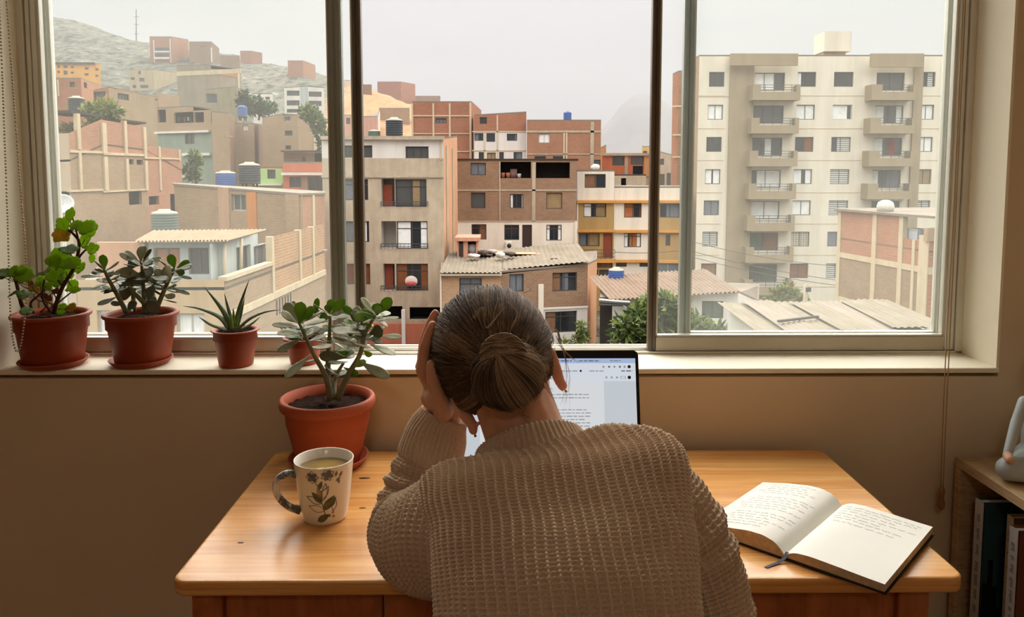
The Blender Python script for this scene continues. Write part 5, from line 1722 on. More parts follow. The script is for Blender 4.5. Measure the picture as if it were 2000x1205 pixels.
# hut on that roof
p = at(912, 505, D + 4)
hut = thing('roof_hut', 'little pink rooftop hut with a dark door, on the patched sheet roof', 'hut', (p.x, p.y, zb_[0] + .3))
zz = zb_[0] + .30
pk = concrete('pink_render', (190, 140, 116), .1, .5)
hx0, hx1 = at(893, 505, D + 4).x, at(933, 505, D + 4).x
hw_ = hx1 - hx0
MB().box(hx0, hx0 + hw_ * .08, D + 4, D + 6, zz, zz + 1.15).box(hx0 + hw_ * .30, hx0 + hw_ * .52, D + 4, D + 4.15, zz, zz + 1.15).box(hx1 - hw_ * .08, hx1, D + 4, D + 6, zz, zz + 1.15).box(hx0, hx1, D + 5.9, D + 6, zz, zz + 1.15).box(hx0 + hw_ * .5, hx1, D + 4, D + 4.1, zz, zz + .35).build('walls', pk, hut)
MB().box(hx0 + hw_ * .09, hx0 + hw_ * .29, D + 4.05, D + 4.1, zz, zz + 1.0).build('door', M_door, hut)
MB().lathe([(.36, 0), (.4, .3), (.34, .55), (.1, .62)], ((hx0 + hx1) / 2 + hw_ * .22, D + 4.8, zz + .3), 16).build('drum', M_white, hut)
MB().box(hx0 - .15, hx1 + .15, D + 3.8, D + 6.2, zz + 1.15, zz + 1.42).build('roof', pk, hut, bevel=.03)
for k, (px_, py_, sx_, sy_) in enumerate(((924, 500, .4, .12), (943, 497, .32, .18), (960, 502, .36, .13), (976, 500, .3, .18), (994, 504, .4, .12), (937, 509, .26, .14))):
    p = at(px_, py_, D + 2.6 + (k % 3) * .9)
    b = MB().ball((p.x, p.y, zb_[0] + .18 + .4 * (p.y - D + 1.7) / 8.5 + .14 + sy_), (sx_, .4, sy_), None, 10, 6, 0, lambda v: v * (1 + .25 * math.sin(7 * v.x + 5 * v.y + 3 * v.z)))
    tag(b.build('rubble_bag', plain('rubble_%d' % (k % 3), ((188, 180, 168), (70, 60, 52), (150, 140, 128))[k % 3], .9)), 'bag of rubble lying on the patched sheet roof near the pink hut', 'rubble', 'bags of rubble on the patched roof')

# white house with tiled roof, behind the tree
D = 41.0
M_tile = concrete('clay_tile', (128, 110, 94), .18, 1.2)
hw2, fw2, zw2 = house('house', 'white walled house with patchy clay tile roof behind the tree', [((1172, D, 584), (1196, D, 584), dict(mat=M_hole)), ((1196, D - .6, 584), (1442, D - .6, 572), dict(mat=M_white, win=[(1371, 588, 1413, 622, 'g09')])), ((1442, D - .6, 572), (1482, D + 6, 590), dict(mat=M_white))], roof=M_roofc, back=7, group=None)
rs = MB()
a0, a1 = at(1190, 587, D - .9), at(1446, 570, D - .9)
corr_sheet(rs, Vector((a0.x, D - 1.1, zw2[1] + .15)), Vector((0, 0, 1)), Vector((a1.x - a0.x, 0, zw2[2] - zw2[1])), Vector((-.6, 5.0, .55)), 30, .05)
rs.build('tiled_roof', M_tile, hw2)
rs = MB()
for k in range(3):
    g_ = [at(1170, 585 + k * 5, D - 1.5), at(1200, 588 + k * 4, D - 1.6), at(1230, 590 + k * 3, D - 1.4)]
    MB().tube(smooth_path(g_, 10), .06, 6).build('gutter_pipe', M_fr if k else M_white, hw2)

# low roof at the bottom right
DA, DB = 29.5, 35.0
zl_ = at(1600, 650, DA).z
lo_ = thing('house', 'low house with a roof of pale overlapping sheets below the right window', 'house', (at(1680, 650, DA).x, DA, GZ), 'houses on the hillside and in the valley')
x0, x1 = at(1486, 650, DA).x, at(1860, 650, DA).x
MB().box(x0 + .3, x1, DA + .3, DB, GZ, zl_ - .1).build('wall', M_white, lo_)
for k in range(7):
    xa = x0 + (x1 - x0) * k / 7
    s_ = MB()
    zz = zl_ + .02 + .05 * (k % 2) + .02 * k
    corr_sheet(s_, Vector((xa - .12, DA - .1 + .12 * (k % 3), zz)), Vector((0, 0, 1)), Vector(((x1 - x0) / 7 + .3, 0, rk.uniform(-.06, .06))), Vector((rk.uniform(-.15, .15), DB - DA - .3 * (k % 2), .25 + rk.uniform(-.08, .08))), 5, .025)
    s_.build('roof_sheet', (M_zinc, M_roofc, M_zinc)[k % 3], lo_)
rq = MB().obox((x0 + 2.0, DA + 1.4, zl_ + .28), Vector((1.0, .5, 0)), Vector((-.03, .06, 0)), Vector((0, 0, .04)))
rq.build('timber', M_zincd, lo_)

# brick house at the right edge: one wall recedes, its upper floor is half open
Dl, Dr = 50.0, 41.5
pl_ = at(1638, 412, Dl); pr_ = at(1819, 400, Dr)
hr = thing('house', 'unfinished brick house with concrete frame and open roof terrace at the right edge', 'house', ((pl_.x + pr_.x) / 2, Dr, GZ), None)
f = Face(pl_, pr_)
zt1 = at(1638, 411, Dl).z
zpar = f.hit(1800, 470)[1]
uS = f.hit(1759, 440)[0]
zmid = f.hit(1720, 512)[1]
M_brd = brick('plastered_brick', (158, 132, 104), (148, 122, 96), (160, 140, 114), mix=.5)
def panel(u0, u1, z0, z1, m):
    b = MB().add([f.pt(u0, z0), f.pt(u1, z0), f.pt(u1, z1), f.pt(u0, z1)], [(0, 1, 2, 3)], [[(u0, z0), (u1, z0), (u1, z1), (u0, z1)]])
    b.build('wall', m, hr)
panel(0, uS, zmid, zt1, M_bricko); panel(uS, f.L, zmid, zpar, M_bricko); panel(0, f.L, GZ, zmid, M_brd)
for px_, w_, top_ in ((1640, .35, zt1), (1709, .4, zt1), (1761, .35, zt1), (1787, .22, zpar), (1817, .75, zpar + .3)):
    uu = f.hit(px_, 450)[0] if px_ < 1810 else f.L - .4
    slab_part(f, (uu - w_ / 2, uu + w_ / 2, GZ, top_), M_beam, hr, 'concrete_column', .06, .3)
for zz in (zmid, f.hit(1670, 592)[1]):
    slab_part(f, (0, f.L, zz - .16, zz + .16), M_beam, hr, 'concrete_beam', .05, .3)
f2 = Face(pr_, (pr_.x + 6, pr_.y + .6, 0))
b = MB().add([f2.pt(0, GZ), f2.pt(6, GZ), f2.pt(6, zpar + .15), f2.pt(0, zpar + .15)], [(0, 1, 2, 3)], [[(0, GZ), (6, GZ), (6, zpar), (0, zpar)]])
b.build('wall', M_bricko, hr)
slab_part(f2, (0, 6, zmid - .2, zmid + .2), M_beam, hr, 'concrete_beam', .05, .3)
slab_part(f2, (-.2, 6, zpar + .02, zpar + .75), concrete('breeze_block', (176, 150, 122), .15, .8), hr, 'parapet', .05, .3)
MB().prism([(pl_.x, pl_.y), (pr_.x, pr_.y), (pr_.x + 6, pr_.y + .6), (pl_.x + 10, pl_.y + 1)], zpar - .6, zpar - .5).build('terrace_floor', M_roofc, hr)
bk0 = f.pt(uS, 0) - f.n * 3.2
bk1 = bk0 + f.d * 7
MB().add([(bk0.x, bk0.y, zpar - .6), (bk1.x, bk1.y, zpar - .6), (bk1.x, bk1.y, zt1), (bk0.x, bk0.y, zt1)], [(0, 1, 2, 3)], [[(0, 0), (7, 0), (7, 2), (0, 2)]]).build('terrace_wall', concrete('terrace_grey', (104, 100, 90), .2, .5), hr)
for uu in (1.6, 2.2, 3.0):
    c = bk0 + f.d * uu + f.n * .06 + Vector((0, 0, zpar))
    MB().obox((c.x, c.y, zpar - .05), f.d * .22, f.n * .03, Vector((0, 0, .55))).build('terrace_door', M_door if uu != 2.2 else M_fr, hr)
rr = [(pl_.x - .3, pl_.y), f.pt(uS, 0, .2).xy, (bk1 + f.n * 2.5).xy, (pl_.x + 10, pl_.y + 2)]
MB().prism([(q[0], q[1]) for q in rr], zt1, zt1 + .14).build('roof_slab', M_roofc, hr)
c = f.pt(uS + .55, 0) - f.n * .7
wm = thing('washing_machine', 'white washing machine on the open terrace of the unfinished brick house', 'washing machine', (c.x, c.y, zpar - .5))
MB().obox((c.x, c.y, zpar - .5 + .55), f.d * .42, f.n * .36, Vector((0, 0, .52))).build('cabinet', plain('appliance_white', (190, 190, 200), .4), wm, bevel=.03)
MB().obox(Vector((c.x, c.y, zpar + .5)) + f.n * .37, f.d * .36, f.n * .012, Vector((0, 0, .06))).build('control_panel', M_frw, wm)
c = f.pt(f.hit(1712, 400)[0], 0) - f.n * .6
dm = MB().lathe([(.45, 0), (.5, .3), (.42, .55), (.2, .68), (0, .7)], (c.x, c.y, zt1 + .14), 18).build('roof_tank', plain('tank_white', (196, 190, 176), .6))
tag(dm, 'small white domed tank on the roof of the unfinished brick house', 'water tank')

# ------------------------------------------------------------------ the left side: houses climbing the slope
# near terrace house
D1, D2 = 25.0, 37.0
M_sand = concrete('sand_plaster', (186, 160, 124), .10, .5)
A = at(150, 560, D1); B = at(438, 548, D1); Cc = at(640, 470, D2)
ht = thing('house', 'sand coloured terrace house with glazed veranda below the left window', 'house', (B.x, D1, GZ), None)
zpf = at(438, 546, D1).z
f = Face(A, B); fb2 = Face(B, Cc)
wall_part(f, GZ, zpf, zpf, [f.rect((190, 606, 230, 668)), f.rect((345, 612, 400, 672))], M_sand, ht)
for r in ((190, 606, 230, 668), (345, 612, 400, 672)):
    window(f, f.rect(r), 'Cc09', ht)
# receding wall: low by the veranda, higher brick bays behind
us = [fb2.hit(x, 520)[0] for x in (438, 532, 586, 612, 634)]
z_low = zpf
z_hi = fb2.hit(560, 455)[1]
def pan2(u0, u1, z0, z1, m, nm='wall'):
    MB().add([fb2.pt(u0, z0), fb2.pt(u1, z0), fb2.pt(u1, z1), fb2.pt(u0, z1)], [(0, 1, 2, 3)], [[(u0, z0), (u1, z0), (u1, z1), (u0, z1)]]).build(nm, m, ht)
pan2(us[0], us[1], GZ, z_low, M_brickt); pan2(us[1], us[4], z_low - 1.2, z_hi, brick('sand_brick', (182, 142, 108), (172, 132, 100), (188, 162, 130))); pan2(us[1], us[4], GZ, z_low - 1.2, M_brickt)
for u in us[1:4]:
    slab_part(fb2, (u - .12, u + .12, z_low - 1.2, z_hi), M_beam, ht, 'concrete_column', .05, .25)
slab_part(fb2, (us[0], us[4], z_low - 1.4, z_low - 1.15), M_beam, ht, 'concrete_beam', .06, .25)
slab_part(fb2, (us[0], us[1], z_low - .06, z_low + .08), M_beam, ht, 'parapet_cap', .08, .3)
for k in range(6):
    u = us[1] + .3 + k * .33
    slab_part(fb2, (u, u + .12, z_low - 2.1, z_low - 1.5), M_hole, ht, 'vent_slot', .01, .1)
bkx = at(640, 470, D2)
MB().prism([(A.x, A.y), (B.x, B.y), (Cc.x, Cc.y), (Cc.x - 6, Cc.y + 3), (A.x - 4, A.y + 10)], z_low - .35, z_low - .25).build('terrace_floor', M_roofc, ht)
# veranda rooms on the terrace
zc = at(440, 473, D1 + .8).z
va0, va1 = at(285, 540, D1 + .8), at(440, 540, D1 + .8)
MB().box(va0.x - 1.6, va0.x + .12, D1 + .8, D1 + .95, z_low - .3, zc).build('veranda_wall', M_peach, ht)
fv = Face((va0.x, D1 + .8), (va1.x, D1 + .8))
wall_part(fv, z_low - .3, zc, zc, [fv.rect((368, 484, 408, 536)), fv.rect((300, 484, 352, 540))], concrete('pale_blue_wall', (176, 182, 178), .05, .3), ht, name='veranda_wall')
window(fv, fv.rect((368, 484, 408, 536)), 'gm', ht)
window(fv, fv.rect((300, 484, 352, 540)), 'to09', ht)
vB = fb2.pt(us[0] + .1, 0, -.5); vC = fb2.pt(us[1] - .1, 0, -.5)
fv2 = Face(vB, vC)
wall_part(fv2, z_low - .3, zc, zc, [fv2.rect((462, 480, 490, 540)), fv2.rect((496, 478, 522, 530))], concrete('pale_blue_wall', (176, 182, 178), .05, .3), ht, name='veranda_wall')
window(fv2, fv2.rect((462, 480, 490, 540)), 'bm', ht)
window(fv2, fv2.rect((496, 478, 522, 530)), 'Ck09', ht)
for q in (Vector((va1.x, D1 + .7, 0)), fb2.pt((us[0] + us[1]) / 2, 0, -.35)):
    MB().tube([(q.x, q.y, z_low - .3), (q.x + .05, q.y, zc)], .06, 8).build('veranda_post', M_beam, ht)
rs = MB()
e0, e1 = at(262, 474, D1 + .3), at(446, 472, D1 + .3)
g0, g1 = at(300, 452, D1 + 5), at(524, 450, D1 + 6.5)
k = 26
vs, fcs, uvs = [], [], []
for i in range(k * 6 + 1):
    s_ = i / (k * 6)
    o = .035 * math.sin(i / 6 * 2 * math.pi)
    a_, b_ = e0.lerp(e1, s_), g0.lerp(g1, s_)
    vs += [a_ + Vector((0, 0, o + .04)), b_ + Vector((0, 0, o + .04))]
fcs = [(2 * i, 2 * i + 2, 2 * i + 3, 2 * i + 1) for i in range(k * 6)]
uvs = [[(i * .06, 0), ((i + 1) * .06, 0), ((i + 1) * .06, 5), (i * .06, 5)] for i in range(k * 6)]
rs.add(vs, fcs, uvs, 0, True)
rs.build('veranda_roof', concrete('cream_sheet', (142, 124, 100), .12, .8), ht)
# long plastered house behind the veranda
h5, f5, z5 = house('house', 'long brown plastered house with sloping roof edge above the veranda', [((340, 47, 362), (586, 40, 382), dict(mat=M_brd, win=[(452, 378, 480, 412, 'Cm')], band=[(428, 366, 449, 460, concrete('pinkish_render', (178, 144, 116), .1), .05, 'render_strip'), (484, 375, 502, 460, concrete('orange_render', (190, 126, 76), .1), .05, 'orange_strip'), (560, 380, 586, 470, M_brickt, .06, 'brick_strip')])),
    ((586, 40, 382), (634, 46, 380), dict(mat=M_rose, band=[(610, 380, 614, 520, M_beam)]))], roof=M_roofc, back=3.2, group=None, eave=.015)
tag(h5, 'long brown plastered house with sloping roof edge above the veranda', 'house')
# pale corner house with tall brick side wall
h6, f6, z6 = house('house', 'tall unfinished side wall of brown brick with pale concrete columns, left', [((88, 44, 262), (134, 44, 260), dict(mat=concrete('pale_pink_wall', (190, 170, 146), .05, .3), win=[(92, 298, 110, 337, 'b09')], hole=[(92, 374, 136, 413)])),
    ((134, 44, 260), (200, 47, 232), dict(mat=[(None, M_rose), (296, M_brickt)], band=[(149, 222, 155, 292, M_beam, .1, 'concrete_column'), (153, 298, 158, 372, M_beam, .1, 'concrete_column'), (136, 294, 200, 299, M_beam, .08, 'concrete_beam'), (136, 370, 200, 374, M_beam, .08, 'concrete_beam')])),
    ((200, 47, 234), (283, 52, 248), dict(mat=[(None, M_rose), (303, M_brickt)], band=[(198, 240, 206, 300, M_beam, .1, 'concrete_column'), (202, 306, 209, 372, M_beam, .1, 'concrete_column'), (241, 236, 246, 302, M_beam, .1, 'concrete_column'), (245, 310, 250, 372, M_beam, .1, 'concrete_column'), (200, 299, 283, 304, M_beam, .08, 'concrete_beam'), (200, 371, 283, 374, M_beam, .08, 'concrete_beam')], win=[(250, 311, 261, 321, 'k'), (267, 312, 279, 322, 'k')], hole=[(252, 373, 277, 400)])),
    ((283, 52, 284), (354, 57, 292), dict(mat=M_rose, band=[(279, 248, 284, 310, M_beam, .1, 'concrete_column'), (282, 314, 287, 372, M_beam, .1, 'concrete_column'), (310, 286, 313, 372, M_beam, .08, 'concrete_column'), (348, 292, 351, 314, M_beam, .08, 'concrete_column'), (283, 308, 350, 311, M_beam, .08, 'concrete_beam')], hole=[(291, 383, 311, 400), (333, 378, 366, 425)]))], roof=M_roofc, back=6, group=None, parapet=1.6)
A_ = at(86, 222, 45)
MB().box(at(84, 222, 45).x, at(150, 222, 45).x, 44.4, 47.5, at(100, 222, 45).z, at(100, 217, 45).z).build('terrace_roof', M_zincd, h6)
MB().prism([at(200, 232, 48).xy, at(242, 228, 50).xy, at(286, 240, 53).xy, at(262, 232, 55).xy, at(205, 232, 52).xy], at(240, 236, 50).z, at(240, 233, 50).z).build('terrace_roof', M_zincd, h6)
# satellite dish in front of that wall
p = at(122, 400, 42)
sd = thing('satellite_dish', 'white satellite dish on a pole in front of the tall brown brick wall', 'satellite dish', (p.x, p.y, GZ))
dn = Vector((.35, -.8, .5)).normalized()
a_ = dn.cross(Vector((0, 0, 1))).normalized(); b_ = a_.cross(dn)
v, fcs = [], []
n, m = 28, 6
for i in range(m + 1):
    for j in range(n):
        rr_ = .58 * i / m
        v.append(Vector((p.x, p.y, p.z)) + (a_ * math.cos(2 * math.pi * j / n) + b_ * math.sin(2 * math.pi * j / n)) * rr_ + dn * (.28 * rr_ * rr_ / .58))
for i in range(m):
    for j in range(n):
        fcs.append((i * n + j, i * n + (j + 1) % n, (i + 1) * n + (j + 1) % n, (i + 1) * n + j))
o = MB().add(v, fcs, None, 0, True).build('dish', plain('dish_white', (176, 174, 172), .5), sd)
s_ = o.modifiers.new('thick', 'SOLIDIFY'); s_.thickness = .02
MB().tube([p - b_ * .55, p + dn * .55], .015, 6).build('feed_arm', M_frw, sd)
MB().tube([(p.x, p.y + .1, GZ), (p.x, p.y + .1, p.z)], .05, 8).build('pole', M_frw, sd)
# row of brick houses above
house('house', 'red brick house with two dark windows below the yellow house, left', [((84, 84, 154), (158, 84, 154), dict(mat=M_brick, win=[(86, 160, 106, 171, 'm'), (136, 160, 146, 170, 'm')], band=[(113, 156, 116, 188, M_beam, .1, 'downpipe')])), ((158, 84, 154), (196, 96, 168), dict(mat=M_bricko, win=[(164, 161, 170, 172, 'm')]))], back=7)
house('house', 'long brown plaster house with sloping roofline and two dark windows', [((182, 80, 178), (212, 79, 171), dict(mat=M_brick, win=[(183, 179, 206, 191, 'm')])), ((212, 79, 169), (350, 92, 200), dict(mat=concrete('drab_plaster', (158, 136, 108), .12, .4), win=[(230, 179, 252, 195, 'm'), (303, 187, 310, 196, 'm')], band=[(308, 185, 350, 216, M_brickt, .04, 'brick_strip')]))], back=7)
house('house', 'sage green house with white bands and a dark loggia full of washing', [((306, 74, 212), (378, 72, 214), dict(mat=[(None, M_brickt), (257, concrete('sage_paint', (132, 142, 128), .06, .3))], win=[(340, 261, 363, 268, 'mx'), (361, 261, 397, 281, 'm')][1:2], hole=[(308, 214, 324, 239), (340, 219, 378, 240)], level=1)),
    ((378, 72, 216), (412, 71, 217), dict(mat=[(None, M_brickt), (257, concrete('sage_paint', (132, 142, 128), .06, .3))], hole=[(379, 219, 398, 239)], level=1, win=[(364, 304, 398, 325, 'm')], band=[(306, 256, 412, 260, M_white, .3, 'white_band'), (360, 299, 414, 304, M_white, .3, 'white_band'), (352, 343, 364, 347, M_white, .3, 'white_band')]))], back=6)
house('house', 'tall tan blind wall beside the sage green house', [((413, 70, 219), (447, 69, 222), dict(mat=M_brickt, win=[(444, 268, 451, 282, 'm')][:0], band=[(444, 266, 451, 267, M_beam)])), ((447, 69, 222), (458, 73, 232), dict(mat=concrete('umber_plaster', (134, 104, 86), .1)))], back=1.6)
house('house', 'middle tan plaster house with a small white door hanging above', [((458, 74, 242), (496, 74, 243), dict(mat=M_brickt, win=[(474, 241.6, 484, 255, 'Cc09')], hole=[])), ((496, 74, 243), (514, 78, 245), dict(mat=concrete('umber_plaster', (134, 104, 86), .1)))], back=6)
house('house', 'tan plaster house with three dark windows at the top of the row', [((512, 73, 231), (552, 73, 224), dict(mat=M_brickt, win=[(518, 228.5, 529, 240, 'm')][:0])), ((552, 72, 224), (582, 72, 226), dict(mat=M_brickt, win=[(555, 227, 568, 237, 'Ck59'), (556, 255, 571, 265, 'm'), (557, 284, 568, 292, 'm')])), ((582, 72, 226), (616, 75, 238), dict(mat=M_brickt, band=[(612, 238, 615, 300, M_beam)]))], back=6)
house('house', 'grey house with open dark loggia behind the red-walled house', [((554, 62, 297), (642, 62, 297), dict(mat=M_brickb, win=[(590, 306, 596, 316, 'm')], hole=[(614, 299, 631, 317)], band=[(552, 294, 644, 297, M_zincd, .5, 'roof_edge')]))], back=5)
house('house', 'small red-walled house with white ledge and two grey windows', [((552, 58, 319), (634, 58, 319), dict(mat=concrete('coral_paint', (184, 112, 86), .1, .4), win=[(565, 345, 588, 366, 'm'), (601, 344, 632, 376, 'k')], band=[(552, 337, 632, 342, M_white, .4, 'ledge'), (589, 342, 601, 380, M_brickb, .05, 'render_strip')]))], back=4)
house('house', 'small lime green house with one dark window', [((500, 60, 330), (552, 60, 329), dict(mat=concrete('lime_paint', (162, 196, 128), .05, .3), win=[(522, 331, 538, 349, 'm')], level=1, band=[(500, 358, 552, 362, M_white, .3)]))], roof=plain('rust_roof', (150, 80, 60), .8), back=4)
# further up
house('house', 'drab tall house with weathered walls halfway up the hill', [((345, 120, 128), (412, 118, 128), dict(mat=concrete('weathered_plaster', (146, 134, 114), .18, .3), band=[(345, 137, 470, 146, M_beam, .05)])), ((412, 118, 135), (470, 124, 136), dict(mat=concrete('weathered_plaster', (146, 134, 114)), band=[(414, 141, 466, 148, M_bricko, .05, 'brick_strip'), (464, 140, 468, 172, M_beam)]))], back=9)
house('house', 'olive plaster house with washing behind the blue tank', [((400, 100, 176), (462, 100, 170), dict(mat=concrete('olive_plaster', (144, 136, 110), .12), win=[(402, 183, 424, 202, 'Xm'), (441, 170, 462, 182, 'Xm')][:1]))], back=6)
house('house', 'white cottage with two small windows among the trees', [((494, 112, 184), (533, 112, 185), dict(mat=M_white, win=[(502, 188, 511, 193, 'm'), (518, 189, 527, 194, 'm')], level=1))], back=6)
hwt, fwt, zwt = house('apartment_building', 'white four storey building on the left slope, partly behind the window frame', [((555, 105, 172), (586, 105, 170), dict(mat=M_white, win=[(560, 177, 585, 187, 'm'), (560, 196, 585, 206, 'm'), (560, 213, 585, 220, 'm')])), ((586, 104.5, 168), (602, 104.5, 168), dict(mat=concrete('pale_grey_paint', (176, 182, 180), .03))), ((602, 105, 170), (633, 105, 172), dict(mat=M_white, win=[(603, 179, 628, 189, 'm'), (603, 197, 628, 207, 'm'), (603, 216, 628, 224, 'm')]))], back=8, group=None, cat='apartment building')
# hill houses, each standing where its foot meets the slope
def hill(px0, px1, y0, ybase, label, mat, wins=(), side=None, extra=None, back=8):
    Dh = hill_hit((px0 + px1) / 2, ybase) - 2
    zb_ = at((px0 + px1) / 2, ybase, Dh).z - 9
    fl = [((px0, Dh, y0), (px1, Dh, y0), dict(mat=mat, win=list(wins), level=1, band=list(extra or ())))]
    if side:
        fl.append(((px1, Dh, y0), (side[0], Dh + side[2], side[1]), dict(mat=side[3], win=side[4] if len(side) > 4 else [])))
    return house('house', label, fl, back=back, base=zb_)
hill(108, 196, 125, 160, 'bright yellow two storey house on the hillside', concrete('saffron_paint', (222, 158, 62), .05, .3), [(112, 127, 117, 133, 'm'), (112, 138, 117, 143, 'm'), (124, 127, 132, 133, 'm'), (124, 138, 132, 146, 'm'), (138, 129, 144, 133, 'm'), (138, 140, 144, 144, 'm'), (165, 131, 173, 136, 'm'), (165, 143, 173, 148, 'm'), (186, 133, 192, 138, 'm'), (186, 146, 192, 150, 'm')], extra=[(107, 122, 186, 126, M_zincd, .4, 'roof_edge')])
hill(292, 335, 72, 122, 'red brick house with white balconies on the hill crest', M_brick, [(303, 93, 330, 100, 'm'), (303, 106, 330, 112, 'm')], (368, 78, 6, M_bricko), [(300, 78, 302, 122, M_white), (332, 76, 334, 122, M_white), (302, 100, 332, 103, M_white, .6, 'balcony'), (302, 112, 332, 116, M_white, .6, 'balcony')])
hill(369, 413, 82, 120, 'drab brick house with white balcony next to the crest house', M_brickb, [(391, 89, 395, 91, 'Cx'), (398, 89, 402, 91, 'Cx')], (428, 95, 4, M_brickb), [(412, 93, 414, 122, M_white)])
hill(429, 468, 109, 138, 'low brown brick house under the skyline', M_brickb, [])
hill(469, 490, 100, 124, 'brick house with open top storey on the skyline', M_brick, [], (512, 104, 3, M_brick), None)
hill(562, 592, 119, 150, 'red brick house standing alone on the right of the ridge', M_brick, [(594, 131, 600, 140, 'm')][:0], (616, 128, 5, M_bricko))
hill(252, 300, 137, 172, 'cream house with many small windows on the hillside', concrete('buff_paint', (178, 160, 128), .08), [(255, 151, 263, 156, 'm'), (272, 152, 282, 159, 'm'), (270, 139, 275, 145, 'm'), (259, 166, 266, 172, 'm'), (274, 166, 290, 172, 'm')], (346, 142, 8, concrete('buff_paint', (178, 160, 128))))
hill(84, 105, 146, 160, 'small grey gabled house at the left edge of the hillside', M_conc, [])
hill(737, 783, 160, 186, 'long red brick house on the sandy slope', M_brick, [], (811, 165, 6, M_bricko, []))
hill(811, 860, 188, 205, 'low grey-brown house at the foot of the sandy slope', M_brickb, [])
hill(706, 738, 228, 262, 'pink and white house among roofs behind the dark tank', concrete('rose_paint', (196, 156, 136), .08), [(727, 226, 737, 250, 'k')][:0], (742, 215, 2, M_white))
hill(740, 800, 212, 236, 'brown house on the slope behind the tall dark tank', M_brickt, [])
hill(706, 726, 166, 184, 'little brick house by the window post on the slope', M_brickb, [])
hill(672, 690, 225, 262, 'small pinkish house seen between the two window posts', concrete('rose_paint', (196, 156, 136)), [(676, 230, 684, 242, 'm')])
# ------------------------------------------------------------------ tanks, trees, cables
M_tblack = plain('tank_black', (58, 62, 66), .5, .3, var=.1, scale=2)
M_tblue = plain('tank_blue', (66, 92, 146), .5, .3, var=.1, scale=2)
M_tgreen = plain('tank_green', (92, 104, 96), .5, .3, var=.15, scale=2)
M_lid = plain('tank_lid', (178, 164, 140), .7, .2, var=.1)
def tank(px0, px1, y0, y1, Dt, mat, label, stand=0.0, lid=M_lid, sq_=False):
    a, b_ = at(px0, y1, Dt), at(px1, y1, Dt)
    r = (b_.x - a.x) / 2
    zt, z0 = at((px0 + px1) / 2, y0, Dt).z, a.z
    c = ((a.x + b_.x) / 2, Dt + r, z0)
    th = thing('water_tank', label, 'water tank', (c[0], c[1], z0 - stand), 'roof-top water tanks')
    H = zt - z0
    hb2 = H * .82
    pr = [(r * .94, 0), (r, .05)]
    for k in range(7):
        za = hb2 * (k + .3) / 7.4
        pr += [(r, za), (r * .965, za + .03 * H), (r * .965, za + .05 * H), (r, za + .08 * H)]
    pr += [(r, hb2), (r * .97, hb2 + .01)]
    MB().lathe(pr, c, 28).build('body', mat, th)
    MB().lathe([(r * .98, hb2), (r * .9, hb2 + H * .06), (r * .45, H * .95), (r * .42, H), (0, H)], c, 28).build('lid', lid, th)
    if stand:
        for k in range(4):
            an = math.pi / 4 + math.pi / 2 * k
            MB().tube([(c[0] + r * .75 * math.cos(an), c[1] + r * .75 * math.sin(an), z0 - stand), (c[0] + r * .72 * math.cos(an), c[1] + r * .72 * math.sin(an), z0)], .07, 6).build('leg', M_fr, th)
        MB().lathe([(r * .98, -.12), (r * .98, 0)], c, 20).build('platform', M_fr, th)
    return th
tank(751, 785, 228, 266, 51, M_tblack, 'tall black water tank on the roof of the grey plaster building', lid=M_lid)
tank(717, 741, 253, 269, 51, M_tgreen, 'squat green tank beside the tall black tank')
tank(127, 157, 186, 217, 52, M_tblack, 'dark tank with pale lid at the upper left')
tank(460, 502, 316, 356, 52, M_tblack, 'big black tank on legs above the long brown house', .8)
tank(414, 454, 333, 364, 50.5, M_tblue, 'wide blue tank next to the black tank on legs', .3)
tank(286, 337, 410, 458, 34, M_tgreen, 'greenish tank with conical lid behind the veranda roof', .3)
tank(461, 480, 205, 227, 78, M_tblue, 'small blue tank above the tan blind wall', .4, M_tblue)
tank(1190, 1221, 524, 556, 44, M_tblue, 'blue tank with pale lid on the clay tile roof', .15)
tank(1101, 1117, 217, 234, 82, M_tblue, 'light blue tank on the broad brown brick house', .1, M_tblue)

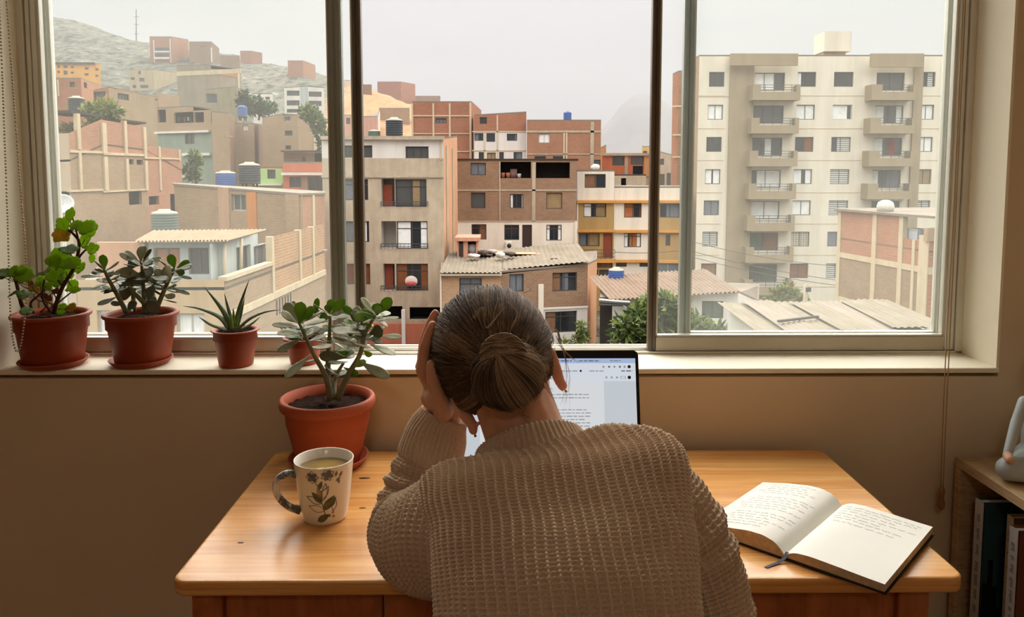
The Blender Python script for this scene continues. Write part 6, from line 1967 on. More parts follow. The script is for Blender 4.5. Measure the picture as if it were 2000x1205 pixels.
def leafy_tree(name, label, blobs, Dt, r_leaf, n, mats, trunk_base, group=None, depth=1.0, long=1.0, seed=1, cat='tree', rot=0.6):
    """crown of individual leaves over blobs [(px, py, radius px)], and a trunk with branches"""
    rr = random.Random(seed)
    cs = [(at(x, y, Dt + rr.uniform(-.5, .5) * depth), r / FPX * Dt) for x, y, r in blobs]
    tb = at(*trunk_base, Dt)
    root = thing(name, label, cat, (tb.x, Dt, tb.z), group)
    V, F, MI = [], [], []
    for i in range(n):
        c, r = rr.choices(cs, [q[1] ** 2 for q in cs])[0]
        d = Vector((rr.gauss(0, 1), rr.gauss(0, 1), rr.gauss(0, 1))).normalized()
        p = c + d * (r * rr.random() ** .4)
        ax = (d * .8 + Vector((rr.gauss(0, rot), rr.gauss(0, rot), rr.gauss(0, rot) + .1))).normalized()
        sd_ = ax.cross(Vector((rr.gauss(0, 1), rr.gauss(0, 1), rr.gauss(0, 1)))).normalized()
        nn = ax.cross(sd_)
        L, W = r_leaf * rr.uniform(.7, 1.3) * long, r_leaf * rr.uniform(.35, .6)
        b = len(V)
        V += [p, p + ax * L * .5 + sd_ * W * .5 + nn * L * .06, p + ax * L - nn * L * .08, p + ax * L * .5 - sd_ * W * .5 + nn * L * .06]
        F.append((b, b + 1, b + 2, b + 3))
        MI.append(rr.choices(range(len(mats)), [5, 3, 2][:len(mats)])[0])
    np_mesh('crown', [tuple(v) for v in V], F, mats, root, None, True, MI)
    t_ = MB()
    mid = sum((c for c, r in cs), Vector()) / len(cs)
    t_.tube(smooth_path([tb, tb.lerp(mid, .5) + Vector((.1, 0, 0)), mid], 10), lerp_list([.14, .05], 10), 8)
    for c, r in cs:
        t_.tube(smooth_path([tb.lerp(mid, .6), tb.lerp(c, .8) + Vector((0, 0, .1)), c], 8), lerp_list([.05, .015], 8), 6)
    t_.build('trunk', plain('bark', (84, 70, 56), .9, .1), root)
    return root
M_l1 = leaf_mat('tree_leaf', (64, 82, 40), (88, 104, 54), .3, .5)
M_l2 = leaf_mat('tree_leaf_light', (112, 126, 62), (136, 146, 78), .3, .5)
M_l3 = leaf_mat('tree_leaf_dark', (40, 54, 30), (54, 68, 40), .2, .5)
M_l4 = leaf_mat('dry_leaf', (140, 118, 60), (160, 136, 78), .3, .5)
leafy_tree('loquat_tree', 'leafy green tree in front of the white house with tile roof', [(1225, 640, 22), (1245, 612, 16), (1255, 660, 26), (1262, 590, 12), (1290, 620, 26), (1310, 655, 34), (1345, 640, 26), (1375, 655, 26), (1405, 660, 22), (1215, 670, 20), (1262, 632, 20), (1340, 670, 30), (1300, 590, 14), (1322, 600, 18)], 36.0, .42, 2600, [M_l1, M_l2, M_l3], (1290, 760), None, 2.0, 1.3, 5)
leafy_tree('tree', 'olive bush at the foot of the cream apartment block', [(1520, 582, 18), (1540, 572, 16), (1555, 588, 18), (1530, 595, 14), (1505, 590, 10)], 55.0, .36, 900, [M_l2, M_l1, M_l4], (1535, 640), None, 1.5, 1.2, 6)
leafy_tree('tree', 'rooftop bushes on the terrace behind the tall brick wall, left', [(185, 214, 12), (205, 212, 14), (225, 218, 10), (170, 218, 8), (190, 235, 14), (180, 250, 10)], 49.0, .34, 700, [M_l2, M_l1, M_l4], (195, 262), None, 1.0, 1.4, 7)
leafy_tree('plant', 'dry terrace plants on the pale corner house', [(128, 254, 9), (143, 252, 8), (165, 258, 8)], 46.5, .22, 320, [M_l4, M_l2], (140, 264), None, .6, 1.4, 8, cat='plant')
leafy_tree('tree', 'dark green tree in front of the white cottage on the slope', [(498, 205, 16), (515, 212, 14), (490, 212, 12), (528, 210, 10)], 98.0, .6, 700, [M_l1, M_l3], (505, 235), None, 1.5, 1, 9)
leafy_tree('tree', 'green tree beside the tan house near the window post', [(605, 222, 16), (620, 240, 14), (628, 262, 12), (596, 218, 10), (632, 285, 10)], 66.0, .42, 800, [M_l1, M_l2, M_l3], (622, 310), None, 1.2, 1.1, 10)
leafy_tree('tree', 'slender small tree in front of the sage green house', [(379, 306, 10), (384, 318, 10), (372, 335, 10), (380, 345, 9)], 60.0, .34, 420, [M_l1, M_l2, M_l3], (382, 372), None, .8, 1.2, 11)
leafy_tree('bush', 'weeds growing at the foot of the white lower wall', [(1128, 665, 12), (1140, 655, 10), (1135, 640, 8), (1100, 670, 8)], 44.0, .3, 260, [M_l2, M_l1], (1130, 700), None, .6, 1.2, 12, cat='bush')
leafy_tree('bush', 'dark bush beside the umber wall, above the blue tank', [(474, 192, 9), (478, 184, 7), (470, 200, 7)], 96.0, .5, 260, [M_l3], (475, 222), None, .6, 1, 13, cat='bush')

def antenna(px, y0, y1, Dt, label):
    a, b_ = at(px, y1, Dt), at(px, y0, Dt)
    th = thing('radio_mast', label, 'mast', (a.x, a.y, a.z))
    MB().tube([a, b_], .16, 6).build('mast', M_fr, th)
    for k in (.35, .6, .8):
        c = a.lerp(b_, k)
        MB().tube([c - Vector((.9, 0, 0)), c + Vector((.9, 0, 0))], .08, 5).build('crossarm', M_fr, th)
antenna(266, 18, 92, 268, 'thin radio mast on the ridge of the hill')
for i, (pa, pb, sag) in enumerate((((1345, 489), (1640, 548), 6), ((1345, 500), (1640, 558), 7), ((1200, 492), (1345, 487), 5), ((1345, 470), (1640, 520), 9))):
    A_, B_ = at(*pa, 55), at(*pb, 53)
    pts_ = [A_.lerp(B_, t_ / 16) - Vector((0, 0, sag * .03 * 4 * (t_ / 16) * (1 - t_ / 16))) for t_ in range(17)]
    tag(MB().tube(pts_, .022, 5).build('power_cable', M_fr), 'thin power cable sagging in front of the lower floors of the cream apartment block', 'cable', 'power cables')
pp = at(1574, 555, 52)
up_ = thing('utility_pole', 'grey concrete utility pole beside the olive bush', 'pole', (pp.x, 52, GZ))
MB().tube([(pp.x, 52, GZ), (pp.x, 52, pp.z)], [.2, .14], 12).build('pole', M_conc, up_)
MB().box(pp.x - .06, pp.x + .3, 51.8, 52.1, pp.z - .5, pp.z - .2).build('junction_box', M_fr, up_)

# ------------------------------------------------------------------ small things on balconies and roofs
def bucket(px, y0, y1, Dt, rpx, mat, label, group=None):
    a, b_ = at(px, y1, Dt), at(px, y0, Dt)
    r = rpx / FPX * Dt
    th = thing('bucket', label, 'bucket', (a.x, a.y, a.z), group)
    MB().lathe([(r * .8, 0), (r, (b_.z - a.z) * .96), (r * .92, b_.z - a.z), (r * .9, (b_.z - a.z) * .9)], (a.x, a.y, a.z), 18).build('body', mat, th)
    return th
M_bo = plain('bucket_orange', (186, 116, 88), .6)
bucket(982, 337, 347.6, 60.7, 4.5, M_bo, 'orange bucket in the open tin roofed loggia, left of its pair', None)
bucket(992, 337, 347.6, 60.7, 4.5, M_bo, 'orange bucket in the open tin roofed loggia, beside the hung cloth', None)
bucket(1014, 339, 347.6, 60.7, 4, M_white, 'small white bucket in the open tin roofed loggia')
a_, b2_ = at(997, 347, 61.0), at(1010, 330, 61.0)
MBc = MB()
n = 12
vs = []
for i in range(n + 1):
    x = a_.x + (b2_.x - a_.x) * i / n
    o = .05 * math.sin(i * 1.7)
    vs += [(x, 61.0 + o, a_.z), (x, 61.0 + o * .4, b2_.z)]
MBc.add(vs, [(2 * i, 2 * i + 2, 2 * i + 3, 2 * i + 1) for i in range(n)], None, 0, True)
lc = MBc.build('hung_cloth', plain('faded_pink_cloth', (176, 140, 128), .9, .1, var=.3, scale=3))
lc.modifiers.new('thick', 'SOLIDIFY').thickness = .03
tag(lc, 'faded pink cloth hanging in the open tin roofed loggia', 'cloth')
a_, b2_ = at(987, 486, 59.8), at(1000, 472, 59.8)
ac = thing('air_conditioner', 'air conditioner box on the cream wall under the middle window', 'air conditioner', ((a_.x + b2_.x) / 2, 59.8, a_.z))
MB().box(a_.x, b2_.x, 59.5, 59.98, a_.z, b2_.z).build('casing', M_white, ac, bevel=.03)
MB().tube([(b2_.x - .22, 59.50, (a_.z + b2_.z) / 2), (b2_.x - .22, 59.47, (a_.z + b2_.z) / 2)], .17, 20).build('fan_grille', M_door, ac)
c = at(1163, 327, 65)
wb = MB().ball((c.x, c.y, c.z), (.38, .34, .30), None, 16, 10, 0, lambda v: v * (1 + .08 * math.sin(6 * v.x + 4 * v.z)))
tag(wb.build('wrapped_bundle', M_white), 'white wrapped bundle on the roof of the ochre striped building', 'bundle')
for k, (px, w_, y1) in enumerate(((342, 5, 236), (348, 4, 238), (354, 5, 235), (361, 5, 238), (368, 4, 236), (374, 4, 238), (310, 5, 236))):
    p0_, p1_ = at(px - w_ / 2, y1, 74.2 if px < 340 else 73.6), at(px + w_ / 2, 228, 74.2 if px < 340 else 73.6)
    lg = MB().box(p0_.x, p1_.x, p0_.y - .06, p0_.y, p0_.z, p1_.z).build('laundry', (plain('laundry_red', (168, 76, 66), .9), M_white, plain('laundry_dark', (60, 62, 74), .9))[k % 3], bevel=.02)
    tag(lg, 'piece of washing hung in the loggia of the sage green house', 'laundry', 'washing in the sage green house')
# ------------------------------------------------------------------ the person at the desk
pn = thing('person', 'person in chunky tan knitted sweater, hair in a bun, head leaning on one hand', 'person', (0.07, 0.80, 0.0))
def skin_mat():
    t = NT('skin')
    v = t.coord('Object')
    f = t.noise(v, 30, 4)
    col = t.ramp(f, [(.3, lin((200, 148, 118))), (.7, lin((218, 166, 136)))])
    p = t.principled(col, .5, .35, 0, t.bump(t.noise(v, 260, 3), .12, .002))
    p.inputs['Subsurface Weight'].default_value = 0.25
    p.inputs['Subsurface Radius'].default_value = (0.02, 0.007, 0.004)
    p.inputs['Subsurface Scale'].default_value = 1.2
    return t.m
M_skin = skin_mat()
Hc = at(965, 692, 1.13)
h_up = Vector((-0.42, 0.36, 0.83)).normalized()
h_r = Vector((0.88, 0.06, 0.47)); h_r = (h_r - h_up * h_r.dot(h_up)).normalized()
h_f = h_up.cross(h_r).normalized()
HM = Matrix((h_r, h_f, h_up)).transposed()       # columns: right, forward, up
def hd(x, y, z):
    return Hc + HM @ Vector((x, y, z))
HR = Vector((0.0885, 0.100, 0.098))              # outer size of the combed hair

# torso: rings from hip to neck (centre, half width, half depth, roll in degrees)
RG = [((.075, .660, .48), .160, .125, 0), ((.075, .695, .60), .150, .118, 1), ((.074, .755, .72), .146, .116, 3), ((.072, .805, .785), .146, .116, 5), ((.070, .855, .840), .150, .114, 7), ((.066, .905, .878), .160, .106, 9),
      ((.062, .950, .908), .172, .096, 11), ((.057, .982, .924), .172, .080, 12), ((.050, 1.004, .940), .148, .068, 13), ((.044, 1.022, .948), .108, .060, 15), ((.037, 1.036, .952), .078, .060, 17)]
N_A = Vector((-.22, .55, .80)).normalized()          # axis of the neck, leaning forward
def ring_frame(k):
    c = Vector(RG[k][0])
    d = (Vector(RG[min(k + 1, len(RG) - 1)][0]) - Vector(RG[max(k - 1, 0)][0]))
    d.x = 0
    d.normalize()
    w_ = max(0, k - len(RG) + 4) / 3
    d = (d * (1 - w_) + N_A * w_).normalized()
    roll = R(RG[k][3])
    lat = Vector((math.cos(roll), 0, math.sin(roll)))
    lat = (lat - d * lat.dot(d)).normalized()
    bk = lat.cross(d).normalized()            # points out of the back
    if bk.y > 0:
        bk = -bk
    return c, lat, bk, d

# arms (centre lines)
LA = [(-.010, .940, .880), (-.070, .985, .865), (-.112, 1.030, .838), (-.131, 1.078, .824), (-.134, 1.110, .840), (-.122, 1.132, .888), (-.106, 1.146, .945), (-.090, 1.152, .985)]
RA = [(.175, .975, .925), (.218, .952, .885), (.246, .935, .828), (.257, .925, .770), (.242, .960, .770), (.216, 1.06, .818), (.180, 1.17, .812), (.165, 1.22, .803)]

# --- body: one continuous surface under the clothes
b = MB()
b.ball(Hc, (.079, .091, .090), HM)
b.ball(hd(0, .030, -.045), (.062, .066, .062), HM)
capsule(b, hd(0, .060, -.085), hd(0, .075, -.080), .026, .024)          # chin
capsule(b, hd(0, .098, -.005), hd(0, .106, -.032), .009, .012)          # nose
b.ball(hd(0, .092, -.062), (.022, .010, .007), HM)                      # mouth
for s_ in (-1, 1):
    b.ball(hd(s_ * .031, .090, .0), (.014, .008, .009), HM)             # eyes
    b.ball(hd(s_ * .045, .062, -.030), (.022, .022, .020), HM)          # cheeks
    # ear: helix ring, concha and lobe, set on the side of the head
    e0 = hd(s_ * .0690, -.012, -.060)
    eo = (HM @ Vector((s_ * .55, -.55, .0))).normalized()
    eu = (HM @ Vector((s_ * .05, -.12, 1))).normalized()
    pts_ = [e0 + eo * .006 + eu * -.022, e0 + eo * .012 + eu * -.004, e0 + eo * .0145 + eu * .016, e0 + eo * .011 + eu * .030, e0 + eo * .003 + eu * .033]
    b.tube(smooth_path(pts_, 14), lerp_list([.0055, .0052, .0048, .0045, .004], 14), 8)
    capsule(b, e0 + eo * .004 + eu * .020, e0 + eo * .004 + eu * -.020, .009, .008)
    b.ball(e0 + eo * .006 + eu * -.027, (.0075, .007, .009))
nk0 = hd(0, -.022, -.060)
nk1 = Vector((.042, 1.046, .940))
capsule(b, nk0, nk1, .056, .058, 16)
capsule(b, hd(0, .005, -.075), nk1 + Vector((0, .02, -.01)), .046, .052, 16)
for k in range(len(RG) - 1):
    c0, l0, b0, d0 = ring_frame(k)
    a_, d_ = RG[k][1] - .022, RG[k][2] - .020
    b.ball(c0, (a_, d_, .075 if k < 8 else .04), Matrix((l0, b0, d0)).transposed())
def limb(pts, rad):
    for i in range(len(pts) - 1):
        capsule(b, pts[i], pts[i + 1], rad[i], rad[i + 1])
limb(LA, [.046, .044, .040, .037, .038, .035, .029, .025])
limb(RA, [.046, .044, .040, .036, .037, .034, .028, .025])
# left hand laid along the side of the head: palm to the head, thumb towards the viewer
wr = Vector(LA[-1])
palm = [at(826, 722, 1.108), at(825, 716, 1.128), at(828, 720, 1.148), at(834, 730, 1.165)]
for p in palm:
    capsule(b, wr + (p - wr) * .12, p, .0155, .0115)
capsule(b, wr, at(846, 775, 1.130), .023, .020)
capsule(b, wr + Vector((0, -.01, .008)), at(850, 775, 1.112), .020, .016)
F4 = [[(826, 722, 1.108), (829, 682, 1.106), (837, 655, 1.106), (845, 634, 1.108)], [(825, 716, 1.128), (829, 668, 1.130), (840, 634, 1.132), (850, 612, 1.134)],
      [(828, 720, 1.148), (832, 676, 1.152), (842, 642, 1.156), (853, 621, 1.160)], [(834, 730, 1.165), (838, 694, 1.172), (846, 668, 1.176), (855, 652, 1.180)]]
for q in F4:
    P = [at(*w_) for w_ in q]
    for i in range(3):
        capsule(b, P[i], P[i + 1], (.0098, .0090, .0082)[i], (.0090, .0082, .0068)[i])
T3 = [at(866, 806, 1.118), at(853, 768, 1.092), at(845, 738, 1.086), at(842, 712, 1.086)]
for i in range(3):
    capsule(b, T3[i], T3[i + 1], (.015, .0115, .0100)[i], (.0115, .0100, .0080)[i])
# right hand resting on the keyboard, fingers slightly curled
w2 = Vector(RA[-1])
for k in range(4):
    k0 = w2 + Vector((-.030 + .018 * k - .012, .075 + (.004, .010, .008, .0)[k], -.004))
    capsule(b, w2 + Vector((-.010 + .007 * k, .012, 0)), k0, .014, .0105)
    l_ = (.034, .038, .036, .028)[k]
    k1 = k0 + Vector((-.003, l_, .002)); k2 = k1 + Vector((-.002, l_ * .6, -.010)); k3 = k2 + Vector((0, l_ * .35, -.010))
    capsule(b, k0, k1, .0092, .0085); capsule(b, k1, k2, .0085, .0078); capsule(b, k2, k3, .0078, .0066)
t0 = w2 + Vector((-.020, .020, -.004)); t1 = t0 + Vector((-.030, .028, -.006)); t2 = t1 + Vector((-.012, .030, -.002)); t3 = t2 + Vector((.004, .022, -.004))
capsule(b, t0, t1, .015, .0115); capsule(b, t1, t2, .0110, .0098); capsule(b, t2, t3, .0095, .0078)
# legs under the desk
for s_, kx in ((-1, -.02), (1, .17)):
    hp_ = Vector((.075 + s_ * .085, .68, .47)); kn_ = Vector((kx, 1.07, .475)); an_ = Vector((kx + .01 * s_, 1.06, .09))
    capsule(b, hp_, kn_, .078, .054); capsule(b, kn_, kn_.lerp(an_, .35), .052, .052); capsule(b, kn_.lerp(an_, .35), an_, .052, .034)
    capsule(b, an_ + Vector((0, -.02, -.045)), an_ + Vector((.01 * s_, .15, -.058)), .036, .026)
body = remeshed(b, 'body', M_skin, pn, .0032, 5)

# --- trousers
M_den = plain('dark_denim', (46, 52, 68), .85, .15, var=.15, scale=60)
tr = MB()
tr.ball((.075, .67, .485), (.178, .150, .115))
for s_, kx in ((-1, -.02), (1, .17)):
    hp_ = Vector((.075 + s_ * .085, .68, .47)); kn_ = Vector((kx, 1.07, .475)); an_ = Vector((kx + .01 * s_, 1.06, .12))
    capsule(tr, hp_, kn_, .092, .066); capsule(tr, kn_, an_, .064, .052)
remeshed(tr, 'trousers', M_den, pn, .006, 4)

# --- sweater: chunky rib knit, real stitches raised on the surface
def knit_mat():
    t = NT('tan_wool')
    v = t.coord('Object')
    f = t.noise(v, 9, 5)
    g = t.noise(v, 420, 3)
    col = t.ramp(f, [(.3, lin((206, 178, 148))), (.7, lin((224, 198, 168)))])
    col = t.mix(.5, col, t.ramp(g, [(.35, (.72, .70, .68)), (.65, (1.08, 1.06, 1.04))]), 'MULTIPLY')
    p = t.principled(col, .95, .08, 0, t.bump(t.noise(v, 700, 3), .5, .003))
    p.inputs['Sheen Weight'].default_value = .25
    p.inputs['Sheen Roughness'].default_value = .5
    return t.m
M_wool = knit_mat()
def knit(u, v, P=.0118, Q=.0054, A=.0070):
    """height of a chunky half-cardigan knit: slim upright ribs joined by arched rungs of yarn, deep gaps between"""
    a = u / P
    fr_ = np.abs(a - np.floor(a) - .5) * 2            # 0 in the middle of a ladder, 1 on a rib
    twist = v / Q
    rib = np.exp(-((fr_ - 1) / .36) ** 2) * (.90 + .10 * np.cos(2 * np.pi * twist))
    w_ = twist + .42 * fr_ ** 1.5                     # rungs arch upwards between the ribs
    rung = np.clip(.5 + .5 * np.cos(2 * np.pi * w_), 0, 1) ** .9 * (.80 - .12 * (1 - fr_))
    return A * (np.maximum(rib, rung) - .55)
def ribs(u, P=.0058, A=.0022):
    return A * (np.abs(np.cos(np.pi * u / P)) ** .7 - .5)
def grid_faces(n, m, wrap):
    i = np.arange(n - 1)[:, None]
    j = np.arange(m if wrap else m - 1)[None, :]
    j2 = (j + 1) % m
    return np.stack([(i * m + j), (i * m + j2), ((i + 1) * m + j2), ((i + 1) * m + j)], -1).reshape(-1, 4)
def grid_normals(G, wrap):
    du = (np.roll(G, -1, 1) - np.roll(G, 1, 1)) if wrap else np.gradient(G, axis=1)
    dv = np.gradient(G, axis=0)
    nn = np.cross(du, dv)
    return nn / np.maximum(np.linalg.norm(nn, axis=2, keepdims=True), 1e-9)
def fbm(G, f, seed=0.0):
    """cheap smooth unevenness from a few sines"""
    x, y, z = G[..., 0] * f, G[..., 1] * f, G[..., 2] * f
    return (np.sin(x * 1.3 + 2.1 * np.sin(y * .9 + seed) + seed) + np.sin(y * 1.7 + 1.9 * np.sin(z * 1.1 + seed * 2)) + np.sin(z * 1.5 + 2.3 * np.sin(x * .8 + seed * 3))) / 3
def interp_rows(tab, n):
    tab = np.asarray(tab, float)
    x = np.linspace(0, 1, len(tab))
    # Catmull-Rom resampling of each column
    t = np.linspace(0, len(tab) - 1, n)
    k = np.minimum(t.astype(int), len(tab) - 2)
    u = (t - k)[:, None]
    P_ = np.vstack([2 * tab[0] - tab[1], tab, 2 * tab[-1] - tab[-2]])
    a, b_, c, d = P_[k], P_[k + 1], P_[k + 2], P_[k + 3]
    return .5 * (2 * b_ + (c - a) * u + (2 * a - 5 * b_ + 4 * c - d) * u ** 2 + (3 * b_ - a - 3 * c + d) * u ** 3)
def torso():
    n = 760
    tab = []
    for k in range(len(RG)):
        c, l_, bk, d = ring_frame(k)
        tab.append(list(c) + list(l_) + list(bk) + [RG[k][1], RG[k][2]])
    T = interp_rows(tab, 3000)
    sel = np.concatenate([np.linspace(0, .30, 150, endpoint=False), np.linspace(.30, 1, n - 150)])
    T = T[np.round(sel * 2999).astype(int)]
    # denser round the back, coarse in front
    ph = np.concatenate([np.linspace(-112, 112, 600), np.linspace(114, 246, 60)]) * math.pi / 180
    m = len(ph)
    ex = 2 / 2.35
    sx = np.sign(np.sin(ph)) * np.abs(np.sin(ph)) ** ex
    cx_ = np.sign(np.cos(ph)) * np.abs(np.cos(ph)) ** ex
    C, L_, B_ = T[:, None, 0:3], T[:, None, 3:6], T[:, None, 6:9]
    L_ = L_ / np.linalg.norm(L_, axis=2, keepdims=True); B_ = B_ / np.linalg.norm(B_, axis=2, keepdims=True)
    G = C + L_ * (T[:, None, 9:10] * sx[None, :, None]) + B_ * (T[:, None, 10:11] * cx_[None, :, None])
    # raised shoulders either side of the neck
    wgt = np.interp(sel * 10, [3, 5, 8, 9, 10], [0, .9, 1, .7, .25])[:, None]
    G[..., 2] += wgt * np.where(sx > 0, .036, .020)[None] * np.abs(sx)[None] ** 2.2
    # arclength coordinates: u from the middle of the back, v up each column
    seg = np.linalg.norm(np.diff(G, axis=1), axis=2)
    u = np.concatenate([np.zeros((n, 1)), np.cumsum(seg, 1)], 1)
    j0 = int(np.argmin(np.abs(ph)))
    u = u - u[:, j0:j0 + 1]
    sv = np.linalg.norm(np.diff(G, axis=0), axis=2)
    v = np.concatenate([np.zeros((1, m)), np.cumsum(sv, 0)], 0)
    vb = v[:, j0:j0 + 1] * .6 + v * .4
    N = grid_normals(G, True)
    if (N[n // 2, j0] * T[n // 2, 6:9]).sum() < 0:
        N = -N
    low = .0045 * fbm(G, 16, 1.0) + .002 * fbm(G, 45, 2.0)
    u = u + .0022 * fbm(G, 30, 3.0)
    h = knit(u, vb + .0012 * fbm(G, 60, 4.0))
    G2 = G + N * (low + h)[..., None]
    F = grid_faces(n, m, True)
    np_mesh('sweater', G2.reshape(-1, 3), F[:, ::1], M_wool, pn, None, True)
    return bpy.data.objects['sweater']
swe = torso()
def sleeve(path, rad, nme, n=380, m=190, ref=(0, 0, 1), cuff=None, wr_=None, cross=0, P=.0118, Q=.0054):
    C = interp_rows(path, n)
    r = np.interp(np.linspace(0, 1, n), np.linspace(0, 1, len(rad)), rad)
    r = np.convolve(np.pad(r, 18, 'edge'), np.ones(37) / 37, 'valid')
    D_ = np.gradient(C, axis=0); D_ /= np.linalg.norm(D_, axis=1, keepdims=True)
    # rotation-minimising frame
    A_ = np.zeros_like(C)
    a = np.cross(D_[0], np.array(ref, float)); a /= np.linalg.norm(a)
    A_[0] = a
    for i in range(1, n):
        a = A_[i - 1] - D_[i] * (A_[i - 1] @ D_[i]); A_[i] = a / np.linalg.norm(a)
    B_ = np.cross(D_, A_)
    th = np.linspace(0, 2 * math.pi, m, endpoint=False)
    s_ = np.linspace(0, 1, n)[:, None]
    rr = r[:, None] * np.ones((1, m))
    G = C[:, None] + (A_[:, None] * np.cos(th)[None, :, None] + B_[:, None] * np.sin(th)[None, :, None]) * rr[..., None]
    sl = np.concatenate([[0], np.cumsum(np.linalg.norm(np.diff(C, axis=0), axis=1))])
    N = grid_normals(G, True)
    out = G - C[:, None]
    if (N[n // 2, 0] * out[n // 2, 0]).sum() < 0:
        N = -N
    k = max(6, round(2 * math.pi * float(np.mean(r)) / P))
    u = th[None, :] / (2 * math.pi) * k * P + 0 * rr
    vv = sl[:, None] + 0 * rr
    low = .003 * fbm(G, 22, 5.0)
    if wr_:
        for (s0, w_, amp, fq) in wr_:
            low = low + amp * np.exp(-((s_ - s0) / w_) ** 2) * np.sin(vv * fq + 1.6 * np.sin(th)[None, :] + .8 * np.sin(2 * th)[None, :])
    uu, vw = u + .0015 * fbm(G, 40, 6.0), vv + .001 * fbm(G, 60, 7.0)
    h = knit(uu, vw, P, Q)
    if cross:                                     # the drop-shoulder part is knitted round the arm
        wc = 1 / (1 + np.exp(-(s_ - cross) * 90))
        h = h * wc + knit(vw, uu, P, Q) * (1 - wc)
    if cuff is not None:
        kc = round(2 * math.pi * .042 / .0068)
        hc = ribs(th[None, :] / (2 * math.pi) * kc * .0068 + 0 * rr, .0068, .0030)
        w_ = 1 / (1 + np.exp(-(s_ - cuff) * 140))
        h = h * (1 - w_) + hc * w_
        low = low * (1 - .8 * w_) + .0 * w_ - .0035 * np.exp(-((s_ - cuff) / .012) ** 2)
    G2 = G + N * (low + h)[..., None]
    # turned-in end of the cuff
    end = C[-1] + (G2[-1] - C[-1]) * .82 - D_[-1] * .012
    G2 = np.concatenate([G2, (C[-1] + (G2[-1] - C[-1]) * .93 + D_[-1] * .002)[None], end[None]], 0)
    F = grid_faces(n + 2, m, True)
    return np_mesh(nme, G2.reshape(-1, 3), F, M_wool, swe, None, True)
sleeve(LA[:7] + [(-.094, 1.150, .975)], [.078, .078, .071, .063, .057, .052, .047, .036], 'sleeve', 640, 280, cuff=.76, cross=.52, wr_=[(.47, .07, .0055, 200), (.66, .06, .0045, 260)])
sleeve(RA[:7], [.072, .066, .059, .056, .056, .048, .036], 'sleeve', 640, 270, cuff=.90, wr_=[(.22, .08, .0035, 210), (.55, .10, .006, 240)])
def collar():
    n, m = 34, 420
    c0, l_, bk, d = ring_frame(len(RG) - 1)
    th = np.linspace(0, 2 * math.pi, m, endpoint=False)
    G = np.zeros((n, m, 3))
    c0, l_, bk, d = map(np.array, (c0, l_, bk, d))
    for i in range(n):
        s_ = i / (n - 1)
        if s_ < .7:
            q = s_ / .7
            a, b_, h_ = .088 - .013 * q, .0700 - .009 * q, -.008 + .038 * q
        else:
            q = (s_ - .7) / .3
            a, b_, h_ = 0.074 - .009 * math.sin(q * math.pi / 2) - .004 * q, .0610 - .010 * q, .030 + .005 * math.sin(q * math.pi) - .020 * q
        # the front of the neckline lies lower than the back
        G[i] = c0 + (l_[None] * (np.sin(th) * a)[:, None]) + (bk[None] * (np.cos(th) * b_)[:, None]) + d[None] * (h_ + .012 * np.cos(th)[:, None] - .012)
    N = grid_normals(G, True)
    if (N[8, 0] * bk).sum() < 0:
        N = -N
    k = round(2 * math.pi * .072 / .0068)
    h = ribs(th[None, :] / (2 * math.pi) * k * .0068 + np.zeros((n, 1)), .0068, .0036)
    G = G + N * (h + .0012)[..., None]
    np_mesh('collar', G.reshape(-1, 3), grid_faces(n, m, True), M_wool, swe, None, True)
collar()

# --- hair
def hair_m(name, rgb, rough=.55):
    t = NT(name)
    c = lin(rgb)
    f = t.noise(t.coord('Object'), 55, 4)
    col = t.ramp(f, [(.3, shade(c, .75)), (.7, shade(c, 1.25))])
    p = t.principled(col, rough, .14)
    return t.m
HMAT = [hair_m('hair_dark', (84, 69, 57)), hair_m('hair_brown', (116, 95, 76)), hair_m('hair_light_brown', (144, 121, 99)), hair_m('hair_blond', (172, 147, 117))]
bun_dir = (HM.transposed() @ (at(984, 722, 1.0) - Hc)).normalized()       # in head axes
def covered(p):
    """1 where hair grows, falling to 0 on the face, round the ears and below the nape line"""
    x, y, z = p.x, p.y, p.z
    front = (y - (.42 + .55 * max(0, z)))                 # face
    low = -z - (.74 if y < -.2 else .74 - .69 * min(1, (y + .2) / .6))   # nape and sides
    k = max(front * 4, low * 5)
    ear = max(0, 1 - math.hypot((y + .02) / .26, (z + .12) / .34)) if abs(x) > .6 else 0
    return max(0.0, min(1.0, 1 - max(0, k) * 1.5 - ear * 2.5))
def cap_fn(p):
    q = Vector((p.x, p.y, p.z))
    k = .885 + .115 * covered(q)
    lump = 1 + .012 * math.sin(9 * math.atan2(q.x, q.z + .3) + 2)
    # the combed hair is fuller over the crown
    full = 1 + .03 * max(0, q.z) * max(0, -q.y + .4)
    return q * (k * lump * full)
cap = MB().ball(Hc, HR, HM, 72, 44, 0, cap_fn)
hair = cap.build('hair', HMAT[0], pn)
rng = np.random.default_rng(12)
HMn = np.array(HM); HRn = np.array(HR); Hcn = np.array(Hc)
def to_world(P_):
    return Hcn + (P_ * HRn) @ HMn.T
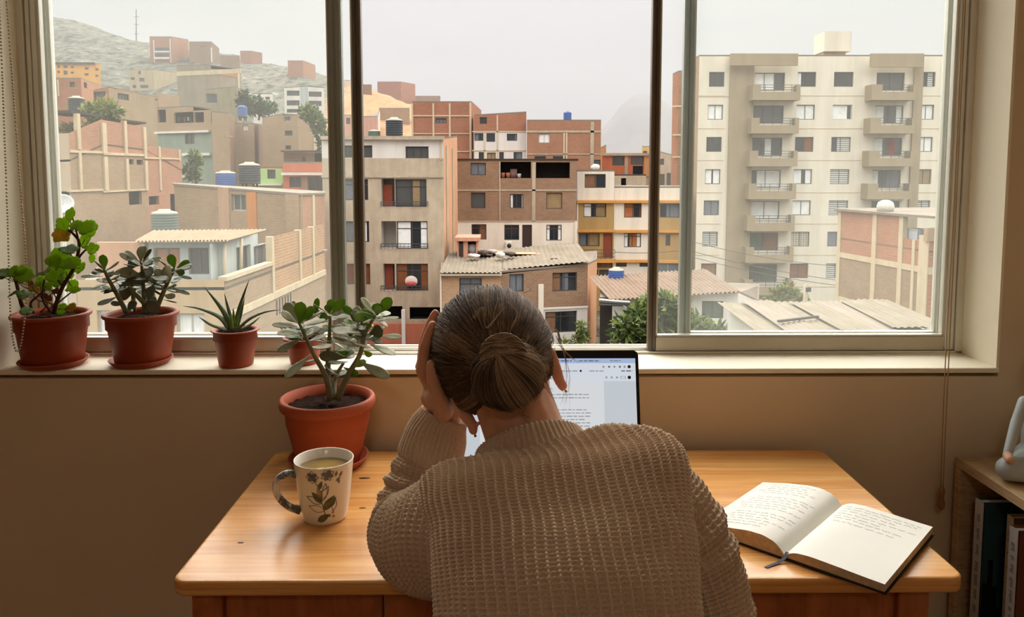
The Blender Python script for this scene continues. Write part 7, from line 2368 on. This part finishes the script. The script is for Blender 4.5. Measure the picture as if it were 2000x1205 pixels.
def strand_mesh(name, paths, rad, mi, mats, parent, sides=4):
    """paths (N,K,3) world, rad (N,K)"""
    N_, K, _ = paths.shape
    T_ = np.gradient(paths, axis=1); T_ /= np.maximum(np.linalg.norm(T_, axis=2, keepdims=True), 1e-9)
    ref = np.array([.3, -.8, .5])
    A_ = np.cross(T_, ref); A_ /= np.maximum(np.linalg.norm(A_, axis=2, keepdims=True), 1e-6)
    B_ = np.cross(T_, A_)
    th = np.arange(sides) * 2 * math.pi / sides
    V = paths[:, :, None] + (A_[:, :, None] * np.cos(th)[None, None, :, None] + B_[:, :, None] * np.sin(th)[None, None, :, None]) * rad[:, :, None, None]
    i = (np.arange(N_) * K * sides)[:, None, None]; k = (np.arange(K - 1) * sides)[None, :, None]; j = np.arange(sides)[None, None, :]; j2 = (j + 1) % sides
    F = np.stack([i + k + j, i + k + j2, i + k + sides + j2, i + k + sides + j], -1).reshape(-1, 4)
    o = np_mesh(name, V.reshape(-1, 3), F, mats, parent, None, True, np.repeat(mi, (K - 1) * sides))
    o['kind'] = 'stuff'
    return o
def slerp(a, b_, t):
    om = np.arccos(np.clip((a * b_).sum(-1, keepdims=True), -1, 1))
    so = np.maximum(np.sin(om), 1e-5)
    return (np.sin((1 - t) * om) * a + np.sin(t * om) * b_) / so
def combed(N_, K=22):
    bd = np.array(bun_dir)
    starts = []
    while len(starts) < N_:
        d = rng.normal(size=3); d /= np.linalg.norm(d)
        if covered(Vector(d)) < .55 or (d @ bd) > .93:
            continue
        starts.append(d)
    S = np.array(starts)
    # strands in locks: starts are drawn towards shared lock centres
    locks = S[rng.integers(0, N_, 170)]
    near = locks[np.argmax(S @ locks.T, 1)]
    S2 = S * .55 + near * .45; S2 /= np.linalg.norm(S2, axis=1, keepdims=True)
    jit = bd + rng.normal(size=(N_, 3)) * .07; jit /= np.linalg.norm(jit, axis=1, keepdims=True)
    t = np.linspace(0, 1, K)[None, :, None]
    Pth = slerp(S2[:, None], jit[:, None], t)
    # sag and sway between hairline and bun
    ax = np.cross(S2, bd); ax /= np.maximum(np.linalg.norm(ax, axis=1, keepdims=True), 1e-6)
    sway = (rng.normal(size=(N_, 1, 1)) * .012 + .05 * np.sin(near[:, 0] * 23 + near[:, 2] * 17)[:, None, None]) * np.sin(t * math.pi)
    Pth = Pth + ax[:, None] * sway
    Pth /= np.linalg.norm(Pth, axis=2, keepdims=True)
    full = 1 + .03 * np.maximum(0, Pth[..., 2:3]) * np.maximum(0, -Pth[..., 1:2] + .4)
    lift = .004 + np.abs(rng.normal(size=(N_, 1, 1))) * .014 + .042 * np.clip(np.sin(near[:, 0] * 31 + near[:, 1] * 19 + near[:, 2] * 27), 0, 1)[:, None, None] * np.sin(t * math.pi) ** .7
    W_ = to_world(Pth * full * (1 + lift))
    r = rng.uniform(.00025, .0006, (N_, 1)) * (1 - .55 * np.linspace(0, 1, K)[None] ** 6) * np.minimum(1, np.linspace(.25, 4, K))[None]
    # colour by lock, with random variation
    ll = np.sin(near[:, 0] * 41 + near[:, 1] * 33 + near[:, 2] * 29) + rng.normal(size=N_) * .55
    mi = np.digitize(ll, [-.35, .55, 1.35])
    return W_, r, mi
Wp, rp_, mi_ = combed(7500)
strand_mesh('combed_strands', Wp, rp_, mi_, HMAT, hair)
# bun
Bc = np.array(at(992, 733, 1.005)); Br = np.array([.0425, .0400, .0395])
bunm = MB().ball(Bc, (.040, .037, .037), None, 36, 24)
capsule(bunm, Vector(Bc), hd(*(bun_dir * .085)), .026, .034)
bun = bunm.build('bun', HMAT[0], hair, label='bun with golden strands towards right and top')
def bun_strands(N_, K=24):
    top = np.array([-.28, -.55, .78]); top /= np.linalg.norm(top)
    az = rng.uniform(0, 2 * math.pi, N_)
    e1 = np.cross(top, [0, 1, 0]); e1 /= np.linalg.norm(e1); e2 = np.cross(top, e1)
    el = np.linspace(.03, 1, K)[None] * rng.uniform(.62, .98, (N_, 1)) * math.pi
    tw_ = az[:, None] + .12 * (el - .5) + rng.normal(size=(N_, 1)) * .1
    P_ = top[None, None] * np.cos(el)[..., None] + (e1[None, None] * np.cos(tw_)[..., None] + e2[None, None] * np.sin(tw_)[..., None]) * np.sin(el)[..., None]
    lift = 1 + np.abs(rng.normal(size=(N_, 1, 1))) * .05 + .05 * np.sin(az * 9)[:, None, None]
    W_ = Bc + P_ * Br * lift * np.array([1.04, 1, 1.06])
    r = rng.uniform(.0003, .0007, (N_, 1)) * np.clip(np.linspace(1.1, .35, K), .2, 1)[None]
    ll = .5 * np.sin(az * 5) + rng.normal(size=N_) * .7 + .45 + .8 * P_[:, K // 2, 0] + .5 * P_[:, K // 2, 2]  # strand tone gets lighter towards the right and the top
    return W_, r, np.digitize(ll, [-.4, .5, 1.1])
a_, r_, m_ = bun_strands(2400)
strand_mesh('bun_strands', a_, r_, m_, HMAT, hair)
# the twisted loop over the top of the bun
tp, tr_, tm = [], [], []
for k in range(260):
    lane = k % 3
    t = np.linspace(0, 1, 24)
    ctr = np.array([list(p) for p in smooth_path([at(946, 712, .988), at(945, 684, .984), at(962, 664, .984), at(990, 659, .984), at(1014, 672, .986), at(1028, 698, .990)], 24)])
    ctr = ctr + np.array([0, 0, -.0075 * lane]) + np.array([.002 * lane, -.003 * lane, 0])
    ph = t * 7 + rng.uniform(0, 6.28) 
    rr = .0052 * math.sqrt(rng.uniform(0, 1))
    off = np.stack([rr * np.cos(ph), .6 * rr * np.sin(ph), rr * np.sin(ph)], 1)
    tp.append(ctr + off); tr_.append(np.full(24, rng.uniform(.0005, .0009))); tm.append(int(np.digitize(rng.normal() + 1.0, [-.3, .5, 1.3])))
strand_mesh('bun_loop', np.array(tp), np.array(tr_), np.array(tm), HMAT, hair)
# loose ends and flyaway hairs
fp, frd, fm = [], [], []
def wisp(pts, n_, spread, r0=.00032, mi=None):
    for _ in range(n_):
        Q = [Vector(at(x + rng.normal() * spread * .4 * i, y + rng.normal() * spread * .3 * i, d + rng.normal() * .004 * i)) for i, (x, y, d) in enumerate(pts)]
        fp.append(np.array([list(p) for p in smooth_path(Q, 18)])); frd.append(np.linspace(r0, r0 * .35, 18)); fm.append(int(rng.integers(1, 4)) if mi is None else mi)
wisp([(1010, 770, .985), (1026, 790, .985), (1018, 808, .99), (1032, 816, .995)], 16, 3)
wisp([(1040, 740, 1.0), (1062, 755, 1.02), (1072, 762, 1.04)], 14, 5)
wisp([(930, 740, .985), (922, 760, .99), (925, 780, 1.0)], 12, 4)
wisp([(1045, 690, 1.0), (1066, 705, 1.02), (1070, 728, 1.03)], 10, 4)
wisp([(1085, 655, 1.10), (1102, 690, 1.11), (1108, 740, 1.11), (1102, 790, 1.11)], 8, 4, .00026)
wisp([(1088, 670, 1.10), (1118, 700, 1.12), (1128, 706, 1.12)], 5, 3, .00022)
wisp([(1082, 640, 1.12), (1090, 650, 1.16), (1093, 668, 1.18)], 30, 3, .0004)
wisp([(1020, 572, 1.10), (1036, 566, 1.11), (1024, 556, 1.12)], 5, 3, .00022)
wisp([(940, 566, 1.08), (925, 556, 1.08), (905, 560, 1.08)], 4, 3, .00022)
wisp([(985, 600, 1.04), (950, 640, 1.03), (945, 600, 1.035), (925, 622, 1.035)], 5, 3, .0003, 3)
wisp([(990, 590, 1.04), (1010, 610, 1.03), (1000, 640, 1.02)], 6, 3, .0003, 3)
wisp([(1060, 770, 1.05), (1078, 800, 1.06), (1098, 840, 1.07)], 4, 4, .00022)
strand_mesh('loose_hairs', np.array(fp), np.array(frd), np.array(fm), HMAT, hair)

# --- jewellery
M_gold = plain('gold', (200, 150, 90), .3, .5, .9, var=.05)
nkc = nk1 + Vector((-.002, -.004, .018))
lat = Vector((.974, 0, .225)); bkv = Vector((0, -.80, .35))
MB().tube([nkc + lat * (.061 * math.sin(a)) + bkv * (.061 * math.cos(a)) for a in np.linspace(-1.7, 1.7, 60)], .0009, 6).build('necklace', M_gold, pn)
for s_ in (-1, 1):
    e0 = hd(s_ * .0690, -.012, -.060)
    eo = (HM @ Vector((s_ * .55, -.55, .0))).normalized(); eu = (HM @ Vector((s_ * .05, -.12, 1))).normalized()
    MB().ball(e0 + eo * .008 + eu * -.0365, .0021).build('earring', M_gold, pn)
